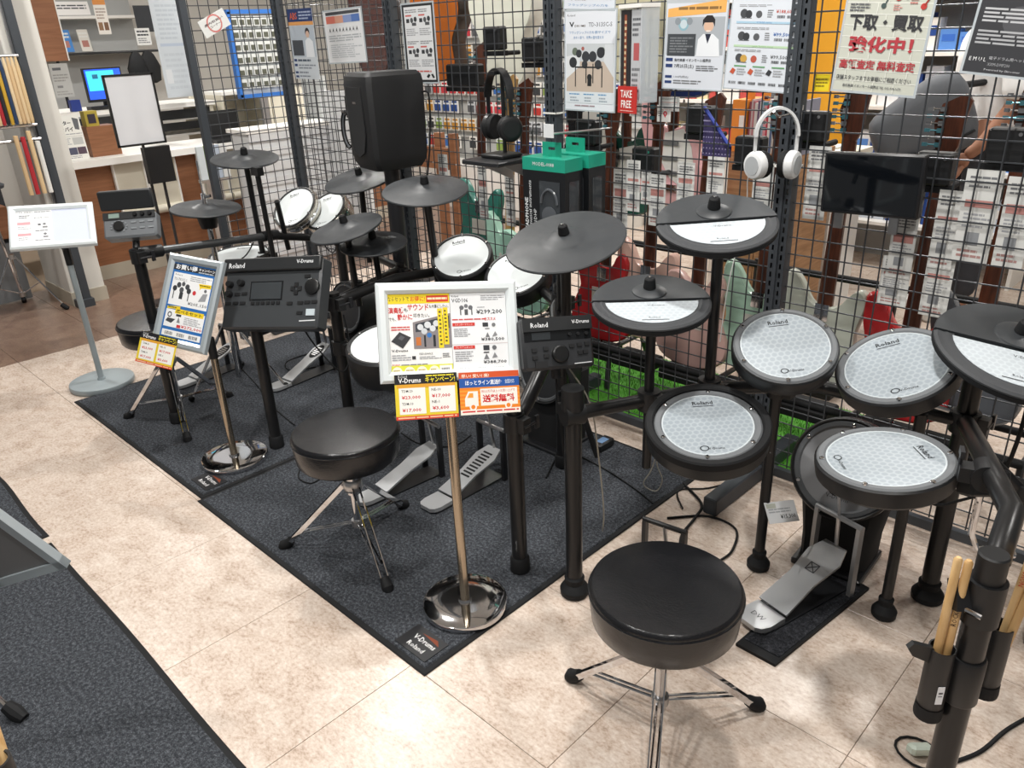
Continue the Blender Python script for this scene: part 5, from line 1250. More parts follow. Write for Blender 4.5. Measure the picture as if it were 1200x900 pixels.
trade = brick + [('t', 0.05, 0.4, 0.035, '下取で', 'b8403c', 0.01, 0.2), ('t', 0.26, 0.39, 0.085, '20%OFF', 'b04038', 0.04, 0.48), ('l', 0.04, 0.435, 0.28, 0.49, 3, '66686c'), ('o', 0.44, 0.45, 0.03, '4a5a58'), ('p', [(0.44, 0.45), (0.49, 0.38), (0.5, 0.385), (0.455, 0.455)], '4a5a58'), ('o', 0.6, 0.4, 0.035, 'b8403c'), ('l', 0.56, 0.44, 0.66, 0.48, 3, 'c88a84'), ('o', 0.7, 0.39, 0.035, 'b8403c'), ('l', 0.74, 0.4, 0.86, 0.44, 2, 'c88a84'), ('o', 0.9, 0.45, 0.035, 'b8403c'), ('p', [(0.9, 0.44), (0.96, 0.38), (0.97, 0.385), (0.915, 0.45)], 'a03830'),
         ('t', 0.06, 0.605, 0.1, '下取・買取', '3c3d40', 0.035, 0.88), ('t', 0.1, 0.745, 0.105, '強化中！', 'b04048', 0.04, 0.78), ('t', 0.03, 0.855, 0.062, '高額査定 無料査定', 'b04048', 0.025, 0.92), ('t', 0.02, 0.93, 0.034, '店舗スタッフまでお気軽にご相談ください', '4a4c50', 0.01, 0.92), ('t', 0.12, 0.975, 0.02, '島村楽器 イオンモール福岡店 TEL 092-938-1670', '55575a', 0.01, 0.72)]
wall_poster('poster', 'pale brick-pattern trade-in poster with large dark and red Japanese lettering', (1004, -84), (1107, -82), (1077, 110), (981, 107), 'c6c9be', trade, sleeve=0.006, y=FRONT - 0.002)
wall_poster('poster', 'dark grey poster with white lettering reading EMUL in its corner', (1170, -110), (1290, -105), (1245, 92), (1139, 86), '3c3d41',
            [('o', 0.45, 0.66, 0.16, '55565a'), ('o', 0.75, 0.72, 0.12, '55565a'), ('l', 0.06, 0.5, 0.9, 0.53, 1, 'c0c2c6'), ('l', 0.06, 0.58, 0.95, 0.68, 4, 'c0c2c6'), ('l', 0.05, 0.72, 0.95, 0.82, 4, 'b0b2b6'), ('t', 0.04, 0.925, 0.025, 'E M U L', 'f0f2f4', 0.0, 0.19), ('t', 0.26, 0.91, 0.02, '電子ドラム用ヘッドホン', 'c0c2c6', 0.0, 0.5), ('t', 0.26, 0.95, 0.02, 'XXM-DMP200', 'a8aaae', 0.0, 0.25), ('t', 0.24, 0.985, 0.016, 'Powered by Skrooner', 'd8dade', 0.0, 0.4)], sleeve=0.006, y=FRONT - 0.002)
# tilted card on the narrow return panel
_a = onx(231, 26, -3.91); _b = onx(260, 9, -3.91); _c = onx(272, 28, -3.91); _d = onx(241, 46, -3.91)
_X = (_b - _a).normalized(); _X.x = 0; _X.normalize(); _Y = V((0, -_X.z, _X.y))
poster('hanging_card', 'white card with red round stamp hung askew on the narrow return panel', 'card', (_a + _b + _c + _d) / 4, _X, _Y, (_b - _a).length, (_d - _a).length, 'dadbd8',
       [('o', 0.5, 0.5, 0.27, 'c87a74'), ('o', 0.5, 0.5, 0.22, 'dadbd8'), ('t', 0.14, 0.46, 0.14, '店内取扱い', '4a3436', 0.02, 0.72), ('t', 0.3, 0.68, 0.14, 'コーナー', '4a3436', 0.02, 0.42)])

# clear leaflet rack with TAKE FREE plate
lr = ony(748, 65, 2.303)
tf = thing('leaflet_rack', 'clear leaflet rack holding dark and grey leaflets with a red TAKE FREE plate', 'leaflet rack', lr - ZW * 0.15)
rx_, rn_ = V((0.96, -0.28, 0)).normalized(), V((-0.28, -0.96, 0)).normalized()
MB().box(lr + rn_ * 0.0 - ZW * 0.14, (0.115, 0.075, 0.004), (rx_, rn_, ZW)).box(lr - rx_ * 0.056, (0.003, 0.07, 0.29), (rx_, rn_, ZW)).box(lr + rx_ * 0.056, (0.003, 0.07, 0.29), (rx_, rn_, ZW)).box(lr - rn_ * 0.036, (0.115, 0.003, 0.29), (rx_, rn_, ZW)).build('acrylic_tray', mat('clear_acrylic', 'dfe6ea', 0.08, alpha=0.35), tf, smooth=None)
MB().box(lr + ZW * 0.148, (0.118, 0.078, 0.012), (rx_, rn_, ZW)).build('rack_lip', M_WHITE, tf, smooth=None)
for k, (c_, it) in enumerate((('2c2a2c', [('r', 0.35, 0.05, 0.6, 0.95, '8a4a34'), ('l', 0.38, 0.1, 0.58, 0.9, 12, 'd8c8a0')]), ('b8babe', [('l', 0.1, 0.08, 0.9, 0.3, 4, '66686c'), ('r', 0.25, 0.36, 0.8, 0.55, 'b05a5c'), ('l', 0.1, 0.62, 0.9, 0.92, 5, '77797c')]))):
    cc = lr + rx_ * (-0.028 + 0.056 * k) + rn_ * 0.022
    s_ = MB().box(cc, (0.052, 0.018, 0.275), (rx_, rn_, ZW)).build('leaflet', ink(c_), tf, smooth=None)
    p = MB(); sheet_print(p, cc + rn_ * 0.009, rx_ * -1 if False else rx_, ZW, 0.052, 0.275, it); p.build('print', None, s_, smooth=None, kind='stuff')
cc = lr - ZW * 0.135 + rn_ * 0.042
pl = MB().box(cc, (0.1, 0.004, 0.085), (rx_, rn_, ZW)).build('front_plate', ink('c0332e'), tf, smooth=None)
pl.data.materials[0] = ink('c0332e')
p = MB(); sheet_print(p, cc + rn_ * 0.0025, rx_, ZW, 0.1, 0.085, [('t', 0.16, 0.42, 0.28, 'TAKE', 'f4e8e4', 0.02, 0.62), ('t', 0.2, 0.8, 0.28, 'FREE', 'f4e8e4', 0.02, 0.55), ('l', 0.15, 0.88, 0.85, 0.94, 1, 'e8b8b0')]); p.build('plate_lettering', None, pl, smooth=None, kind='stuff')

# loudspeaker on a black pole stand
sc_ = V((-2.82, 2.13, 0))
sp = thing('loudspeaker', 'black loudspeaker cabinet with curved grille standing on a thick pole', 'loudspeaker', sc_ + ZW * 1.0)
def spring(z, k):
    a, b = 0.125 * k, 0.135 * k
    pts = [(-a, -b * 0.8), (-a * 0.9, -b * 0.95), (-a * 0.75, -b), (a * 0.75, -b), (a * 0.9, -b * 0.95), (a, -b * 0.8), (a * 0.8, b), (-a * 0.8, b)]
    r = math.radians(-12)
    return [sc_ + V((x * math.cos(r) - y * math.sin(r), x * math.sin(r) + y * math.cos(r), z)) for x, y in pts]
MB().loft([spring(1.0, 0.8), spring(1.03, 0.93), spring(1.06, 0.97), spring(1.34, 1.0), spring(1.37, 0.96), spring(1.385, 0.85)], True).build('cabinet', mat('speaker_black', '1a1b1d', 0.55), sp, smooth=30)
_g = MB(); rr = math.radians(-12); gx = V((math.cos(rr), math.sin(rr), 0)); gn = V((math.sin(rr), -math.cos(rr), 0))
gp = [(-0.07, 0.14), (0.07, 0.14), (0.075, -0.05), (0.05, -0.115), (0, -0.135), (-0.05, -0.115), (-0.075, -0.05)]
_g.prism(gp, 0, 0.004, sc_ + gn * 0.1345 + ZW * 1.19, (gx, ZW, gx.cross(ZW))).build('grille', mat('grille_black', '202123', 0.8), sp, smooth=None)
p = MB(); p.box(sc_ + gn * 0.139 + ZW * 1.27, (0.03, 0.008, 0.001), (gx, ZW, gn)).build('badge', M_STEEL, sp, smooth=None)
MB().cyl(sc_ + ZW * 0.99, sc_ + ZW * 1.0, 0.05, n=20).build('pole_cup', M_BLACK, sp)
ss = thing('speaker_stand', 'thick black speaker pole on a round base behind the level cymbal', 'stand', sc_)
MB().cyl(sc_ + ZW * 0.02, sc_ + ZW * 0.5, 0.044, n=24).build('lower_tube', M_SATIN, ss)
MB().cyl(sc_ + ZW * 0.5, sc_ + ZW * 0.99, 0.034, n=24).build('upper_tube', M_SATIN, ss)
MB().lathe([(0.05, -0.03), (0.052, 0.03), (0.046, 0.035)], 24, sc_ + ZW * 0.5).build('collar', M_BLACK, ss)
MB().lathe([(0.19, 0), (0.19, 0.012), (0.06, 0.025), (0.046, 0.05)], 36, sc_).build('base', M_SATIN, ss)
cable('thin black speaker cable hanging down beside the loudspeaker', [sc_ + V((0.13, 0.1, 1.3)), sc_ + V((0.17, 0.1, 1.28)), sc_ + V((0.165, 0.09, 1.1)), sc_ + V((0.14, 0.08, 0.95)), sc_ + V((0.1, 0.09, 0.8))], 0.004)

# black headphones on a stand on the little shelf
sh = ony(588, 187, 2.2)
shf = thing('grid_shelf', 'small black shelf bracketed to the grid under the black headphones', 'shelf', sh)
MB().bbox(sh, (0.2, 0.24, 0.018), 0.004).build('board', M_SATIN, shf, smooth=None)
for s in (-0.07, 0.07):
    MB().prism([(0, 0), (-0.2, 0), (0, -0.09)], -0.003, 0.003, sh + V((s, 0.13, -0.01)), (V((0, 1, 0)), ZW, XW)).build('bracket', M_STEEL, shf, smooth=None)
hs = thing('headphone_stand', 'black headphone stand with flat foot on the little grid shelf', 'stand', sh + ZW * 0.009)
MB().bbox(sh + ZW * 0.017, (0.12, 0.11, 0.016), 0.004).build('foot', M_BLACK, hs)
MB().cyl(sh + V((0, 0.02, 0.02)), sh + V((0, 0.02, 0.31)), 0.008, n=12).box(sh + V((0, 0.0, 0.312)), (0.03, 0.07, 0.012)).build('stem', M_BLACK, hs)
def headphones(label, c, X, N, w, h, bm, pm2, cm, group=None, k_=1.0, turn=0.57):
    c = V(c); X = V(X).normalized(); N = V(N).normalized(); Z = ZW
    t = thing('headphones', label, 'headphones', c - Z * h / 2, group=group)
    pts = [c + X * (w / 2 * math.cos(a)) + Z * (h * 0.14 + h * 0.36 * math.sin(a)) for a in [math.pi * k / 16 for k in range(17)]]
    b = MB()
    rs = []
    for i, q in enumerate(pts):
        a = math.pi * i / 16
        nrm = X * math.cos(a) + Z * math.sin(a)
        th = 0.007; wd = 0.016
        rs.append([q + N * wd + nrm * th * .5, q + N * wd - nrm * th * .5, q - N * wd - nrm * th * .5, q - N * wd + nrm * th * .5])
    b.loft(rs, True).build('headband', bm, t)
    for s in (-1, 1):
        e = c + X * (s * w / 2 * 0.98)
        MB().box(e + Z * (h * 0.03), (0.008, 0.014, h * 0.24), (X, N, Z)).build('yoke', bm, t, smooth=None)
        q = c + X * (s * w * 0.43) - Z * (h * 0.24)
        ax_ = (X * s * (1 - turn * turn) ** 0.5 + N * turn).normalized()
        cup = MB().lathe([(0.03 * k_, -0.014), (0.036 * k_, -0.008), (0.037 * k_, 0.006), (0.033 * k_, 0.014), (0.026 * k_, 0.017), (0.001, 0.017)], 24, q, ax_).build('ear_cup', bm, t)
        MB().lathe([(0.024 * k_, 0.0), (0.024 * k_, 0.0015), (0.001, 0.002)], 24, q + ax_ * 0.017, ax_).build('cap_disc', cm, cup)
        MB().lathe([(0.018 * k_, -0.032), (0.034 * k_, -0.03), (0.036 * k_, -0.02), (0.034 * k_, -0.013)], 24, q, ax_).build('ear_pad', pm2, t)
    return t
headphones('large black studio headphones resting on the black stand', sh + V((0, 0.0, 0.185)), V((0.98, -0.2, 0)), V((-0.2, -0.98, 0)), 0.155, 0.28, mat('hp_black', '17181a', 0.4), M_RUBBER, M_BLACK, k_=1.3, turn=0.3)
whp = ony(909, 172, 2.22)
headphones('white on-ear headphones with grey caps hanging beside the slotted post', whp, V((0.8, 0.6, 0)), V((0.6, -0.8, 0)), 0.118, 0.215, mat('hp_white', 'dcdedf', 0.35), M_RUBBER, mat('hp_grey', 'a9adb0', 0.45), k_=1.12)
hk = thing('wall_hook', 'chrome prong hook holding the white headphones on the grid', 'hook', whp + V((0, 0.06, 0.07)))
MB().tube([whp + V((0, 0.12, 0.085)), whp + V((0.0, 0.0, 0.083)), whp + V((0, -0.03, 0.10))], 0.004, 8).build('prong', M_CHROME, hk)
MB().box(whp + V((0, 0.12, 0.08)), (0.03, 0.006, 0.05)).build('back_plate', M_CHROME, hk, smooth=None)
cable('thin white headphone cord hanging behind the crash cymbal', [whp + V((-0.06, 0, -0.07)), whp + V((-0.085, 0.01, -0.10)), whp + V((-0.09, 0.02, -0.2)), whp + V((-0.13, 0.02, -0.45)), whp + V((-0.15, 0.03, -0.65))], 0.0018, mat('cord_white', 'd8dad8', 0.5))

# teal and black headphone boxes
def hp_box(label, x0, x1, y0, y1, z0, z1, txt):
    c = V(((x0 + x1) / 2, (y0 + y1) / 2, (z0 + z1) / 2)); w, d, h = x1 - x0, y1 - y0, z1 - z0
    t = thing('headphone_box', label, 'box', V((c.x, c.y, z0)))
    bl, te = mat('box_black', '17191c', 0.35), mat('box_teal', '1f9a80', 0.4)
    MB().box(c - ZW * (h * 0.07), (w, d, h * 0.86)).build('carton', bl, t, smooth=None)
    MB().box(V((c.x, c.y, z1 - h * 0.07)), (w * 1.004, d * 1.004, h * 0.14)).build('teal_lid', te, t, smooth=None)
    tab = MB()
    for x_, z_, a_, b_ in ((0, 0.0115, 0.44, 0.023), (0, 0.0415, 0.44, 0.017), (-0.15, 0.028, 0.14, 0.010), (0.15, 0.028, 0.14, 0.010)):
        tab.box(V((c.x + w * x_, c.y, z1 + z_)), (w * a_, 0.002, b_))
    tab.build('hang_tab', te, t, smooth=None)
    win = MB().box(V((c.x + w * 0.14, y0 - 0.0008, z0 + h * 0.44)), (w * 0.48, 0.002, h * 0.62)).build('window', mat('box_window', '3a3e42', 0.08), t, smooth=None)
    MB().lathe([(0.02, 0), (0.034, 0.001), (0.034, 0.004), (0.02, 0.005)], 20, V((c.x + w * 0.14, y0 - 0.002, z0 + h * 0.36)), V((0, -1, 0))).build('shown_ear_cup', mat('window_cup', '55595e', 0.2), win)
    MB().tube([V((c.x + w * 0.14 + 0.038 * math.cos(a), y0 - 0.004, z0 + h * 0.5 + 0.05 * math.sin(a))) for a in [math.pi * k / 10 for k in range(11)]], 0.005, 6).build('shown_headband', mat('window_cup', '55595e', 0.2), win)
    MB().box(V((x1 + 0.0006, c.y, z0 + h * 0.44)), (0.0015, d * 0.55, h * 0.62)).build('side_window', mat('box_window', '3a3e42', 0.08), t, smooth=None)
    p = MB(); wh = ink('e4e8ea')
    put_text(p, 'HEADPHONE', V((x0 + w * 0.12, y0 - 0.001, z0 + h * 0.12)), ZW, V((-1, 0, 0)), w=h * 0.42, m=wh, bold=0.02)
    put_text(p, 'for musical instruments', V((x0 + w * 0.2, y0 - 0.001, z0 + h * 0.12)), ZW, V((-1, 0, 0)), w=h * 0.62, m=wh)
    put_text(p, 'NS101DHP', V((x0 + w * 0.32, y0 - 0.001, z0 + h * 0.12)), ZW, V((-1, 0, 0)), w=h * 0.3, m=wh)
    put_text(p, txt, V((x0 + w * 0.25, y0 - 0.001, z1 - h * 0.085)), XW, ZW, w=w * 0.5, m=wh)
    p.build('lettering', None, t, smooth=None, kind='stuff')
hp_box('black and teal headphone box, front one on the grid peg', -2.005, -1.805, 2.10, 2.195, 0.79, 1.10, 'MODEL-0088')
hp_box('black and teal headphone box tucked behind the front headphone box', -1.985, -1.785, 2.205, 2.30, 0.79, 1.105, 'MODEL-0088')
pc = ony(643, 157, 2.1)
peg = thing('grid_peg', 'wire peg holding the headphone boxes with a white price ticket at its tip', 'hook', pc)
MB().tube([pc, pc + V((0.05, 0.1, 0.0)), pc + V((0.09, 0.235, 0.0))], 0.004, 6).build('rod', M_STEEL, peg)
MB().box(pc + ZW * 0.01, (0.045, 0.003, 0.045)).build('price_ticket', ink('dfe2e4'), peg, smooth=None)
for k, (u, v) in enumerate(((618, 157), (631, 155))):
    q = ony(u, v, 2.33)
    solo(MB().tube([q + V((0, 0.005, 0.03)), q + V((0, -0.03, 0.03)), q + V((0, -0.035, 0.0)), q + V((0, -0.035, -0.05)), q + V((0, -0.05, -0.055))], 0.003, 6), 'wire_hook', M_BLACK, 'black wire hook on the grid beside the headphone shelf', 'hook', q, 'empty wire hooks')

# black screen hung on the grid
a_, b_, d_ = ony(970, 177, 2.30), ony(1088, 182, 2.30), ony(967, 245, 2.30)
SX = (b_ - a_).normalized(); SX.y = 0; SX.normalize(); SZ = V((-SX.z, 0, SX.x)); SN = V((0, -1, 0))
swd, sht = (b_ - a_).length, (d_ - a_).length * 1.03
scn = a_ + SX * swd / 2 - SZ * sht / 2
tv = thing('flat_screen', 'switched-off glossy black screen hung low on the grid beside the slotted post', 'screen', scn - SZ * sht / 2)
MB().bbox(scn, (swd, sht, 0.03), 0.004, (SX, SZ, SN)).build('housing', mat('screen_housing', '15161a', 0.4), tv)
MB().box(scn + SN * 0.0155, (swd * 0.94, sht * 0.9, 0.001), (SX, SZ, SN)).build('glass', mat('screen_glass', '0d1014', 0.06, coat=0.5), tv, smooth=None)
for u, v in ((983, 255), (1047, 262)):
    q = ony(u, v, 2.32)
    t = thing('screen_bracket', 'bright metal bracket under the black hanging screen', 'bracket', q - ZW * 0.03, group='metal brackets under the black screen')
    MB().box(q, (0.025, 0.01, 0.06)).build('plate', M_STEEL, t, smooth=None)
    MB().tube([q + ZW * 0.02, q + V((-0.02, -0.02, 0.02)), q + V((-0.03, -0.03, 0.03))], 0.0035, 6).build('hook', M_STEEL, t)
for x, z, nm in ((PX[2], 1.225, 'white cable tie round the post by the tall drum kit poster'), (PX[3], 1.10, 'white cable tie round the post beside the white headphones')):
    m_ = MB()
    m_.box((x, GY - 0.026, z), (0.07, 0.003, 0.006)).box((x - 0.034, GY, z), (0.003, 0.055, 0.006)).box((x + 0.034, GY, z), (0.003, 0.055, 0.006))
    solo(m_, 'cable_tie', M_WHITE, nm, 'cable tie', (x, GY, z))

# ------------------------------------------------------------------ beyond the grid: guitars, cards, shelves, a customer
STRAT = [(0, -.20), (.09, -.195), (.15, -.16), (.167, -.10), (.148, -.04), (.127, .02), (.135, .08), (.152, .14), (.148, .185), (.122, .205), (.092, .18), (.062, .135), (.03, .12), (-.03, .12), (-.06, .145), (-.088, .2), (-.125, .24), (-.157, .225), (-.158, .14), (-.135, .06), (-.128, 0), (-.15, -.05), (-.167, -.11), (-.15, -.165), (-.09, -.195)]
SINGLE = [(0, -.21), (.1, -.2), (.165, -.15), (.175, -.08), (.14, -.01), (.118, .04), (.125, .1), (.14, .16), (.12, .2), (.085, .205), (.06, .15), (.03, .13), (-.03, .15), (-.08, .195), (-.13, .19), (-.145, .13), (-.125, .06), (-.12, .03), (-.15, -.03), (-.175, -.09), (-.16, -.16), (-.1, -.2)]
FIG8 = [(0, -.25), (.11, -.245), (.18, -.19), (.2, -.12), (.185, -.05), (.15, .0), (.128, .05), (.135, .11), (.145, .16), (.125, .21), (.07, .24), (0, .245), (-.07, .24), (-.125, .21), (-.145, .16), (-.135, .11), (-.128, .05), (-.15, .0), (-.185, -.05), (-.2, -.12), (-.18, -.19), (-.11, -.245)]
def smooth_poly(P, it=1):
    for _ in range(it):
        Q = []
        for i in range(len(P)):
            a, b = P[i], P[(i + 1) % len(P)]
            Q += [(a[0] * .75 + b[0] * .25, a[1] * .75 + b[1] * .25), (a[0] * .25 + b[0] * .75, a[1] * .25 + b[1] * .75)]
        P = Q
    return P
def guitar(label, x, y, zc, col, neck, outline=STRAT, lean=0.06, back=True, sc=1.0, thick=0.042, neckL=0.56, tuners=True, rough=0.25, flip=1, group=None, extra=None, name='electric_guitar', yaw=0.0):
    """stands upright; local x = across, up = along the neck; back=True shows its back to the grid"""
    o = V((x, y, zc)); up = V((0, lean, 1)).normalized(); X = V((flip * math.cos(yaw), flip * math.sin(yaw), 0)); N = X.cross(up)
    if N.y > 0:
        N = -N
    t = thing(name, label, 'guitar', o - up * 0.21 * sc, group=group)
    bm = mat('guitar_' + col, col, rough, coat=0.4)
    poly = [(px * sc, py * sc) for px, py in smooth_poly(outline)]
    def ring_(k, z):
        return [o + X * (px * k) + up * (py * k) + N * z for px, py in poly]
    b = MB()
    b.loft([ring_(0.965, -thick / 2), ring_(1.0, -thick / 2 + 0.008), ring_(1.0, thick / 2 - 0.008), ring_(0.965, thick / 2)], True)
    if flip > 0:
        b.f = [f[::-1] for f in b.f] if N.dot(X.cross(up)) < 0 else b.f
    body = b.build('body', bm, t, smooth=40)
    top = 0.13 * sc
    def bar(p0, p1, w0, w1, d, off):
        a, c = o + up * p0 + N * off, o + up * p1 + N * off
        return [[a + X * w0 - N * d, a + X * w0 + N * d * .2, a + X * w0 * .5 + N * d, a - X * w0 * .5 + N * d, a - X * w0 + N * d * .2, a - X * w0 - N * d], [c + X * w1 - N * d, c + X * w1 + N * d * .2, c + X * w1 * .5 + N * d, c - X * w1 * .5 + N * d, c - X * w1 + N * d * .2, c - X * w1 - N * d]]
    MB().loft(bar(top - 0.07, top + neckL * sc, 0.028, 0.0215, 0.011, (0.0 if back else 0.012)), True).build('neck', neck, t, smooth=50)
    h0 = top + neckL * sc
    hp = [(-0.021, 0), (0.021, 0), (0.035, 0.03), (0.045, 0.13), (0.052, 0.165), (0.03, 0.185), (0.0, 0.17), (-0.03, 0.155), (-0.045, 0.1), (-0.03, 0.03)]
    hd_ = MB().prism([(a * flip, c) for a, c in hp], -0.007, 0.007, o + up * h0, (X * flip, up, (X * flip).cross(up))).build('headstock', neck, t, smooth=None)
    if tuners:
        for k in range(6):
            q = o + up * (h0 + 0.035 + 0.021 * k) - X * (0.03 if True else 0)
            tk = MB().box(q + N * 0.011 + X * 0.008, (0.018, 0.014, 0.012), (X, up, N)).cyl(q + N * 0.012, q - X * 0.022 + N * 0.012, 0.0025, n=6).box(q - X * 0.03 + N * 0.012, (0.016, 0.011, 0.006), (X, up, N))
            tk.build('tuner', mat('tuner_blue', '5a93a0', 0.25, metal=0.6) if k % 2 == 0 else M_CHROME, hd_, smooth=None)
    if back:
        MB().box(o + N * (thick / 2 + 0.001), (0.1 * sc, 0.075 * sc, 0.002), (X, up, N)).build('back_plate', mat('guitar_plate', 'c9c6be', 0.4), t, smooth=None)
        MB().box(o + up * 0.1 * sc + N * (thick / 2 + 0.001), (0.05, 0.06, 0.003), (X, up, N)).build('neck_plate', M_CHROME, t, smooth=None)
    else:
        MB().prism([(a * sc, c * sc) for a, c in [(-.03, .1), (.06, .12), (.1, .05), (.12, -.06), (.07, -.12), (.0, -.08), (-.04, -.02)]], 0, 0.002, o + N * (thick / 2 + .0005), (X, up, N)).build('pickguard', mat('pickguard_white', 'e3e2de', 0.35), t, smooth=None)
        for k in (-0.06, 0.0, 0.06):
            MB().box(o + up * k * sc + N * (thick / 2 + 0.004), (0.075 * sc, 0.02, 0.008), (X, up, N)).build('pickup', mat('pickup_silver', '9a9c9e', 0.3, metal=0.6), t, smooth=None)
        MB().box(o - up * 0.12 * sc + N * (thick / 2 + 0.006), (0.08 * sc, 0.03, 0.012), (X, up, N)).build('bridge', M_CHROME, t, smooth=None)
    for q in (o - up * 0.205 * sc,):
        MB().lathe([(0.006, 0), (0.004, 0.008), (0.008, 0.012), (0.001, 0.013)], 10, q, -up).build('strap_pin', M_CHROME, t)
    return t
GR = 'electric guitars standing with their backs to the grid'
GZ = 0.43
row = [(-2.96, 2.78, 0.60, '2f7468', M_ROSE, STRAT, 'dark teal guitar standing back-on behind the level cymbal'),
       (-2.73, 2.74, GZ + 0.03, 'a3cdbb', M_MAPLE, STRAT, 'mint guitar with pale maple neck behind the headphone shelf'),
       (-2.56, 2.66, GZ + 0.02, '9cc8b6', M_ROSE, SINGLE, 'mint guitar with dark neck left of the teal headphone boxes'),
       (-2.10, 2.70, GZ - 0.02, 'b3262a', M_ROSE, SINGLE, 'glossy red guitar behind the large tilted cymbal'),
       (-1.88, 2.72, GZ + 0.02, 'd9b4a6', M_ROSE, STRAT, 'pale peach guitar behind the lower white-zone cymbal'),
       (-1.63, 2.70, GZ - 0.03, 'd6b0a8', M_ROSE, SINGLE, 'dusty pink guitar between the two cymbal poles'),
       (-1.36, 2.72, GZ + 0.0, 'a9c9b5', M_ROSE, STRAT, 'pale mint guitar directly behind the white headphones post'),
       (-1.10, 2.70, GZ + 0.01, 'c3c8bc', M_ROSE, STRAT, 'off-white guitar under the hanging black screen'),
       (-0.80, 2.70, GZ - 0.02, 'c0282c', M_ROSE, STRAT, 'bright red guitar behind the tilted honeycomb tom pad'),
       (-0.60, 2.74, GZ + 0.02, '5c6066', M_ROSE, STRAT, 'slate grey guitar behind the ride cymbal pad')]
for i, (x, y, z, c, n, ol, lb) in enumerate(row):
    guitar(lb, x, y, z, c, n, ol, group=GR)
# display bench of black bars the guitars lean on
gs = thing('guitar_rack', 'long black floor rack with padded bars carrying the row of guitars', 'guitar rack', (-1.75, 2.78, 0))
for y, z in ((2.62, 0.2), (2.86, 0.2), (2.87, 0.62)):
    MB().cyl((-3.1, y, z), (-0.35, y, z), 0.014, n=12).build('bar', M_RUBBER, gs)
for k in range(6):
    x = -3.08 + 0.54 * k
    MB().tube([(x, 2.60, 0.012), (x, 2.62, 0.2), (x, 2.86, 0.2), (x, 2.88, 0.64)], 0.013, 8).tube([(x, 2.86, 0.2), (x, 2.94, 0.012)], 0.013, 8).build('end_frame', M_SATIN, gs)
for k in range(10):
    x = row[k][0]
    MB().bbox((x, 2.66, 0.165), (0.2, 0.12, 0.05), 0.006).build('cradle', M_RUBBER, gs, smooth=None)
tf2 = thing('turf_strip', 'bright green artificial turf strip under the guitar rack', 'turf', (-1.65, 2.75, 0.0))
MB().box((-1.65, 2.75, 0.005), (1.45, 0.62, 0.008)).build('backing', mat('turf_green', '56a032', 0.8), tf2, smooth=None)
tb = MB(); rnd = random.Random(5)
for k in range(9000):
    x, y = -2.37 + 1.44 * rnd.random(), 2.445 + 0.61 * rnd.random()
    a = rnd.random() * 6.28; l = 0.012 + 0.012 * rnd.random(); dx, dy = 0.004 * math.cos(a), 0.004 * math.sin(a)
    tb.add([(x - dy * .4, y + dx * .4, 0.008), (x + dy * .4, y - dx * .4, 0.008), (x + dx * 1.4, y + dy * 1.4, 0.008 + l)], [(0, 1, 2)])
tb.build('turf_blades', mat('turf_green', '56a032', 0.8), tf2, smooth=None, kind='stuff')

# guitars hung higher, facing the grid
GU = 'guitars hung on the inner display'
guitar('pink guitar with white pickguard hung facing the grid below the event poster', -2.17, 3.32, 0.93, 'e6b3b6', M_ROSE, STRAT, back=False, sc=1.15, tuners=False, group=GU, lean=0.0)
guitar('deep green guitar hung facing the grid beside the pink one', -2.47, 3.36, 0.84, '1d4a40', M_ROSE, SINGLE, back=False, sc=1.1, tuners=False, group=GU, lean=0.0)
guitar('black guitar hung facing the grid between the headphone boxes and the green guitar', -2.66, 3.30, 1.02, '17181b', M_MAPLE, STRAT, back=False, sc=1.05, tuners=False, group=GU, lean=0.0)
def acoustic(label, x, y, zc, col, edge='2a1a14', sc=1.0, cw=False):
    o = V((x, y, zc)); t = thing('acoustic_guitar', label, 'guitar', o - ZW * 0.25 * sc, group='acoustic guitars hung high behind the grid')
    P = [(a * sc, -b * sc) for a, b in smooth_poly(FIG8)]
    bb = MB()
    def rg(k, yy):
        return [o + V((a * k, yy, b * k)) for a, b in P]
    bb.loft([rg(0.985, -0.045), rg(1.0, -0.04), rg(1.0, 0.045), rg(0.985, 0.05)], True)
    bb.f = [f[::-1] for f in bb.f] if False else bb.f
    bb.build('sides', mat('guitar_' + edge, edge, 0.3, coat=0.4), t, smooth=40)
    MB().prism([(a * 0.97, b * 0.97) for a, b in P], 0.0452, 0.048, o, (XW, ZW, V((0, -1, 0)))).build('back_panel', mat('guitar_' + col, col, 0.25, coat=0.5), t, smooth=None)
    MB().box(o + V((0, -0.02, 0.24 * sc + 0.22)), (0.05, 0.025, 0.46)).build('neck', M_ROSE, t, smooth=None)
    return t
acoustic('dark red-brown acoustic guitar body behind the small rainbow chart', -4.05, 3.05, 1.55, '4a1f1c')
acoustic('amber sunburst acoustic guitar body right of the black bordered leaflet', -3.42, 3.0, 1.53, 'a85a1e')
acoustic('large off-white guitar body hung beside the amber one', -2.96, 3.02, 1.52, 'dfe0d2', 'e6e6de', sc=1.12)
acoustic('cream guitar body hung behind the TAKE FREE leaflet rack', -2.15, 3.02, 1.52, 'dcd7b8', 'd0caa8')
guitar('navy blue guitar hung behind the event poster', -1.98, 3.1, 1.42, '24356a', M_ROSE, STRAT, back=True, tuners=False, group=GU, lean=0.0)
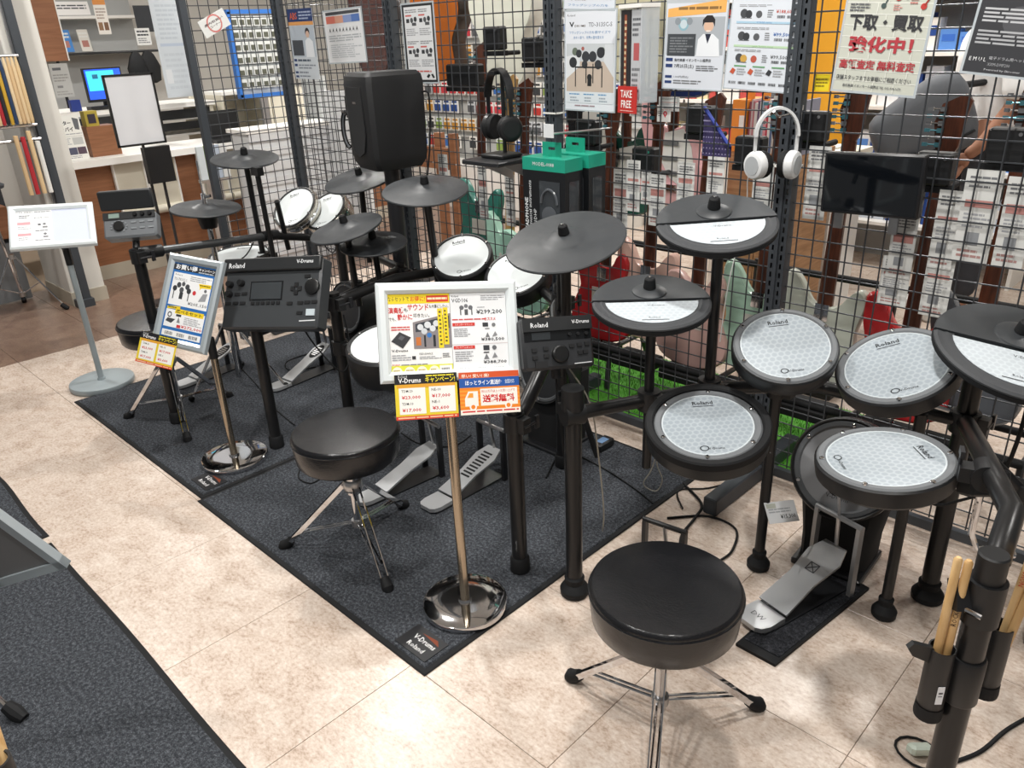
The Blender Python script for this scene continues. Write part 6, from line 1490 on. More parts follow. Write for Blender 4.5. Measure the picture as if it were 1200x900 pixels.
# black hanger blocks behind the grid
HG = 'black guitar hanger blocks behind the grid'
for u, v, y, lb in ((580, 45, 2.6, 'black hanger block in front of the off-white guitar body'), (626, 58, 2.7, 'black hanger block between the off-white body and the slotted post'), (545, 88, 2.62, 'wide black hanger tray below the off-white guitar body'), (757, 187, 2.6, 'black hanger block beneath the TAKE FREE rack'), (822, 140, 2.6, 'black hanger block below the event poster'), (952, 148, 2.6, 'black hanger block between the post and the trade-in poster'), (880, 176, 2.62, 'black hanger block behind the white headphones'), (1096, 197, 2.62, 'black hanger block at the right end of the hanging screen'), (1182, 170, 2.55, 'black hanger block below the EMUL poster'), (690, 155, 2.7, 'black hanger block under the pale room poster'), (415, 122, 2.75, 'black hanger block left of the loudspeaker')):
    y = 2.392; q = ony(u, v, y); t = thing('hanger_block', lb, 'hanger', q - ZW * 0.05, group=HG)
    w = 0.19 if 'wide' in lb else 0.095
    MB().bbox(q, (w, 0.05, 0.087), 0.006).build('block', M_BLACK, t, smooth=None)
    for s_ in (-0.35, 0.35):
        MB().cyl(q + V((w * s_, 0.02, -0.055)), q + V((w * s_, 0.1, -0.055)), 0.009, n=10).build('yoke_arm', M_RUBBER, t)
    MB().box(q + V((0, 0, -0.055)), (w * 1.15, 0.03, 0.018)).build('yoke_bar', M_RUBBER, t, smooth=None)
    MB().cyl(q + V((w * .3, -0.024, 0.03)), q + V((w * .3, -0.028, 0.03)), 0.005, n=8).build('screw', M_CHROME, t)
# white price cards among the guitars
def pcard(lb, u, v, y, w, h, seed, dark=False):
    k_ = 2.363 / y; y = 2.362 + 0.003 * (seed % 4); w *= k_; h *= k_
    q = ony(u, v, y); r = random.Random(seed)
    it = [('l', 0.12, 0.06, 0.88, 0.2, 3, '77797c'), ('r', 0.1, 0.27 + 0.1 * r.random(), 0.9, 0.33 + 0.1 * r.random(), 'c08a84'), ('l', 0.12, 0.45, 0.88, 0.62, 4, 'a4a6aa'), ('r', 0.25, 0.66, 0.65, 0.8, '8f9296'), ('l', 0.12, 0.84, 0.88, 0.95, 2, 'b08a86')]
    poster('price_card', lb, 'price card', q, XW, ZW, w, h, 'dadbd8', it, group='white price cards hung among the guitars')
cards = [(742, 218, 2.6, 0.065, 0.2, 'narrow white price card left of the dark neck under the TAKE FREE rack'), (770, 235, 2.6, 0.075, 0.2, 'white price card right of the dark neck under the TAKE FREE rack'), (757, 218, 2.56, 0.045, 0.14, 'small white barcode tag on the dark neck under the TAKE FREE rack'), (803, 222, 2.6, 0.075, 0.2, 'white price card below the pink guitar pickguard'), (838, 215, 2.62, 0.07, 0.19, 'white price card below the purple pennant'), (893, 225, 2.6, 0.075, 0.2, 'white price card under the white headphones'), (915, 240, 2.6, 0.06, 0.2, 'white price card beside the foot of the headphones post'), (957, 215, 2.6, 0.075, 0.24, 'white price card left of the hanging screen'), (1057, 290, 2.6, 0.075, 0.2, 'white price card under the right corner of the hanging screen'), (1048, 330, 2.58, 0.09, 0.16, 'plastic sleeved card with small blue triangle by the red guitar'), (1108, 270, 2.6, 0.07, 0.24, 'white price card right of the red guitar neck'), (1098, 335, 2.58, 0.08, 0.2, 'sleeved card with blue diamond mark beside the red guitar neck'), (1145, 255, 2.65, 0.1, 0.28, 'large white price card between the two right guitar necks'), (1190, 262, 2.6, 0.08, 0.26, 'white price card beyond the slate guitar neck'), (566, 225, 2.62, 0.06, 0.26, 'white price card left of the maple neck'), (598, 235, 2.62, 0.06, 0.24, 'white price card between the maple and dark necks'), (634, 230, 2.62, 0.06, 0.2, 'white price card beside the dark neck by the teal boxes'), (520, 205, 2.62, 0.07, 0.2, 'white price card right of the loudspeaker cable'), (741, 110, 2.62, 0.05, 0.13, 'small white ticket under the drum kit poster corner'), (745, 125, 2.58, 0.055, 0.07, 'white ticket with barcode by the TAKE FREE rack'), (784, 122, 2.62, 0.09, 0.05, 'white ticket under the event poster corner'), (727, 238, 2.9, 0.08, 0.3, 'cream price card behind the deep green guitar')]
for k, (u, v, y, w, h, lb) in enumerate(cards):
    pcard(lb, u, v, y, w, h, k)
q = ony(778, 133, 2.363); poster('price_card', 'white ticket with a big red zero below the event poster', 'price card', q, XW, ZW, 0.054, 0.054, 'e6e4e0', [('t', 0.45, 0.75, 0.5, '0', 'c83a4a', 0.04), ('l', 0.1, 0.3, 0.4, 0.7, 3, '88898c')])
q = ony(963, 97, 2.363); poster('price_card', 'bright yellow ticket beside the trade-in poster', 'price card', q, XW, ZW, 0.045, 0.045, 'e8d02c', [('l', 0.1, 0.2, 0.9, 0.8, 3, '8a7a20')])

# oak bin with magazines, purple pennant
bx0, bx1, by, bt = -2.03, -1.68, 3.62, 0.93
ob = thing('oak_cabinet', 'light oak cabinet standing behind the white headphones', 'cabinet', ((bx0 + bx1) / 2, by + 0.2, 0))
MB().box(((bx0 + bx1) / 2, by + 0.2, bt / 2), (bx1 - bx0, 0.4, bt)).build('carcass', M_OAK, ob, smooth=None)
for sx in (-1, 1):
    MB().box(((bx0 + bx1) / 2 + sx * (bx1 - bx0) / 4, by - 0.009, bt / 2), ((bx1 - bx0) / 2 - 0.004, 0.018, bt * 0.95)).build('door', M_OAK, ob, smooth=None)
mc_ = ['8a4a50', 'b8a8a8', 'a86a70', 'c8c4c0', '6a5a70', 'd8d4d0', '8a9aa8', 'c88a90', 'a83a48', 'd0ccc8', '5a6a88', 'c0b8b0', '9a6a78', 'd8d8d4', '4a5a80', 'b0a8b8', 'c87a80', '7a8a70', 'd0c8c0', '5a4a68', 'c8c0b8', '3a4a78', 'd4d0cc', '8a8a98']
mcn = ['maroon', 'pinkish grey', 'dusty rose', 'pale grey', 'plum', 'white', 'steel blue', 'salmon', 'crimson', 'light grey', 'slate blue', 'beige', 'mauve', 'off-white', 'navy', 'lilac grey', 'coral', 'moss green', 'ivory', 'dark violet', 'sand', 'deep blue', 'chalk white', 'blue-grey']
mpl = ['near the orange box', 'in mid row', 'at the far end', 'at the far end', 'at the far end', 'at the far end']
r5 = random.Random(9); x = bx0 + 0.075
ox = thing('orange_box', 'orange cardboard box with a white label beside the magazines', 'box', (bx0 + 0.03, by + 0.1, bt + 0.001))
MB().box((bx0 + 0.03, by + 0.1, bt + 0.121), (0.075, 0.2, 0.24)).build('carton', mat('box_orange', 'e08a34', 0.5), ox, smooth=None)
MB().box((bx0 + 0.045, by - 0.001, bt + 0.14), (0.025, 0.002, 0.06)).build('label_sticker', ink('e6e4e0'), ox, smooth=None)
k = 0
while x < bx1 - 0.01:
    w = 0.008 + 0.008 * r5.random(); h = 0.225 + 0.02 * r5.random()
    o_ = solo(MB().box((x + w / 2, by + 0.09, bt + h / 2 + 0.001), (w * 0.94, 0.16, h)), 'magazine', ink(mc_[k % len(mc_)]), mcn[k % len(mcn)] + ' thin magazine standing spine-out ' + (mpl[k // 8]) + ' on the oak cabinet', 'magazine', (x + w / 2, by + 0.09, bt + 0.001), 'magazines on the oak cabinet', smooth=None)
    x += w; k += 1
for i, xx in enumerate((bx0 + 0.06, bx0 + 0.14, bx0 + 0.22, bx0 + 0.3)):
    dv = MB().prism([(-0.02, 0), (0.02, 0), (0.02, 0.035), (0.0, 0.055), (-0.02, 0.04)], -0.001, 0.001, V((xx, by + 0.05, bt + 0.235)), (XW, ZW, V((0, -1, 0))))
    solo(dv, 'divider_tab', mat('box_orange', 'e08a34', 0.5), 'orange index tab sticking up from the magazines', 'tab', (xx, by + 0.05, bt + 0.235), 'orange index tabs', smooth=None)
pa, pb_, pc_ = ony(827, 125, 2.37), ony(857, 172, 2.37), ony(823, 182, 2.37)
pn = thing('pennant', 'dark purple dotted pennant with blue edge hanging right of the hanger block', 'pennant', pc_)
MB().prism([(p_.x, p_.z) for p_ in (pa, pb_, V((pb_.x, 0, pc_.z)), pc_)], 0, 0.006, V((0, 2.372, 0)), (XW, ZW, V((0, -1, 0)))).build('cloth', mat('pennant_purple', '3c3560', 0.8), pn, smooth=None)
MB().cyl(pa + V((0, -0.008, 0)), pb_ + V((0, -0.008, 0)), 0.006, n=6).build('blue_edge', mat('pennant_blue', '2c3f9a', 0.6), pn)
dt = MB()
for i in range(9):
    for j in range(9):
        f, g = (i + .5) / 9, (j + .5) / 9
        L_ = pc_.lerp(pa, g); R_ = V((pb_.x, 0, pc_.z)).lerp(pb_, min(1, g * 1.0)); 
        xr = pc_.x + (pb_.x - pc_.x) * (1 - max(0, (g * (pa.z - pc_.z) - (pb_.z - pc_.z)) / max(1e-3, pa.z - pb_.z)))
        xx = pc_.x + (xr - pc_.x) * f
        dt.box((xx, 2.3655, pc_.z + (pa.z - pc_.z) * g), (0.004, 0.001, 0.004))
dt.build('dots', ink('9a94b8'), pn, smooth=None, kind='stuff')

# far display wall with hanging accessory packs
gw = thing('display_wall', 'white slatted display wall full of small accessory packs beyond the guitars', 'display wall', (-5.3, 5.42, 0))
MB().box((-5.3, 5.45, 0.95), (3.0, 0.06, 1.9)).build('panel', mat('slat_grey', 'b9bab8', 0.7), gw, smooth=None)
for k in range(9):
    MB().box((-5.3, 5.405, 0.45 + 0.165 * k), (3.0, 0.03, 0.014)).build('slat', mat('slat_grey', 'b9bab8', 0.7), gw, smooth=None)
MB().box((-5.3, 5.25, 0.2), (3.0, 0.4, 0.4)).build('plinth', M_WHITE, gw, smooth=None)
pk_cols = [('e8e6e2', 'b83a34'), ('dfe2e4', '3a6ab0'), ('f0eee8', '3c3e40'), ('d8dce0', '88a050'), ('e6e2d8', 'c08a3a'), ('e8e8e8', '2a4a8a'), ('c8ccd0', '5a5c60'), ('f2f0ec', 'c8404a')]
PKN = ['white pack with brick red print', 'pale grey pack with blue print', 'ivory pack with black print', 'grey-blue pack with olive green print', 'cream pack with ochre print', 'white pack with navy print', 'mid grey pack with dark grey print', 'white pack with rose red print']
protos = []
def make_pack(ca, cb, nm=''):
    t = thing('accessory_pack', 'small hanging ' + nm + ' on the far display wall', 'packet', (0, 0, 0), group=nm + 's on the far display wall')
    MB().box((0, 0, 0.06), (0.1, 0.012, 0.12)).build('card', ink(ca), t, smooth=None)
    MB().box((0, -0.01, 0.045), (0.075, 0.018, 0.06)).build('blister', ink(cb), t, smooth=None)
    p_ = MB().box((0, -0.0066, 0.10), (0.07, 0.001, 0.018)); p_.build('header_print', ink(cb), t, smooth=None)
    return t
r9 = random.Random(2); n = 0
for zi in range(8):
    for xi in range(22):
        x = -6.62 + 0.121 * xi + 0.01 * r9.random(); z = 0.5 + 0.165 * zi
        c = int((xi // 3 + zi * 2 + r9.random() * 1.4)) % len(pk_cols)
        if r9.random() < 0.08:
            continue
        if len(protos) <= c or protos[c] is None:
            while len(protos) <= c:
                protos.append(None)
            protos[c] = make_pack(*pk_cols[c], PKN[c]); o_ = protos[c]
            o_.location = (x, 5.375, z); WM[o_.name] = Matrix.Translation((x, 5.375, z))
        else:
            copy_tree(protos[c], (x, 5.375, z))
# shelf units further right
def back_shelf(lb, x0, x1, y, zs, col, h=1.9, packs=None, glabel=None, seed=1, pnames=()):
    tier = lambda z: {0.3: 'the lowest board', 0.65: 'the second board', 1.0: 'the third board'}.get(z, 'the upper board')
    t = thing('shelf_unit', lb, 'shelf', ((x0 + x1) / 2, y, 0))
    MB().box(((x0 + x1) / 2, y + 0.2, h / 2), (x1 - x0, 0.02, h)).build('back_panel', mat('shelf_back', 'aeb0b0', 0.7), t, smooth=None)
    for x in (x0, x1):
        MB().box((x, y, h / 2), (0.02, 0.4, h)).build('side', col, t, smooth=None)
    for z in zs:
        MB().box(((x0 + x1) / 2, y, z), (x1 - x0 - 0.02, 0.4, 0.02)).build('shelf_board', col, t, smooth=None)
    r = random.Random(seed)
    if packs:
        for z in zs[:-1]:
            x = x0 + 0.04
            while x < x1 - 0.1:
                w = 0.05 + 0.08 * r.random(); hh_ = 0.1 + 0.14 * r.random(); ci = r.randrange(len(packs)); c = packs[ci]
                m_ = MB().box((x + w / 2, y - 0.06, z + 0.0105 + hh_ / 2), (w * 0.95, 0.12, hh_), m=ink(c)).box((x + w / 2, y - 0.121, z + 0.0105 + hh_ * 0.62), (w * 0.7, 0.002, hh_ * 0.3), m=ink(packs[r.randrange(len(packs))]))
                solo(m_, 'carton', None, pnames[ci] + ' carton on ' + tier(z) + ' of the ' + glabel, 'carton', (x + w / 2, y - 0.06, z + 0.0105), pnames[ci] + ' cartons on ' + tier(z) + ' of the ' + glabel, smooth=None)
                x += w + 0.01 * r.random()
    return t
back_shelf('white shelf unit with blue and white cartons behind the person', -2.3, -1.05, 5.4, (0.3, 0.65, 1.0, 1.3, 1.6), M_WHITE, packs=['3a6ac0', 'dfe2e6', '5a8ad0', 'e8e6e2', '2a4a90', 'c8d0dc'], glabel='shelf unit behind the person', seed=4, pnames=['royal blue', 'pale grey', 'sky blue', 'ivory', 'navy', 'icy blue'])
back_shelf('pale shelf unit with mixed cartons behind the pink guitar', -3.6, -2.5, 5.5, (0.3, 0.65, 1.0, 1.35, 1.65), M_WHITE, packs=['e0ddd6', 'b84a44', 'd8c8a0', '5a5c60', 'e8e6e2', '88a0b8'], glabel='shelf unit behind the pink guitar', seed=8, pnames=['stone', 'brick red', 'sand', 'charcoal', 'ivory', 'grey-blue'])
yb = thing('advert_board', 'plain yellow advertising board standing beyond the trade-in poster', 'board', (-2.09, 4.75, 0))
MB().box((-2.09, 4.75, 1.1), (0.34, 0.04, 1.5)).build('panel', mat('board_yellow', 'd99a1e', 0.5), yb, smooth=None)
MB().box((-2.09, 4.75, 0.18), (0.4, 0.3, 0.34)).build('foot', M_BLACK, yb, smooth=None)
cn = thing('sales_counter', 'low white counter with papers beyond the black screen', 'counter', (-1.75, 4.2, 0))
MB().box((-2.05, 4.3, 0.42), (0.7, 0.4, 0.84)).build('body', M_WHITE, cn, smooth=None)
MB().box((-2.05, 4.3, 0.855), (0.74, 0.44, 0.03)).build('top', M_CREAM, cn, smooth=None)
for k, (x, y) in enumerate(((-1.82, 4.2), (-2.1, 4.3), (-1.9, 4.4))):
    solo(MB().box((x, y, 0.8715 + 0.004), (0.2, 0.14, 0.006)), 'paper_sheet', ink('e4e4e0'), 'white paper stack lying on the low counter', 'paper', (x, y, 0.871), 'papers on the low counter', smooth=None)

# customer behind the grid with a grey gig bag
PB = V((-1.19, 4.60, -0.0))
person = thing('person', 'person in a white short-sleeved shirt carrying a grey bag behind the grid', 'person', PB)
FW = V((-0.75, -0.66, 0)); SD = V((-FW.y, FW.x, 0))    # facing, and their left
def skin(name, verts, edges, radii, m, parent, sub=2, root=0):
    me = bpy.data.meshes.new(name)
    inv = WM[parent.name].inverted()
    me.from_pydata([tuple(inv @ V(v)) for v in verts], edges, [])
    me.materials.append(m)
    o = bpy.data.objects.new(name, me); COL.objects.link(o); o.parent = parent; WM[o.name] = WM[parent.name].copy()
    mo = o.modifiers.new('skin', 'SKIN'); mo.use_smooth_shade = True
    for i, r in enumerate(radii):
        sv = me.skin_vertices[0].data[i]
        sv.radius = r if hasattr(r, '__len__') else (r, r); sv.use_root = (i == root)
    s_ = o.modifiers.new('sub', 'SUBSURF'); s_.levels = sub; s_.render_levels = sub
    return o
def pp(f, s, z):
    return PB + FW * f + SD * s + ZW * z
M_SKIN = mat('skin_tone', '94674f', 0.6)
bv = [pp(0, 0, 0.92), pp(0, 0, 1.1), pp(0, 0, 1.28), pp(0, 0, 1.40), pp(0.01, 0, 1.47), pp(0.03, 0, 1.56), pp(0.04, 0, 1.64), pp(0.03, 0, 1.70),
      pp(0, 0.19, 1.37), pp(-0.02, 0.24, 1.12), pp(0.10, 0.23, 0.93), pp(0.16, 0.21, 0.87), pp(0, -0.19, 1.37), pp(-0.02, -0.24, 1.12), pp(0.12, -0.22, 0.95), pp(0.19, -0.20, 0.90),
      pp(0, 0.10, 0.86), pp(0.02, 0.11, 0.48), pp(-0.01, 0.11, 0.09), pp(0.14, 0.12, 0.03), pp(0, -0.10, 0.86), pp(0.02, -0.11, 0.48), pp(-0.01, -0.11, 0.09), pp(0.14, -0.12, 0.03)]
be = [(0, 1), (1, 2), (2, 3), (3, 4), (4, 5), (5, 6), (6, 7), (3, 8), (8, 9), (9, 10), (10, 11), (3, 12), (12, 13), (13, 14), (14, 15), (0, 16), (16, 17), (17, 18), (18, 19), (0, 20), (20, 21), (21, 22), (22, 23)]
br = [(.13, .1), (.125, .095), (.14, .1), (.1, .08), .05, .075, .088, .06, .055, .045, .034, .03, .055, .045, .034, .03, .085, .06, .042, .035, .085, .06, .042, .035]
skin('body', bv, be, br, M_SKIN, person)
sv_ = [pp(0, 0, 0.88), pp(0, 0, 1.08), pp(0, 0, 1.27), pp(0, 0, 1.395), pp(0, 0.20, 1.375), pp(-0.015, 0.245, 1.2), pp(-0.02, 0.25, 1.12), pp(0, -0.20, 1.375), pp(-0.015, -0.245, 1.2), pp(-0.02, -0.25, 1.12)]
skin('shirt', sv_, [(0, 1), (1, 2), (2, 3), (3, 4), (4, 5), (5, 6), (3, 7), (7, 8), (8, 9)], [(.19, .14), (.18, .135), (.185, .135), (.12, .1), .085, .08, .085, .085, .08, .085], mat('shirt_white', 'e9e9e8', 0.8), person)
tv_ = [pp(0, 0, 0.95), pp(0, 0.1, 0.84), pp(0.02, 0.115, 0.48), pp(0, 0.115, 0.12), pp(0, -0.1, 0.84), pp(0.02, -0.115, 0.48), pp(0, -0.115, 0.12)]
skin('trousers', tv_, [(0, 1), (1, 2), (2, 3), (0, 4), (4, 5), (5, 6)], [(.155, .12), .105, .085, .07, .105, .085, .07], mat('trousers_dark', '2c2e34', 0.8), person)
MB().sphere(pp(0.02, 0, 1.64), 0.108, 16, 10, sc=(1, 1, 1.12)).build('hair', mat('hair_dark', '1c1816', 0.6), person)
for s in (-1, 1):
    MB().sphere(pp(0.135, s * 0.035, 1.625), 0.011, 8, 6).build('eye', mat('eye_dark', '141210', 0.3), person)
    hb = pp(0.17 if s > 0 else 0.2, s * 0.205, 0.85 if s > 0 else 0.88)
    h_ = MB().sphere(hb, 0.036, 10, 6, sc=(1, 0.6, 1.1))
    for j in range(4):
        h_.tube([hb + V((0, 0, -0.02)) + SD * ((j - 1.5) * 0.015), hb + FW * 0.02 + SD * ((j - 1.5) * 0.017) - ZW * 0.06, hb + FW * 0.035 + SD * ((j - 1.5) * 0.016) - ZW * (0.09 - 0.004 * abs(j - 1.5))], [0.0095, 0.009, 0.006], 8)
    h_.tube([hb + SD * (-s * 0.025), hb + SD * (-s * 0.04) + FW * 0.03 - ZW * 0.03, hb + SD * (-s * 0.035) + FW * 0.045 - ZW * 0.05], [0.011, 0.01, 0.007], 8)
    h_.build('hand', M_SKIN, person)
nz = MB().cyl(pp(0.125, 0, 1.615), pp(0.145, 0, 1.59), 0.006, 0.013, 8); nz.build('nose', M_SKIN, person)
for s in (-1, 1):
    MB().bbox(pp(0.06, s * 0.115, 0.035), (0.1, 0.26, 0.07), 0.015, (SD, FW, ZW)).build('shoe', mat('shoe_white', 'd0d0cc', 0.6), person)
b0, b1 = EYE + ray(1025, 172) * 3.75, EYE + ray(1135, 122) * 3.6
gb = thing('gig_bag', 'dark grey padded gig bag slung beside the person in white', 'bag', (b0 + b1) / 2 - ZW * 0.1)
dirb = (b1 - b0).normalized()
nb = V((0.76, -0.6, 0.0)); nb = (nb - dirb * nb.dot(dirb)).normalized(); ub = nb.cross(dirb)
Lb = (b1 - b0).length
def bagring(t_, w, d):
    c = b0 + dirb * (Lb * t_)
    return [c + ub * (w * math.cos(a)) + nb * (d * math.copysign(abs(math.sin(a)) ** 0.7, math.sin(a))) for a in [2 * math.pi * k / 24 for k in range(24)]]
MB().loft([bagring(-0.01, 0.05, 0.03), bagring(0.0, 0.08, 0.05), bagring(0.03, 0.11, 0.068), bagring(0.1, 0.13, 0.078), bagring(0.3, 0.155, 0.085), bagring(0.5, 0.175, 0.09), bagring(0.7, 0.19, 0.09), bagring(0.9, 0.185, 0.085), bagring(0.98, 0.165, 0.07), bagring(1.03, 0.11, 0.04)], True).build('padded_body', mat('bag_grey', '55585d', 0.75), gb, smooth=80)
MB().tube([b0 + dirb * Lb * 0.1 + nb * 0.07 - ub * 0.06, b0 + dirb * Lb * 0.5 + nb * 0.1 - ub * 0.1, b0 + dirb * Lb * 0.95 + nb * 0.075 - ub * 0.1], 0.006, 6).build('zip', M_RUBBER, gb)
MB().tube([b0 + dirb * Lb * 0.75 + ub * 0.14 + nb * 0.03, pp(-0.16, -0.1, 1.2), pp(-0.14, -0.12, 1.36), pp(-0.02, -0.13, 1.455), pp(0.1, -0.12, 1.36)], 0.016, 8).build('shoulder_strap', M_RUBBER, gb)

# ------------------------------------------------------------------ service counter and desk beyond the column
CXF = -5.95
ct = thing('service_counter', 'long counter with white top and brown and cream front panels beyond the aisle', 'counter', (CXF - 0.25, 3.2, 0))
y0c, y1c, zt = 1.72, 4.6, 0.835
MB().box((CXF - 0.26, (y0c + y1c) / 2, 0.45), (0.44, y1c - y0c, 0.7)).build('carcass', M_WOOD, ct, smooth=None)
MB().box((CXF - 0.2, (y0c + y1c) / 2, zt - 0.02), (0.56, y1c - y0c + 0.04, 0.045)).build('worktop', M_WHITE, ct, smooth=None)
MB().box((CXF - 0.255, (y0c + y1c) / 2, 0.05), (0.44, y1c - y0c, 0.1)).build('plinth', mat('stone_foot', 'b3ab9b', 0.6), ct, smooth=None)
for a, b in ((2.09, 2.29), (2.31, 2.52), (2.71, 2.91), (2.93, 3.14), (3.36, 3.56), (3.58, 3.8)):
    pnl = MB().box((CXF - 0.022, (a + b) / 2, 0.615), (0.02, b - a, 0.33)).build('cream_panel', M_CREAM, ct, smooth=None)
    for y in (a - 0.005, b + 0.005):
        MB().box((CXF - 0.016, y, 0.61), (0.03, 0.012, 0.36)).build('panel_edge', M_WHITE, pnl, smooth=None)
    MB().cyl((CXF - 0.0, a, 0.43), (CXF - 0.0, b, 0.43), 0.03, n=14).build('rolled_foot', M_CREAM, pnl)
def bx(name, lb, cat, c, s, m, group=None):
    return solo(MB().box(c, s), name, m, lb, cat, (c[0], c[1], c[2] - s[2] / 2), group, smooth=None)
EX, EY, EN = V((0, 1, 0)), V((0, 0, 1)), V((1, 0, 0))
def xposter(name, lb, tl, br, x, col, items, y_up=None, **k):
    a, c = onx(*tl, x), onx(*br, x)
    return poster(name, lb, 'poster', V((x, (a.y + c.y) / 2, (a.z + c.z) / 2)), EX, EY, abs(c.y - a.y), abs(a.z - c.z), col, items, **k)
ZT = zt + 0.003
bx('wooden_box', 'plain brown wooden box on the white counter top', 'box', (-6.11, 2.10, ZT + 0.1), (0.16, 0.2, 0.2), M_WOOD)
yb2 = thing('yellow_carton', 'small yellow carton with dark picture on the brown wooden box', 'box', (-6.1, 2.06, ZT + 0.2))
MB().box((-6.1, 2.06, ZT + 0.25), (0.08, 0.085, 0.1)).build('carton', mat('carton_yellow', 'b3a040', 0.5), yb2, smooth=None)
MB().box((-6.059, 2.06, ZT + 0.25), (0.003, 0.05, 0.06)).build('picture', ink('3c3640'), yb2, smooth=None)
poster('flyer_stand', 'white flyer with heavy black Japanese heading propped on the counter', 'poster', V((-6.01, 1.89, ZT + 0.145)), V((0.0, 1, 0)), V((-0.12, 0, 1)), 0.15, 0.29, 'e9e9e4',
       [('t', 0.1, 0.22, 0.1, 'ギター', '2a2a2c', 0.03, 0.5), ('t', 0.1, 0.36, 0.1, 'ンパイ', '2a2a2c', 0.03, 0.55), ('p', [(0.7, 0.06), (0.95, 0.1), (0.9, 0.34), (0.72, 0.32)], '66686c'), ('l', 0.05, 0.4, 0.95, 0.44, 1, 'a4a6aa'), ('r', 0.05, 0.47, 0.95, 0.475, '88898c'), ('l', 0.08, 0.5, 0.42, 0.66, 4, 'b0b2b6'), ('r', 0.48, 0.5, 0.92, 0.66, 'c2c4c2'), ('r', 0.02, 0.72, 0.2, 0.88, 'c87a58'), ('r', 0.2, 0.72, 0.56, 0.88, '55586c'), ('r', 0.58, 0.72, 0.95, 0.88, '5a4a58'), ('l', 0.05, 0.9, 0.9, 0.97, 2, 'a4a6aa')])
# desk behind
dk = thing('desk', 'cream desk with open shelves and black rails behind the counter', 'desk', (-6.85, 2.6, 0))
MB().box((-6.85, 2.55, 1.09), (0.55, 1.35, 0.035)).build('desk_top', M_WHITE, dk, smooth=None)
MB().box((-6.62, 2.55, 1.02), (0.02, 1.3, 0.07)).build('black_rail', M_BLACK, dk, smooth=None)
MB().box((-6.62, 2.55, 0.93), (0.02, 1.3, 0.06)).build('black_rail', M_BLACK, dk, smooth=None)
for y in (1.9, 3.2):
    MB().box((-6.85, y, 0.54), (0.5, 0.03, 1.07)).build('side_panel', M_CREAM, dk, smooth=None)
for z in (0.98, 0.86):
    MB().box((-6.85, 2.55, z), (0.45, 1.28, 0.015)).build('shelf_board', M_WHITE, dk, smooth=None)
cb = thing('cream_cabinet', 'open cream cabinet with plain back standing at the end of the desk', 'cabinet', (-6.75, 3.45, 0))
MB().box((-6.98, 3.45, 0.57), (0.02, 0.5, 1.14)).build('back_panel', M_CREAM, cb, smooth=None)
for y in (3.26, 3.69):
    MB().box((-6.75, y, 0.57), (0.48, 0.022, 1.14)).build('side_panel', M_CREAM, cb, smooth=None)
MB().box((-6.75, 3.48, 1.15), (0.5, 0.45, 0.025)).build('top_board', M_WHITE, cb, smooth=None)
MB().box((-6.75, 3.96, 0.57), (0.48, 0.5, 1.14)).build('closed_unit', M_CREAM, cb, smooth=None)
# point-of-sale things on the desk
DZ = 1.1085
mn = thing('monitor', 'monitor with bright blue and cyan screen on the desk behind the counter', 'monitor', (-6.68, 2.42, DZ))
MB().box((-6.68, 2.42, DZ + 0.17), (0.03, 0.28, 0.24), (EX.cross(EY), EX, EY)).build('housing', M_BLACK, mn, smooth=None)
MB().box((-6.664, 2.42, DZ + 0.175), (0.002, 0.26, 0.21)).build('screen', mat('screen_blue', '2a5ae0', 0.3, emit=0.9), mn, smooth=None)
MB().box((-6.6625, 2.4, DZ + 0.2), (0.001, 0.2, 0.14)).build('screen_window', mat('screen_cyan', '45c8d8', 0.3, emit=0.9), mn, smooth=None)
MB().box((-6.6615, 2.36, DZ + 0.23), (0.001, 0.04, 0.03)).build('screen_icon', ink('3a8ab8'), mn, smooth=None)
MB().cyl((-6.7, 2.42, DZ), (-6.7, 2.42, DZ + 0.06), 0.03, n=12).box((-6.68, 2.42, DZ + 0.006), (0.16, 0.2, 0.012)).build('stand', M_BLACK, mn)
bx('keyboard', 'black keyboard lying before the blue monitor', 'keyboard', (-6.62, 2.36, DZ + 0.012), (0.1, 0.22, 0.024), M_BLACK)
bx('paper_bag', 'blue and white packet beside the black keyboard', 'packet', (-6.66, 2.17, DZ + 0.04), (0.05, 0.07, 0.08), ink('2c3f8a'))
xposter('notice_sheet', 'grey printed notice sheet left of the blue monitor', (56, 75), (88, 113), -6.66, 'bfc0be', [('r', 0.15, 0.12, 0.6, 0.2, '66686c'), ('l', 0.1, 0.3, 0.9, 0.55, 3, '9a9a98'), ('r', 0.2, 0.65, 0.5, 0.72, '88898a'), ('l', 0.1, 0.8, 0.9, 0.95, 2, 'a4a4a2')])
# brown wooden board hung beside the column
bd = thing('hanging_board', 'brown wooden panel hung beside the column above the desk', 'panel', (-6.3, 2.0, 1.46))
MB().box((-6.3, 2.005, 2.08), (0.03, 0.15, 1.24)).build('panel', M_WOOD, bd, smooth=None)
MB().box((-6.3, 2.083, 2.08), (0.034, 0.008, 1.24)).build('edge_strip', M_WHITE, bd, smooth=None)
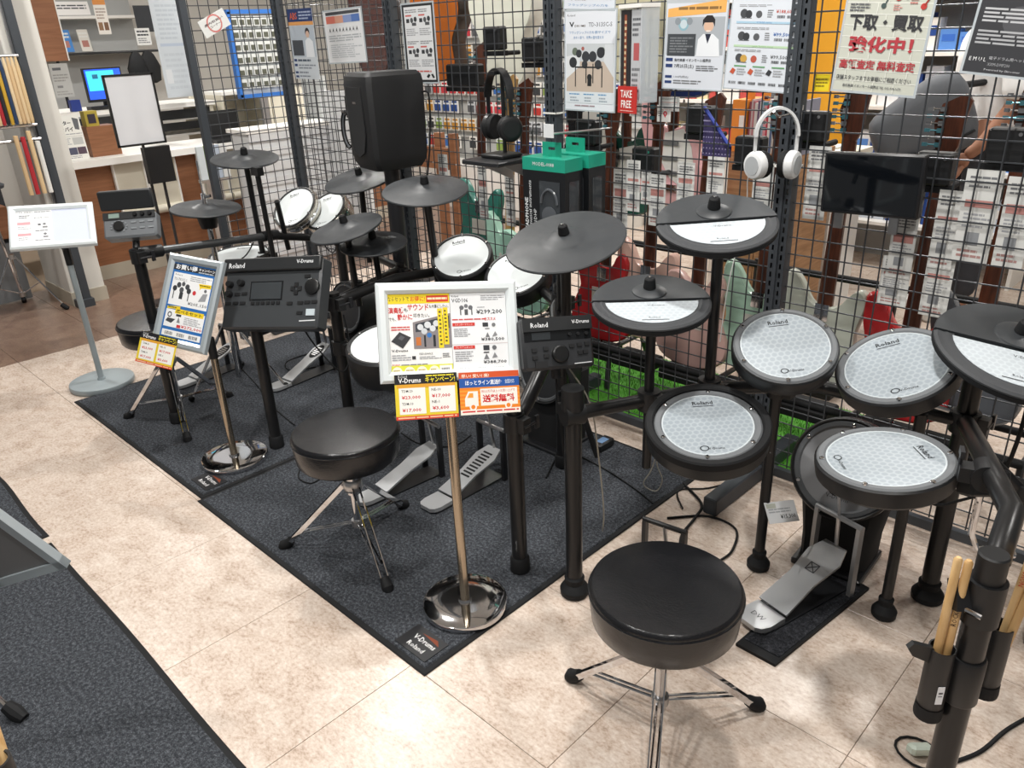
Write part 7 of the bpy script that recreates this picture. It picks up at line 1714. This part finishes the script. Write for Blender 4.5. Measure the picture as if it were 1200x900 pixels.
# white shelf with leaflets far behind the desk
ws = thing('wall_shelf', 'white wall shelf with leaflets and packets behind the monitor', 'shelf', (-8.9, 3.0, 0))
MB().box((-9.05, 3.05, 1.0), (0.03, 1.3, 2.0)).build('back_panel', mat('shelf_back', 'aeb0b0', 0.7), ws, smooth=None)
for z in (1.5, 1.82):
    MB().box((-8.9, 3.05, z), (0.3, 1.3, 0.025)).build('shelf_board', M_WHITE, ws, smooth=None)
for k, (y, c, w) in enumerate(((2.62, '55606e', .06), (2.75, 'b8c0a8', .12), (2.93, '4a86c8', .14), (3.12, 'd8d4cc', .1))):
    poster('leaflet', ['slim slate leaflet on the white wall shelf', 'pale green leaflet on the white wall shelf', 'bright blue packet on the white wall shelf', 'off-white leaflet at the end of the white wall shelf'][k], 'leaflet', V((-8.85, y, 1.5125 + 0.105)), EX, V((-0.2, 0, 1)), w, 0.2, c, [('l', 0.1, 0.1, 0.9, 0.4, 2, 'e0e0dc'), ('r', 0.2, 0.5, 0.8, 0.8, 'b07a70')])
poster('info_strip', 'long white notice lying along the upper white wall shelf', 'notice', V((-8.76, 2.95, 1.8325 + 0.065)), EX, V((-0.2, 0, 1)), 0.5, 0.12, 'eceae8', [('l', 0.35, 0.2, 0.95, 0.6, 2, '55575a'), ('p', [(0.05, 0.8), (0.12, 0.2), (0.2, 0.25), (0.12, 0.85)], '44466a')])
# hanging banner, vinyl screen, black grid stand
xposter('banner', 'narrow hanging banner with orange top and brown pictures above the desk', (98, -40), (131, 40), -6.7, 'e2ddd6', [('r', 0, 0.3, 1, 0.56, 'cf8a4a'), ('l', 0.1, 0.6, 0.9, 0.78, 4, 'a89a90'), ('r', 0.1, 0.82, 0.45, 0.94, '8a6a50'), ('r', 0.55, 0.82, 0.9, 0.94, '7a5a44')])
xposter('vinyl_screen', 'large pale grey vinyl sheet hanging behind the counter end', (161, -60), (232, 112), -6.45, 'c5ccd2', [('l', 0.15, 0.35, 0.9, 0.6, 8, 'b6bec6'), ('r', 0.1, 0.62, 0.95, 0.64, 'b0bccc'), ('l', 0.15, 0.68, 0.85, 0.95, 7, 'bcc3ca'), ('r', 0.1, 0.8, 0.3, 0.9, 'd2d6da')])
for k, (u, v, lb) in enumerate(((162, 80, 'black cloth bag on the rail behind the desk'), (176, 78, 'black jacket on the rail behind the desk'))):
    q = onx(u, v, -7.2)
    m_ = MB(); m_.lathe([(0.03, -0.13), (0.07, -0.11), (0.085, 0.0), (0.05, 0.09), (0.02, 0.13)], 14, q)
    solo(m_, 'hanging_bag', mat('cloth_black', '17181a', 0.9), lb, 'bag', q - ZW * 0.13)
rl = thing('garment_rail', 'thin black rail with hung bags behind the desk', 'rail', (-7.2, 2.9, 0))
poster('notice_sheet', 'dark notice card hung on the rail behind the desk', 'notice', V((-7.18, onx(169, 22, -7.18).y, onx(169, 22, -7.18).z)), EX, EY, 0.15, 0.2, '34363a', [])
poster('notice_sheet', 'white notice card with black print hung below the dark card', 'notice', V((-7.17, onx(168, 43, -7.17).y, onx(168, 43, -7.17).z)), EX, EY, 0.12, 0.13, 'e6e6e4', [('l', 0.1, 0.1, 0.9, 0.5, 2, '3a3c40'), ('l', 0.1, 0.55, 0.9, 0.9, 3, '88898c')])
MB().cyl((-7.2, 2.3, 1.5), (-7.2, 3.4, 1.5), 0.01, n=8).build('bar', M_BLACK, rl)
for y in (2.3, 3.4):
    MB().cyl((-7.2, y, 0.0), (-7.2, y, 1.5), 0.012, n=8).build('upright', M_BLACK, rl)
for k, (u, v, c) in enumerate(((140, 68, 'cfd4d6'), (147, 66, 'b8c0c4'), (136, 76, 'd8d4cc'))):
    q = onx(u, v, -6.72); zb_ = DZ
    t = thing('spray_bottle', ['white spray bottle next to the blue monitor', 'grey spray bottle behind the blue monitor', 'cream dispenser bottle beside the blue monitor'][k], 'bottle', (q.x, q.y, zb_))
    MB().lathe([(0.03, 0), (0.032, 0.01), (0.032, 0.12), (0.014, 0.16), (0.014, 0.18)], 14, (q.x, q.y, zb_)).build('bottle', ink(c), t)
    MB().box((q.x + 0.015, q.y, zb_ + 0.195), (0.05, 0.02, 0.03)).build('nozzle', M_WHITE if k else M_BLACK, t, smooth=None)

# blue peg display, slatted unit, brochure stack behind the return panel
bp = thing('peg_display', 'bright blue framed display of small packs behind the narrow return panel', 'display stand', (-6.0, 3.36, ZT))
MB().box((-6.02, 3.36, 1.44), (0.02, 0.40, 0.56)).build('back_panel', mat('peg_back', 'c6cbcc', 0.6), bp, smooth=None)
for y in (3.16, 3.57):
    MB().box((-6.0, y, 1.44), (0.05, 0.025, 0.6)).build('blue_frame', mat('frame_blue', '2f6fc0', 0.4), bp, smooth=None)
for z in (1.145, 1.74):
    MB().box((-6.0, 3.365, z), (0.05, 0.43, 0.03)).build('blue_frame', mat('frame_blue', '2f6fc0', 0.4), bp, smooth=None)
MB().box((-6.02, 3.36, ZT + 0.15), (0.03, 0.06, 0.3)).build('leg', M_STEEL, bp, smooth=None)
MB().box((-6.02, 3.36, ZT + 0.008), (0.2, 0.3, 0.016)).build('foot', M_STEEL, bp, smooth=None)
r3 = random.Random(3)
pkk = None
for i in range(6):
    for j in range(6):
        z = 1.2 + 0.088 * j; y = 3.2 + 0.062 * i
        if pkk is None:
            pkk = thing('string_pack', 'small square pack hanging in the blue framed display', 'packet', (-5.99, y, z), group='packs in the blue framed display')
            MB().box((-5.99, y, z + 0.035), (0.016, 0.052, 0.07)).build('card', ink('d3d6d4'), pkk, smooth=None)
            MB().box((-5.981, y, z + 0.028), (0.004, 0.036, 0.036)).build('picture', ink('5a5c50'), pkk, smooth=None)
        else:
            copy_tree(pkk, (-5.99, y, z))
su = thing('slatted_unit', 'pale grey slatted display unit behind the raised thin cymbal', 'display unit', (-5.3, 3.05, 0))
MB().box((-5.32, 3.1, 0.48), (0.24, 0.72, 0.95)).build('carcass', mat('unit_pale', 'd6d8da', 0.55), su, smooth=None)
for k in range(9):
    MB().box((-5.194, 3.1, 0.12 + 0.1 * k), (0.016, 0.72, 0.055)).build('slat', mat('unit_pale', 'd6d8da', 0.55), su, smooth=None)
MB().box((-5.32, 3.1, 0.965), (0.28, 0.76, 0.025)).build('top', M_WHITE, su, smooth=None)
q = onx(256, 166, -5.4)
br_ = thing('brochure_stand', 'wire stand of green and white brochures beside the slatted unit', 'stand', (-5.4, 2.57, 0))
MB().box((-5.44, 2.55, 0.4), (0.03, 0.12, 0.8)).build('post', M_STEEL, br_, smooth=None)
MB().box((-5.42, 2.55, 0.012), (0.24, 0.22, 0.024)).build('base', M_STEEL, br_, smooth=None)
MB().box((-5.40, 2.55, 0.66), (0.06, 0.22, 0.02)).build('tray', M_STEEL, br_, smooth=None)
for k, c in enumerate(('c9d2d6', '9ab04a', 'b8c4d4', 'e0e2e2')):
    bx('brochure', ['pale blue brochure in the wire stand', 'lime green brochure in the wire stand', 'blue-grey brochure in the wire stand', 'white brochure in the wire stand'][k], 'brochure', (-5.39, 2.47 + 0.055 * k, 0.671 + 0.11), (0.02, 0.05, 0.22), ink(c))
lp_ = thing('laptop', 'open black laptop on the white desk end behind the return panel', 'laptop', (-5.75, 2.95, ZT))
MB().box((-6.0, 3.0, ZT + 0.012), (0.22, 0.3, 0.02)).build('base', M_BLACK, lp_, smooth=None)
MB().box((-6.1, 3.0, ZT + 0.12), (0.02, 0.3, 0.2)).build('lid', M_BLACK, lp_, smooth=None)

# wooden frame, low bench and stacked panels behind the loudspeaker, seen through two grids
for k, (u, v, y, w, h_, c, lb) in enumerate(((405, 160, 3.4, 0.5, 0.62, 'd4d6d8', 'large white panel leaning behind the grid corner'), (372, 130, 3.5, 0.3, 0.5, 'c8cccc', 'pale panel farther back behind the grid corner'))):
    q = ony(u, v, y)
    t = thing('leaning_board', lb, 'board', (q.x, q.y, 0))
    MB().box((q.x, q.y, (q.z + h_ / 2) / 2), (w, 0.03, q.z + h_ / 2)).build('panel', ink(c), t, smooth=None)
    MB().box((q.x, q.y + 0.06, 0.01), (w, 0.2, 0.02)).build('foot', M_STEEL, t, smooth=None)
wf = thing('wooden_easel', 'brown wooden easel standing behind the loudspeaker', 'easel', (-3.6, 3.1, 0))
MB().box((-3.62, 3.1, 0.5), (0.05, 0.04, 1.0)).build('leg', M_WOOD, wf, smooth=None)
MB().box((-3.5, 3.1, 0.5), (0.05, 0.04, 1.0)).build('leg', M_WOOD, wf, smooth=None)
MB().box((-3.7, 3.08, 0.86), (0.36, 0.02, 0.12)).build('ledge', M_WOOD, wf, smooth=None)

# ------------------------------------------------------------------ stick rack and stand left of the column
fr = thing('display_rack', 'grey steel display rack with hanging drumsticks beside the white column', 'rack', (-5.7, 1.1, 0))
for x, y, w in ((-5.44, 1.548, 0.045), (-5.95, 0.5, 0.045)):
    MB().box((x, y, 1.2), (0.05, w, 2.4)).build('upright', M_POST, fr, smooth=None)
MB().box((-5.45, 1.517, 1.2), (0.012, 0.014, 2.4)).build('rail_channel', M_STEEL, fr, smooth=None)
MB().box((-5.43, 1.53, 0.025), (0.08, 0.1, 0.05)).build('foot', M_POST, fr, smooth=None)
MB().box((-5.93, 0.93, 0.2), (0.03, 0.86, 0.38)).build('kick_panel', mat('kick_grey', '84878a', 0.5, metal=0.3), fr, smooth=None)
MB().box((-6.05, 0.93, 0.52), (0.28, 0.86, 0.2)).build('wooden_shelf', M_WOOD, fr, smooth=None)
for z in (1.505, 1.13, 1.05):
    MB().cyl((-5.42, 0.6, z), (-5.42, 1.53, z), 0.01, n=8).build('cross_bar', M_STEEL, fr)
MB().box((-6.1, 0.95, 1.3), (0.03, 0.9, 2.2)).build('back_panel', mat('rack_back', '3c3e42', 0.7), fr, smooth=None)
for k in range(12):
    MB().cyl((-6.08, 0.6 + 0.065 * k, 0.9), (-6.08, 0.6 + 0.065 * k, 2.3), 0.004, n=5).build('back_wire', M_STEEL, fr)
scols = ['d8bd92', 'ddc49c', 'd2b48a', 'e0c8a2', '2c3f5e', 'c9a03a', '2a2c30', 'b03038', 'd8bd92']
for k, c in enumerate(scols):
    y = 1.505 - 0.021 * k
    p0, p1 = V((-5.395, y, 1.14)), V((-5.395, y, 1.50))
    m_ = MB().tube([p0, p0 + ZW * 0.02, p1 - ZW * 0.06, p1], [0.0085, 0.0115, 0.011, 0.006], 8)
    solo(m_, 'drum_stick', ink(c), ['pale drumstick hanging next to the rack upright', 'second pale drumstick from the rack upright', 'third pale drumstick from the rack upright', 'fourth pale drumstick from the rack upright', 'navy drumstick hanging in the steel rack', 'mustard drumstick hanging in the steel rack', 'black drumstick hanging in the steel rack', 'red drumstick hanging in the steel rack', 'pale drumstick beyond the red one in the steel rack'][k], 'drumstick', p0)
for k, (c, l) in enumerate((('e2e2de', 0.3), ('d8bd92', 0.36), ('b03038', 0.33), ('d2b48a', 0.34))):
    y = 1.50 - 0.036 * k
    solo(MB().tube([(-5.39, y, 0.74), (-5.39, y, 0.74 + l)], 0.013, 8), 'drum_mallet', ink(c), ['white mallet in the lower row of the steel rack', 'wooden mallet in the lower row of the steel rack', 'red banded mallet in the lower row of the steel rack', 'tan mallet in the lower row of the steel rack'][k], 'mallet', (-5.39, y, 0.74))
# practice pad on chrome tripod
pc0 = V((-5.62, 1.24, 0))
tp = thing('practice_pad', 'dark grey round practice pad on a chrome tripod stand by the steel rack', 'practice pad', pc0)
MB().lathe([(0.12, -0.02), (0.17, -0.016), (0.175, 0.0), (0.16, 0.008), (0.001, 0.01)], 36, pc0 + V((0.0, -0.1, 0.80))).build('pad', mat('pad_grey', '4a4e54', 0.5), tp)
MB().cyl(pc0 + V((0, -0.1, 0.79)), pc0 + V((0, -0.03, 0.56)), 0.009, n=10).cyl(pc0 + V((0, -0.03, 0.56)), pc0 + V((0, 0, 0.1)), 0.011, n=10).build('post', M_CHROME, tp)
MB().lathe([(0.02, -0.015), (0.02, 0.015)], 12, pc0 + ZW * 0.12).build('lower_collar', M_STEEL, tp)
MB().lathe([(0.02, -0.015), (0.02, 0.015)], 12, pc0 + ZW * 0.36).build('upper_collar', M_STEEL, tp)
for a in (48, 168, 288):
    d = V((math.cos(math.radians(a)), math.sin(math.radians(a)), 0))
    lg = MB().cyl(pc0 + ZW * 0.36 + d * 0.02, pc0 + d * 0.24 + ZW * 0.02, 0.006, n=8).build('leg', M_CHROME, tp)
    MB().cyl(pc0 + d * 0.22 + ZW * 0.035, pc0 + d * 0.255 + ZW * 0.004, 0.015, n=10).build('rubber_foot', M_RUBBER, lg)
    MB().cyl(pc0 + ZW * 0.12, pc0 + d * 0.13 + ZW * 0.19, 0.004, n=6).build('brace', M_CHROME, tp)

# ------------------------------------------------------------------ near left corner: framed sign and stand foot
C1 = V((-1.523, 0.154, 0.725)); X1, Y1 = V((0.121, 0.456, -0.882)), V((0.791, 0.492, 0.363))
cs_ = thing('price_sign', 'grey framed sign board tilted over the mat across the aisle', 'sign', (-1.75, -0.05, 0.009))
N1 = X1.cross(Y1).normalized()
MB().box(C1, (0.254, 0.182, 0.008), (X1, Y1, N1)).build('board', ink('77787a'), cs_, smooth=None)
for sx, sy, a, b in ((0, 1, 0.26, 0.02), (0, -1, 0.26, 0.02), (1, 0, 0.02, 0.188), (-1, 0, 0.02, 0.188)):
    MB().box(C1 + X1 * (sx * 0.12) + Y1 * (sy * 0.084), (a, b, 0.016), (X1, Y1, N1)).build('frame_bar', M_SILVERFRAME, cs_, smooth=None)
MB().tube([C1 - N1 * 0.01, C1 + V((-0.12, -0.12, -0.1)), V((-1.75, -0.05, 0.5)), V((-1.75, -0.05, 0.03))], 0.012, 10).build('pole', M_GREYMETAL, cs_)
MB().lathe([(0.13, 0), (0.135, 0.01), (0.13, 0.024), (0.02, 0.03)], 32, (-1.75, -0.05, 0.009)).build('round_base', M_GREYMETAL, cs_)
fp = onz(22, 838, 0.02)
cst = thing('cymbal_stand', 'black rubber-footed tripod stand on the mat across the aisle', 'stand', (fp.x - 0.28, fp.y - 0.13, 0.009))
hub = V((fp.x - 0.28, fp.y - 0.13, 0))
MB().cyl(hub + ZW * 0.05, hub + ZW * 0.8, 0.012, n=12).build('post', M_CHROME, cst)
for k in range(3):
    a = math.atan2(fp.y - hub.y, fp.x - hub.x) + k * 2.0944; d = V((math.cos(a), math.sin(a), 0))
    lg = MB().cyl(hub + ZW * 0.3, hub + d * 0.285 + ZW * 0.03, 0.008, n=8).build('leg', M_CHROME, cst)
    MB().tube([hub + d * 0.275 + ZW * 0.04, hub + d * 0.30 + ZW * 0.026, hub + d * 0.325 + ZW * 0.013], [0.016, 0.02, 0.014], 10).build('rubber_foot', M_RUBBER, lg)
w0 = EYE + ray(-25, 800) * 1.2; w1 = EYE + ray(12, 910) * 1.2
solo(MB().tube([w0, w0.lerp(w1, 0.1), w1], [0.004, 0.0075, 0.008], 10), 'drum_stick', M_STICK, 'pale drumstick held in the holder across the aisle', 'drumstick', w1)
sh2 = thing('stick_cup', 'black stick cup on a post holding the pale drumstick across the aisle', 'holder', (w1.x, w1.y, 0.0095))
MB().lathe([(0.02, -0.12), (0.022, -0.11), (0.022, 0.0), (0.018, 0.0), (0.018, -0.1)], 16, w1 + V((-0.003, -0.01, 0.04))).build('cup', M_BLACK, sh2)
MB().cyl((w1.x, w1.y - 0.035, 0.03), (w1.x, w1.y - 0.035, w1.z + 0.03), 0.014, n=14).build('post', M_TUBE, sh2)
MB().lathe([(0.06, 0), (0.06, 0.01), (0.016, 0.02)], 24, (w1.x, w1.y - 0.035, 0.0095)).build('base', M_RUBBER, sh2)

# ------------------------------------------------------------------ small extras: leads under the kits, adapter, coil
mC = V((-1.245, 1.415, 0.70))
cable('black lead hanging from the small dial module to the near rack leg', [mC + V((-0.03, 0.03, 0.02)), mC + V((-0.08, 0.08, -0.08)), mC + V((-0.05, 0.06, -0.2)), mC + V((-0.02, 0.04, -0.3)), mC + V((0.0, 0.03, -0.42))], 0.003)
cable('pale thin lead curving from the small module down to the carpet', [mC + V((-0.01, 0.04, 0.0)), mC + V((0.03, 0.09, -0.12)), mC + V((0.02, 0.14, -0.3)), mC + V((-0.02, 0.22, -0.55)), V((-1.32, 1.7, 0.014))], 0.0022, mat('wire_beige', 'a8a396', 0.5))
cable('black lead drooping under the large grey module', [V((-2.55, 1.42, 0.56)), V((-2.5, 1.45, 0.45)), V((-2.42, 1.5, 0.35)), V((-2.44, 1.56, 0.42)), V((-2.47, 1.57, 0.55))], 0.003)
cable('black lead looping between the two left tom pads and the rail', [V((-3.45, 2.06, 0.72)), V((-3.42, 2.1, 0.6)), V((-3.36, 2.12, 0.54)), V((-3.3, 2.12, 0.6)), V((-3.28, 2.12, 0.64))], 0.003)
cable('black lead hanging under the grey and black side rail by the aisle', [_r0.lerp(_r1, 0.25) - ZW * 0.02, _r0.lerp(_r1, 0.35) - ZW * 0.09, _r0.lerp(_r1, 0.55) - ZW * 0.11, _r0.lerp(_r1, 0.75) - ZW * 0.08, _r0.lerp(_r1, 0.85) - ZW * 0.02], 0.003)
cable('black lead snaking over the carpet between the silver kick pedals', [onz(372, 412, 0.012), onz(350, 418, 0.012), onz(335, 425, 0.012), onz(340, 434, 0.012), onz(370, 430, 0.012)], 0.003)
cable('black lead on the carpet at the foot of the middle rack', [onz(640, 560, 0.012), onz(660, 530, 0.012), onz(700, 545, 0.012), onz(740, 570, 0.012), onz(765, 590, 0.012)], 0.003)
cable('short black lead hanging below the floor tom pad with a jack plug', [V((-0.44, 1.70, 0.585)), V((-0.43, 1.73, 0.50)), V((-0.40, 1.78, 0.46)), V((-0.36, 1.80, 0.48)), V((-0.31, 1.80, 0.52))], 0.0035)
cable('thick black lead tied along the pole of the ride cymbal', [V((-0.33, 1.98, 0.76)), V((-0.31, 1.99, 0.68)), V((-0.31, 1.99, 0.58)), V((-0.32, 1.99, 0.48))], 0.005)
ad = onz(706, 524, 0.0105)
pa_ = thing('power_adapter', 'small black power adapter with a blue label lying on the carpet', 'adapter', ad)
MB().bbox(ad + ZW * 0.016, (0.05, 0.09, 0.03), 0.004).build('case', M_BLACK, pa_)
MB().box(ad + V((0, 0, 0.0315)), (0.03, 0.045, 0.001)).build('label_sticker', ink('6a8ab0'), pa_, smooth=None)
cc_ = ony(409, 152, 2.325)
cl_ = thing('cable_coil', 'coiled black cable hung on the grid left of the loudspeaker', 'cable', cc_ - ZW * 0.1)
for k in range(3):
    MB().tube([cc_ + V(((0.035 + 0.004 * k) * math.cos(a), -0.006 * k, (0.075 + 0.006 * k) * math.sin(a))) for a in [2 * math.pi * j / 24 for j in range(25)]], 0.004, 6).build('loop', M_RUBBER if k != 1 else mat('cable_grey', '70757a', 0.5), cl_)
MB().tube([cc_ + V((0, 0.02, 0.085)), cc_ + V((0, -0.02, 0.08)), cc_ + V((0, -0.03, 0.095))], 0.003, 6).build('hook', M_STEEL, cl_)
for k, (x, c) in enumerate(((-1.52, 'blue'), (-1.30, 'grey'))):
    am = thing('guitar_amplifier', ['small black guitar amplifier with pale front standing on the turf', 'small grey guitar amplifier standing behind the wide snare pad'][k], 'amplifier', (x, 3.2, 0.0))
    MB().bbox((x, 3.2, 0.14), (0.22, 0.18, 0.28), 0.006).build('cabinet', M_BLACK, am)
    MB().box((x, 3.108, 0.12), (0.18, 0.006, 0.18)).build('grille', ink('b8bab4' if k == 0 else '7a7c7e'), am, smooth=None)
    MB().box((x, 3.108, 0.245), (0.18, 0.008, 0.04)).build('control_panel', M_STEEL, am, smooth=None)
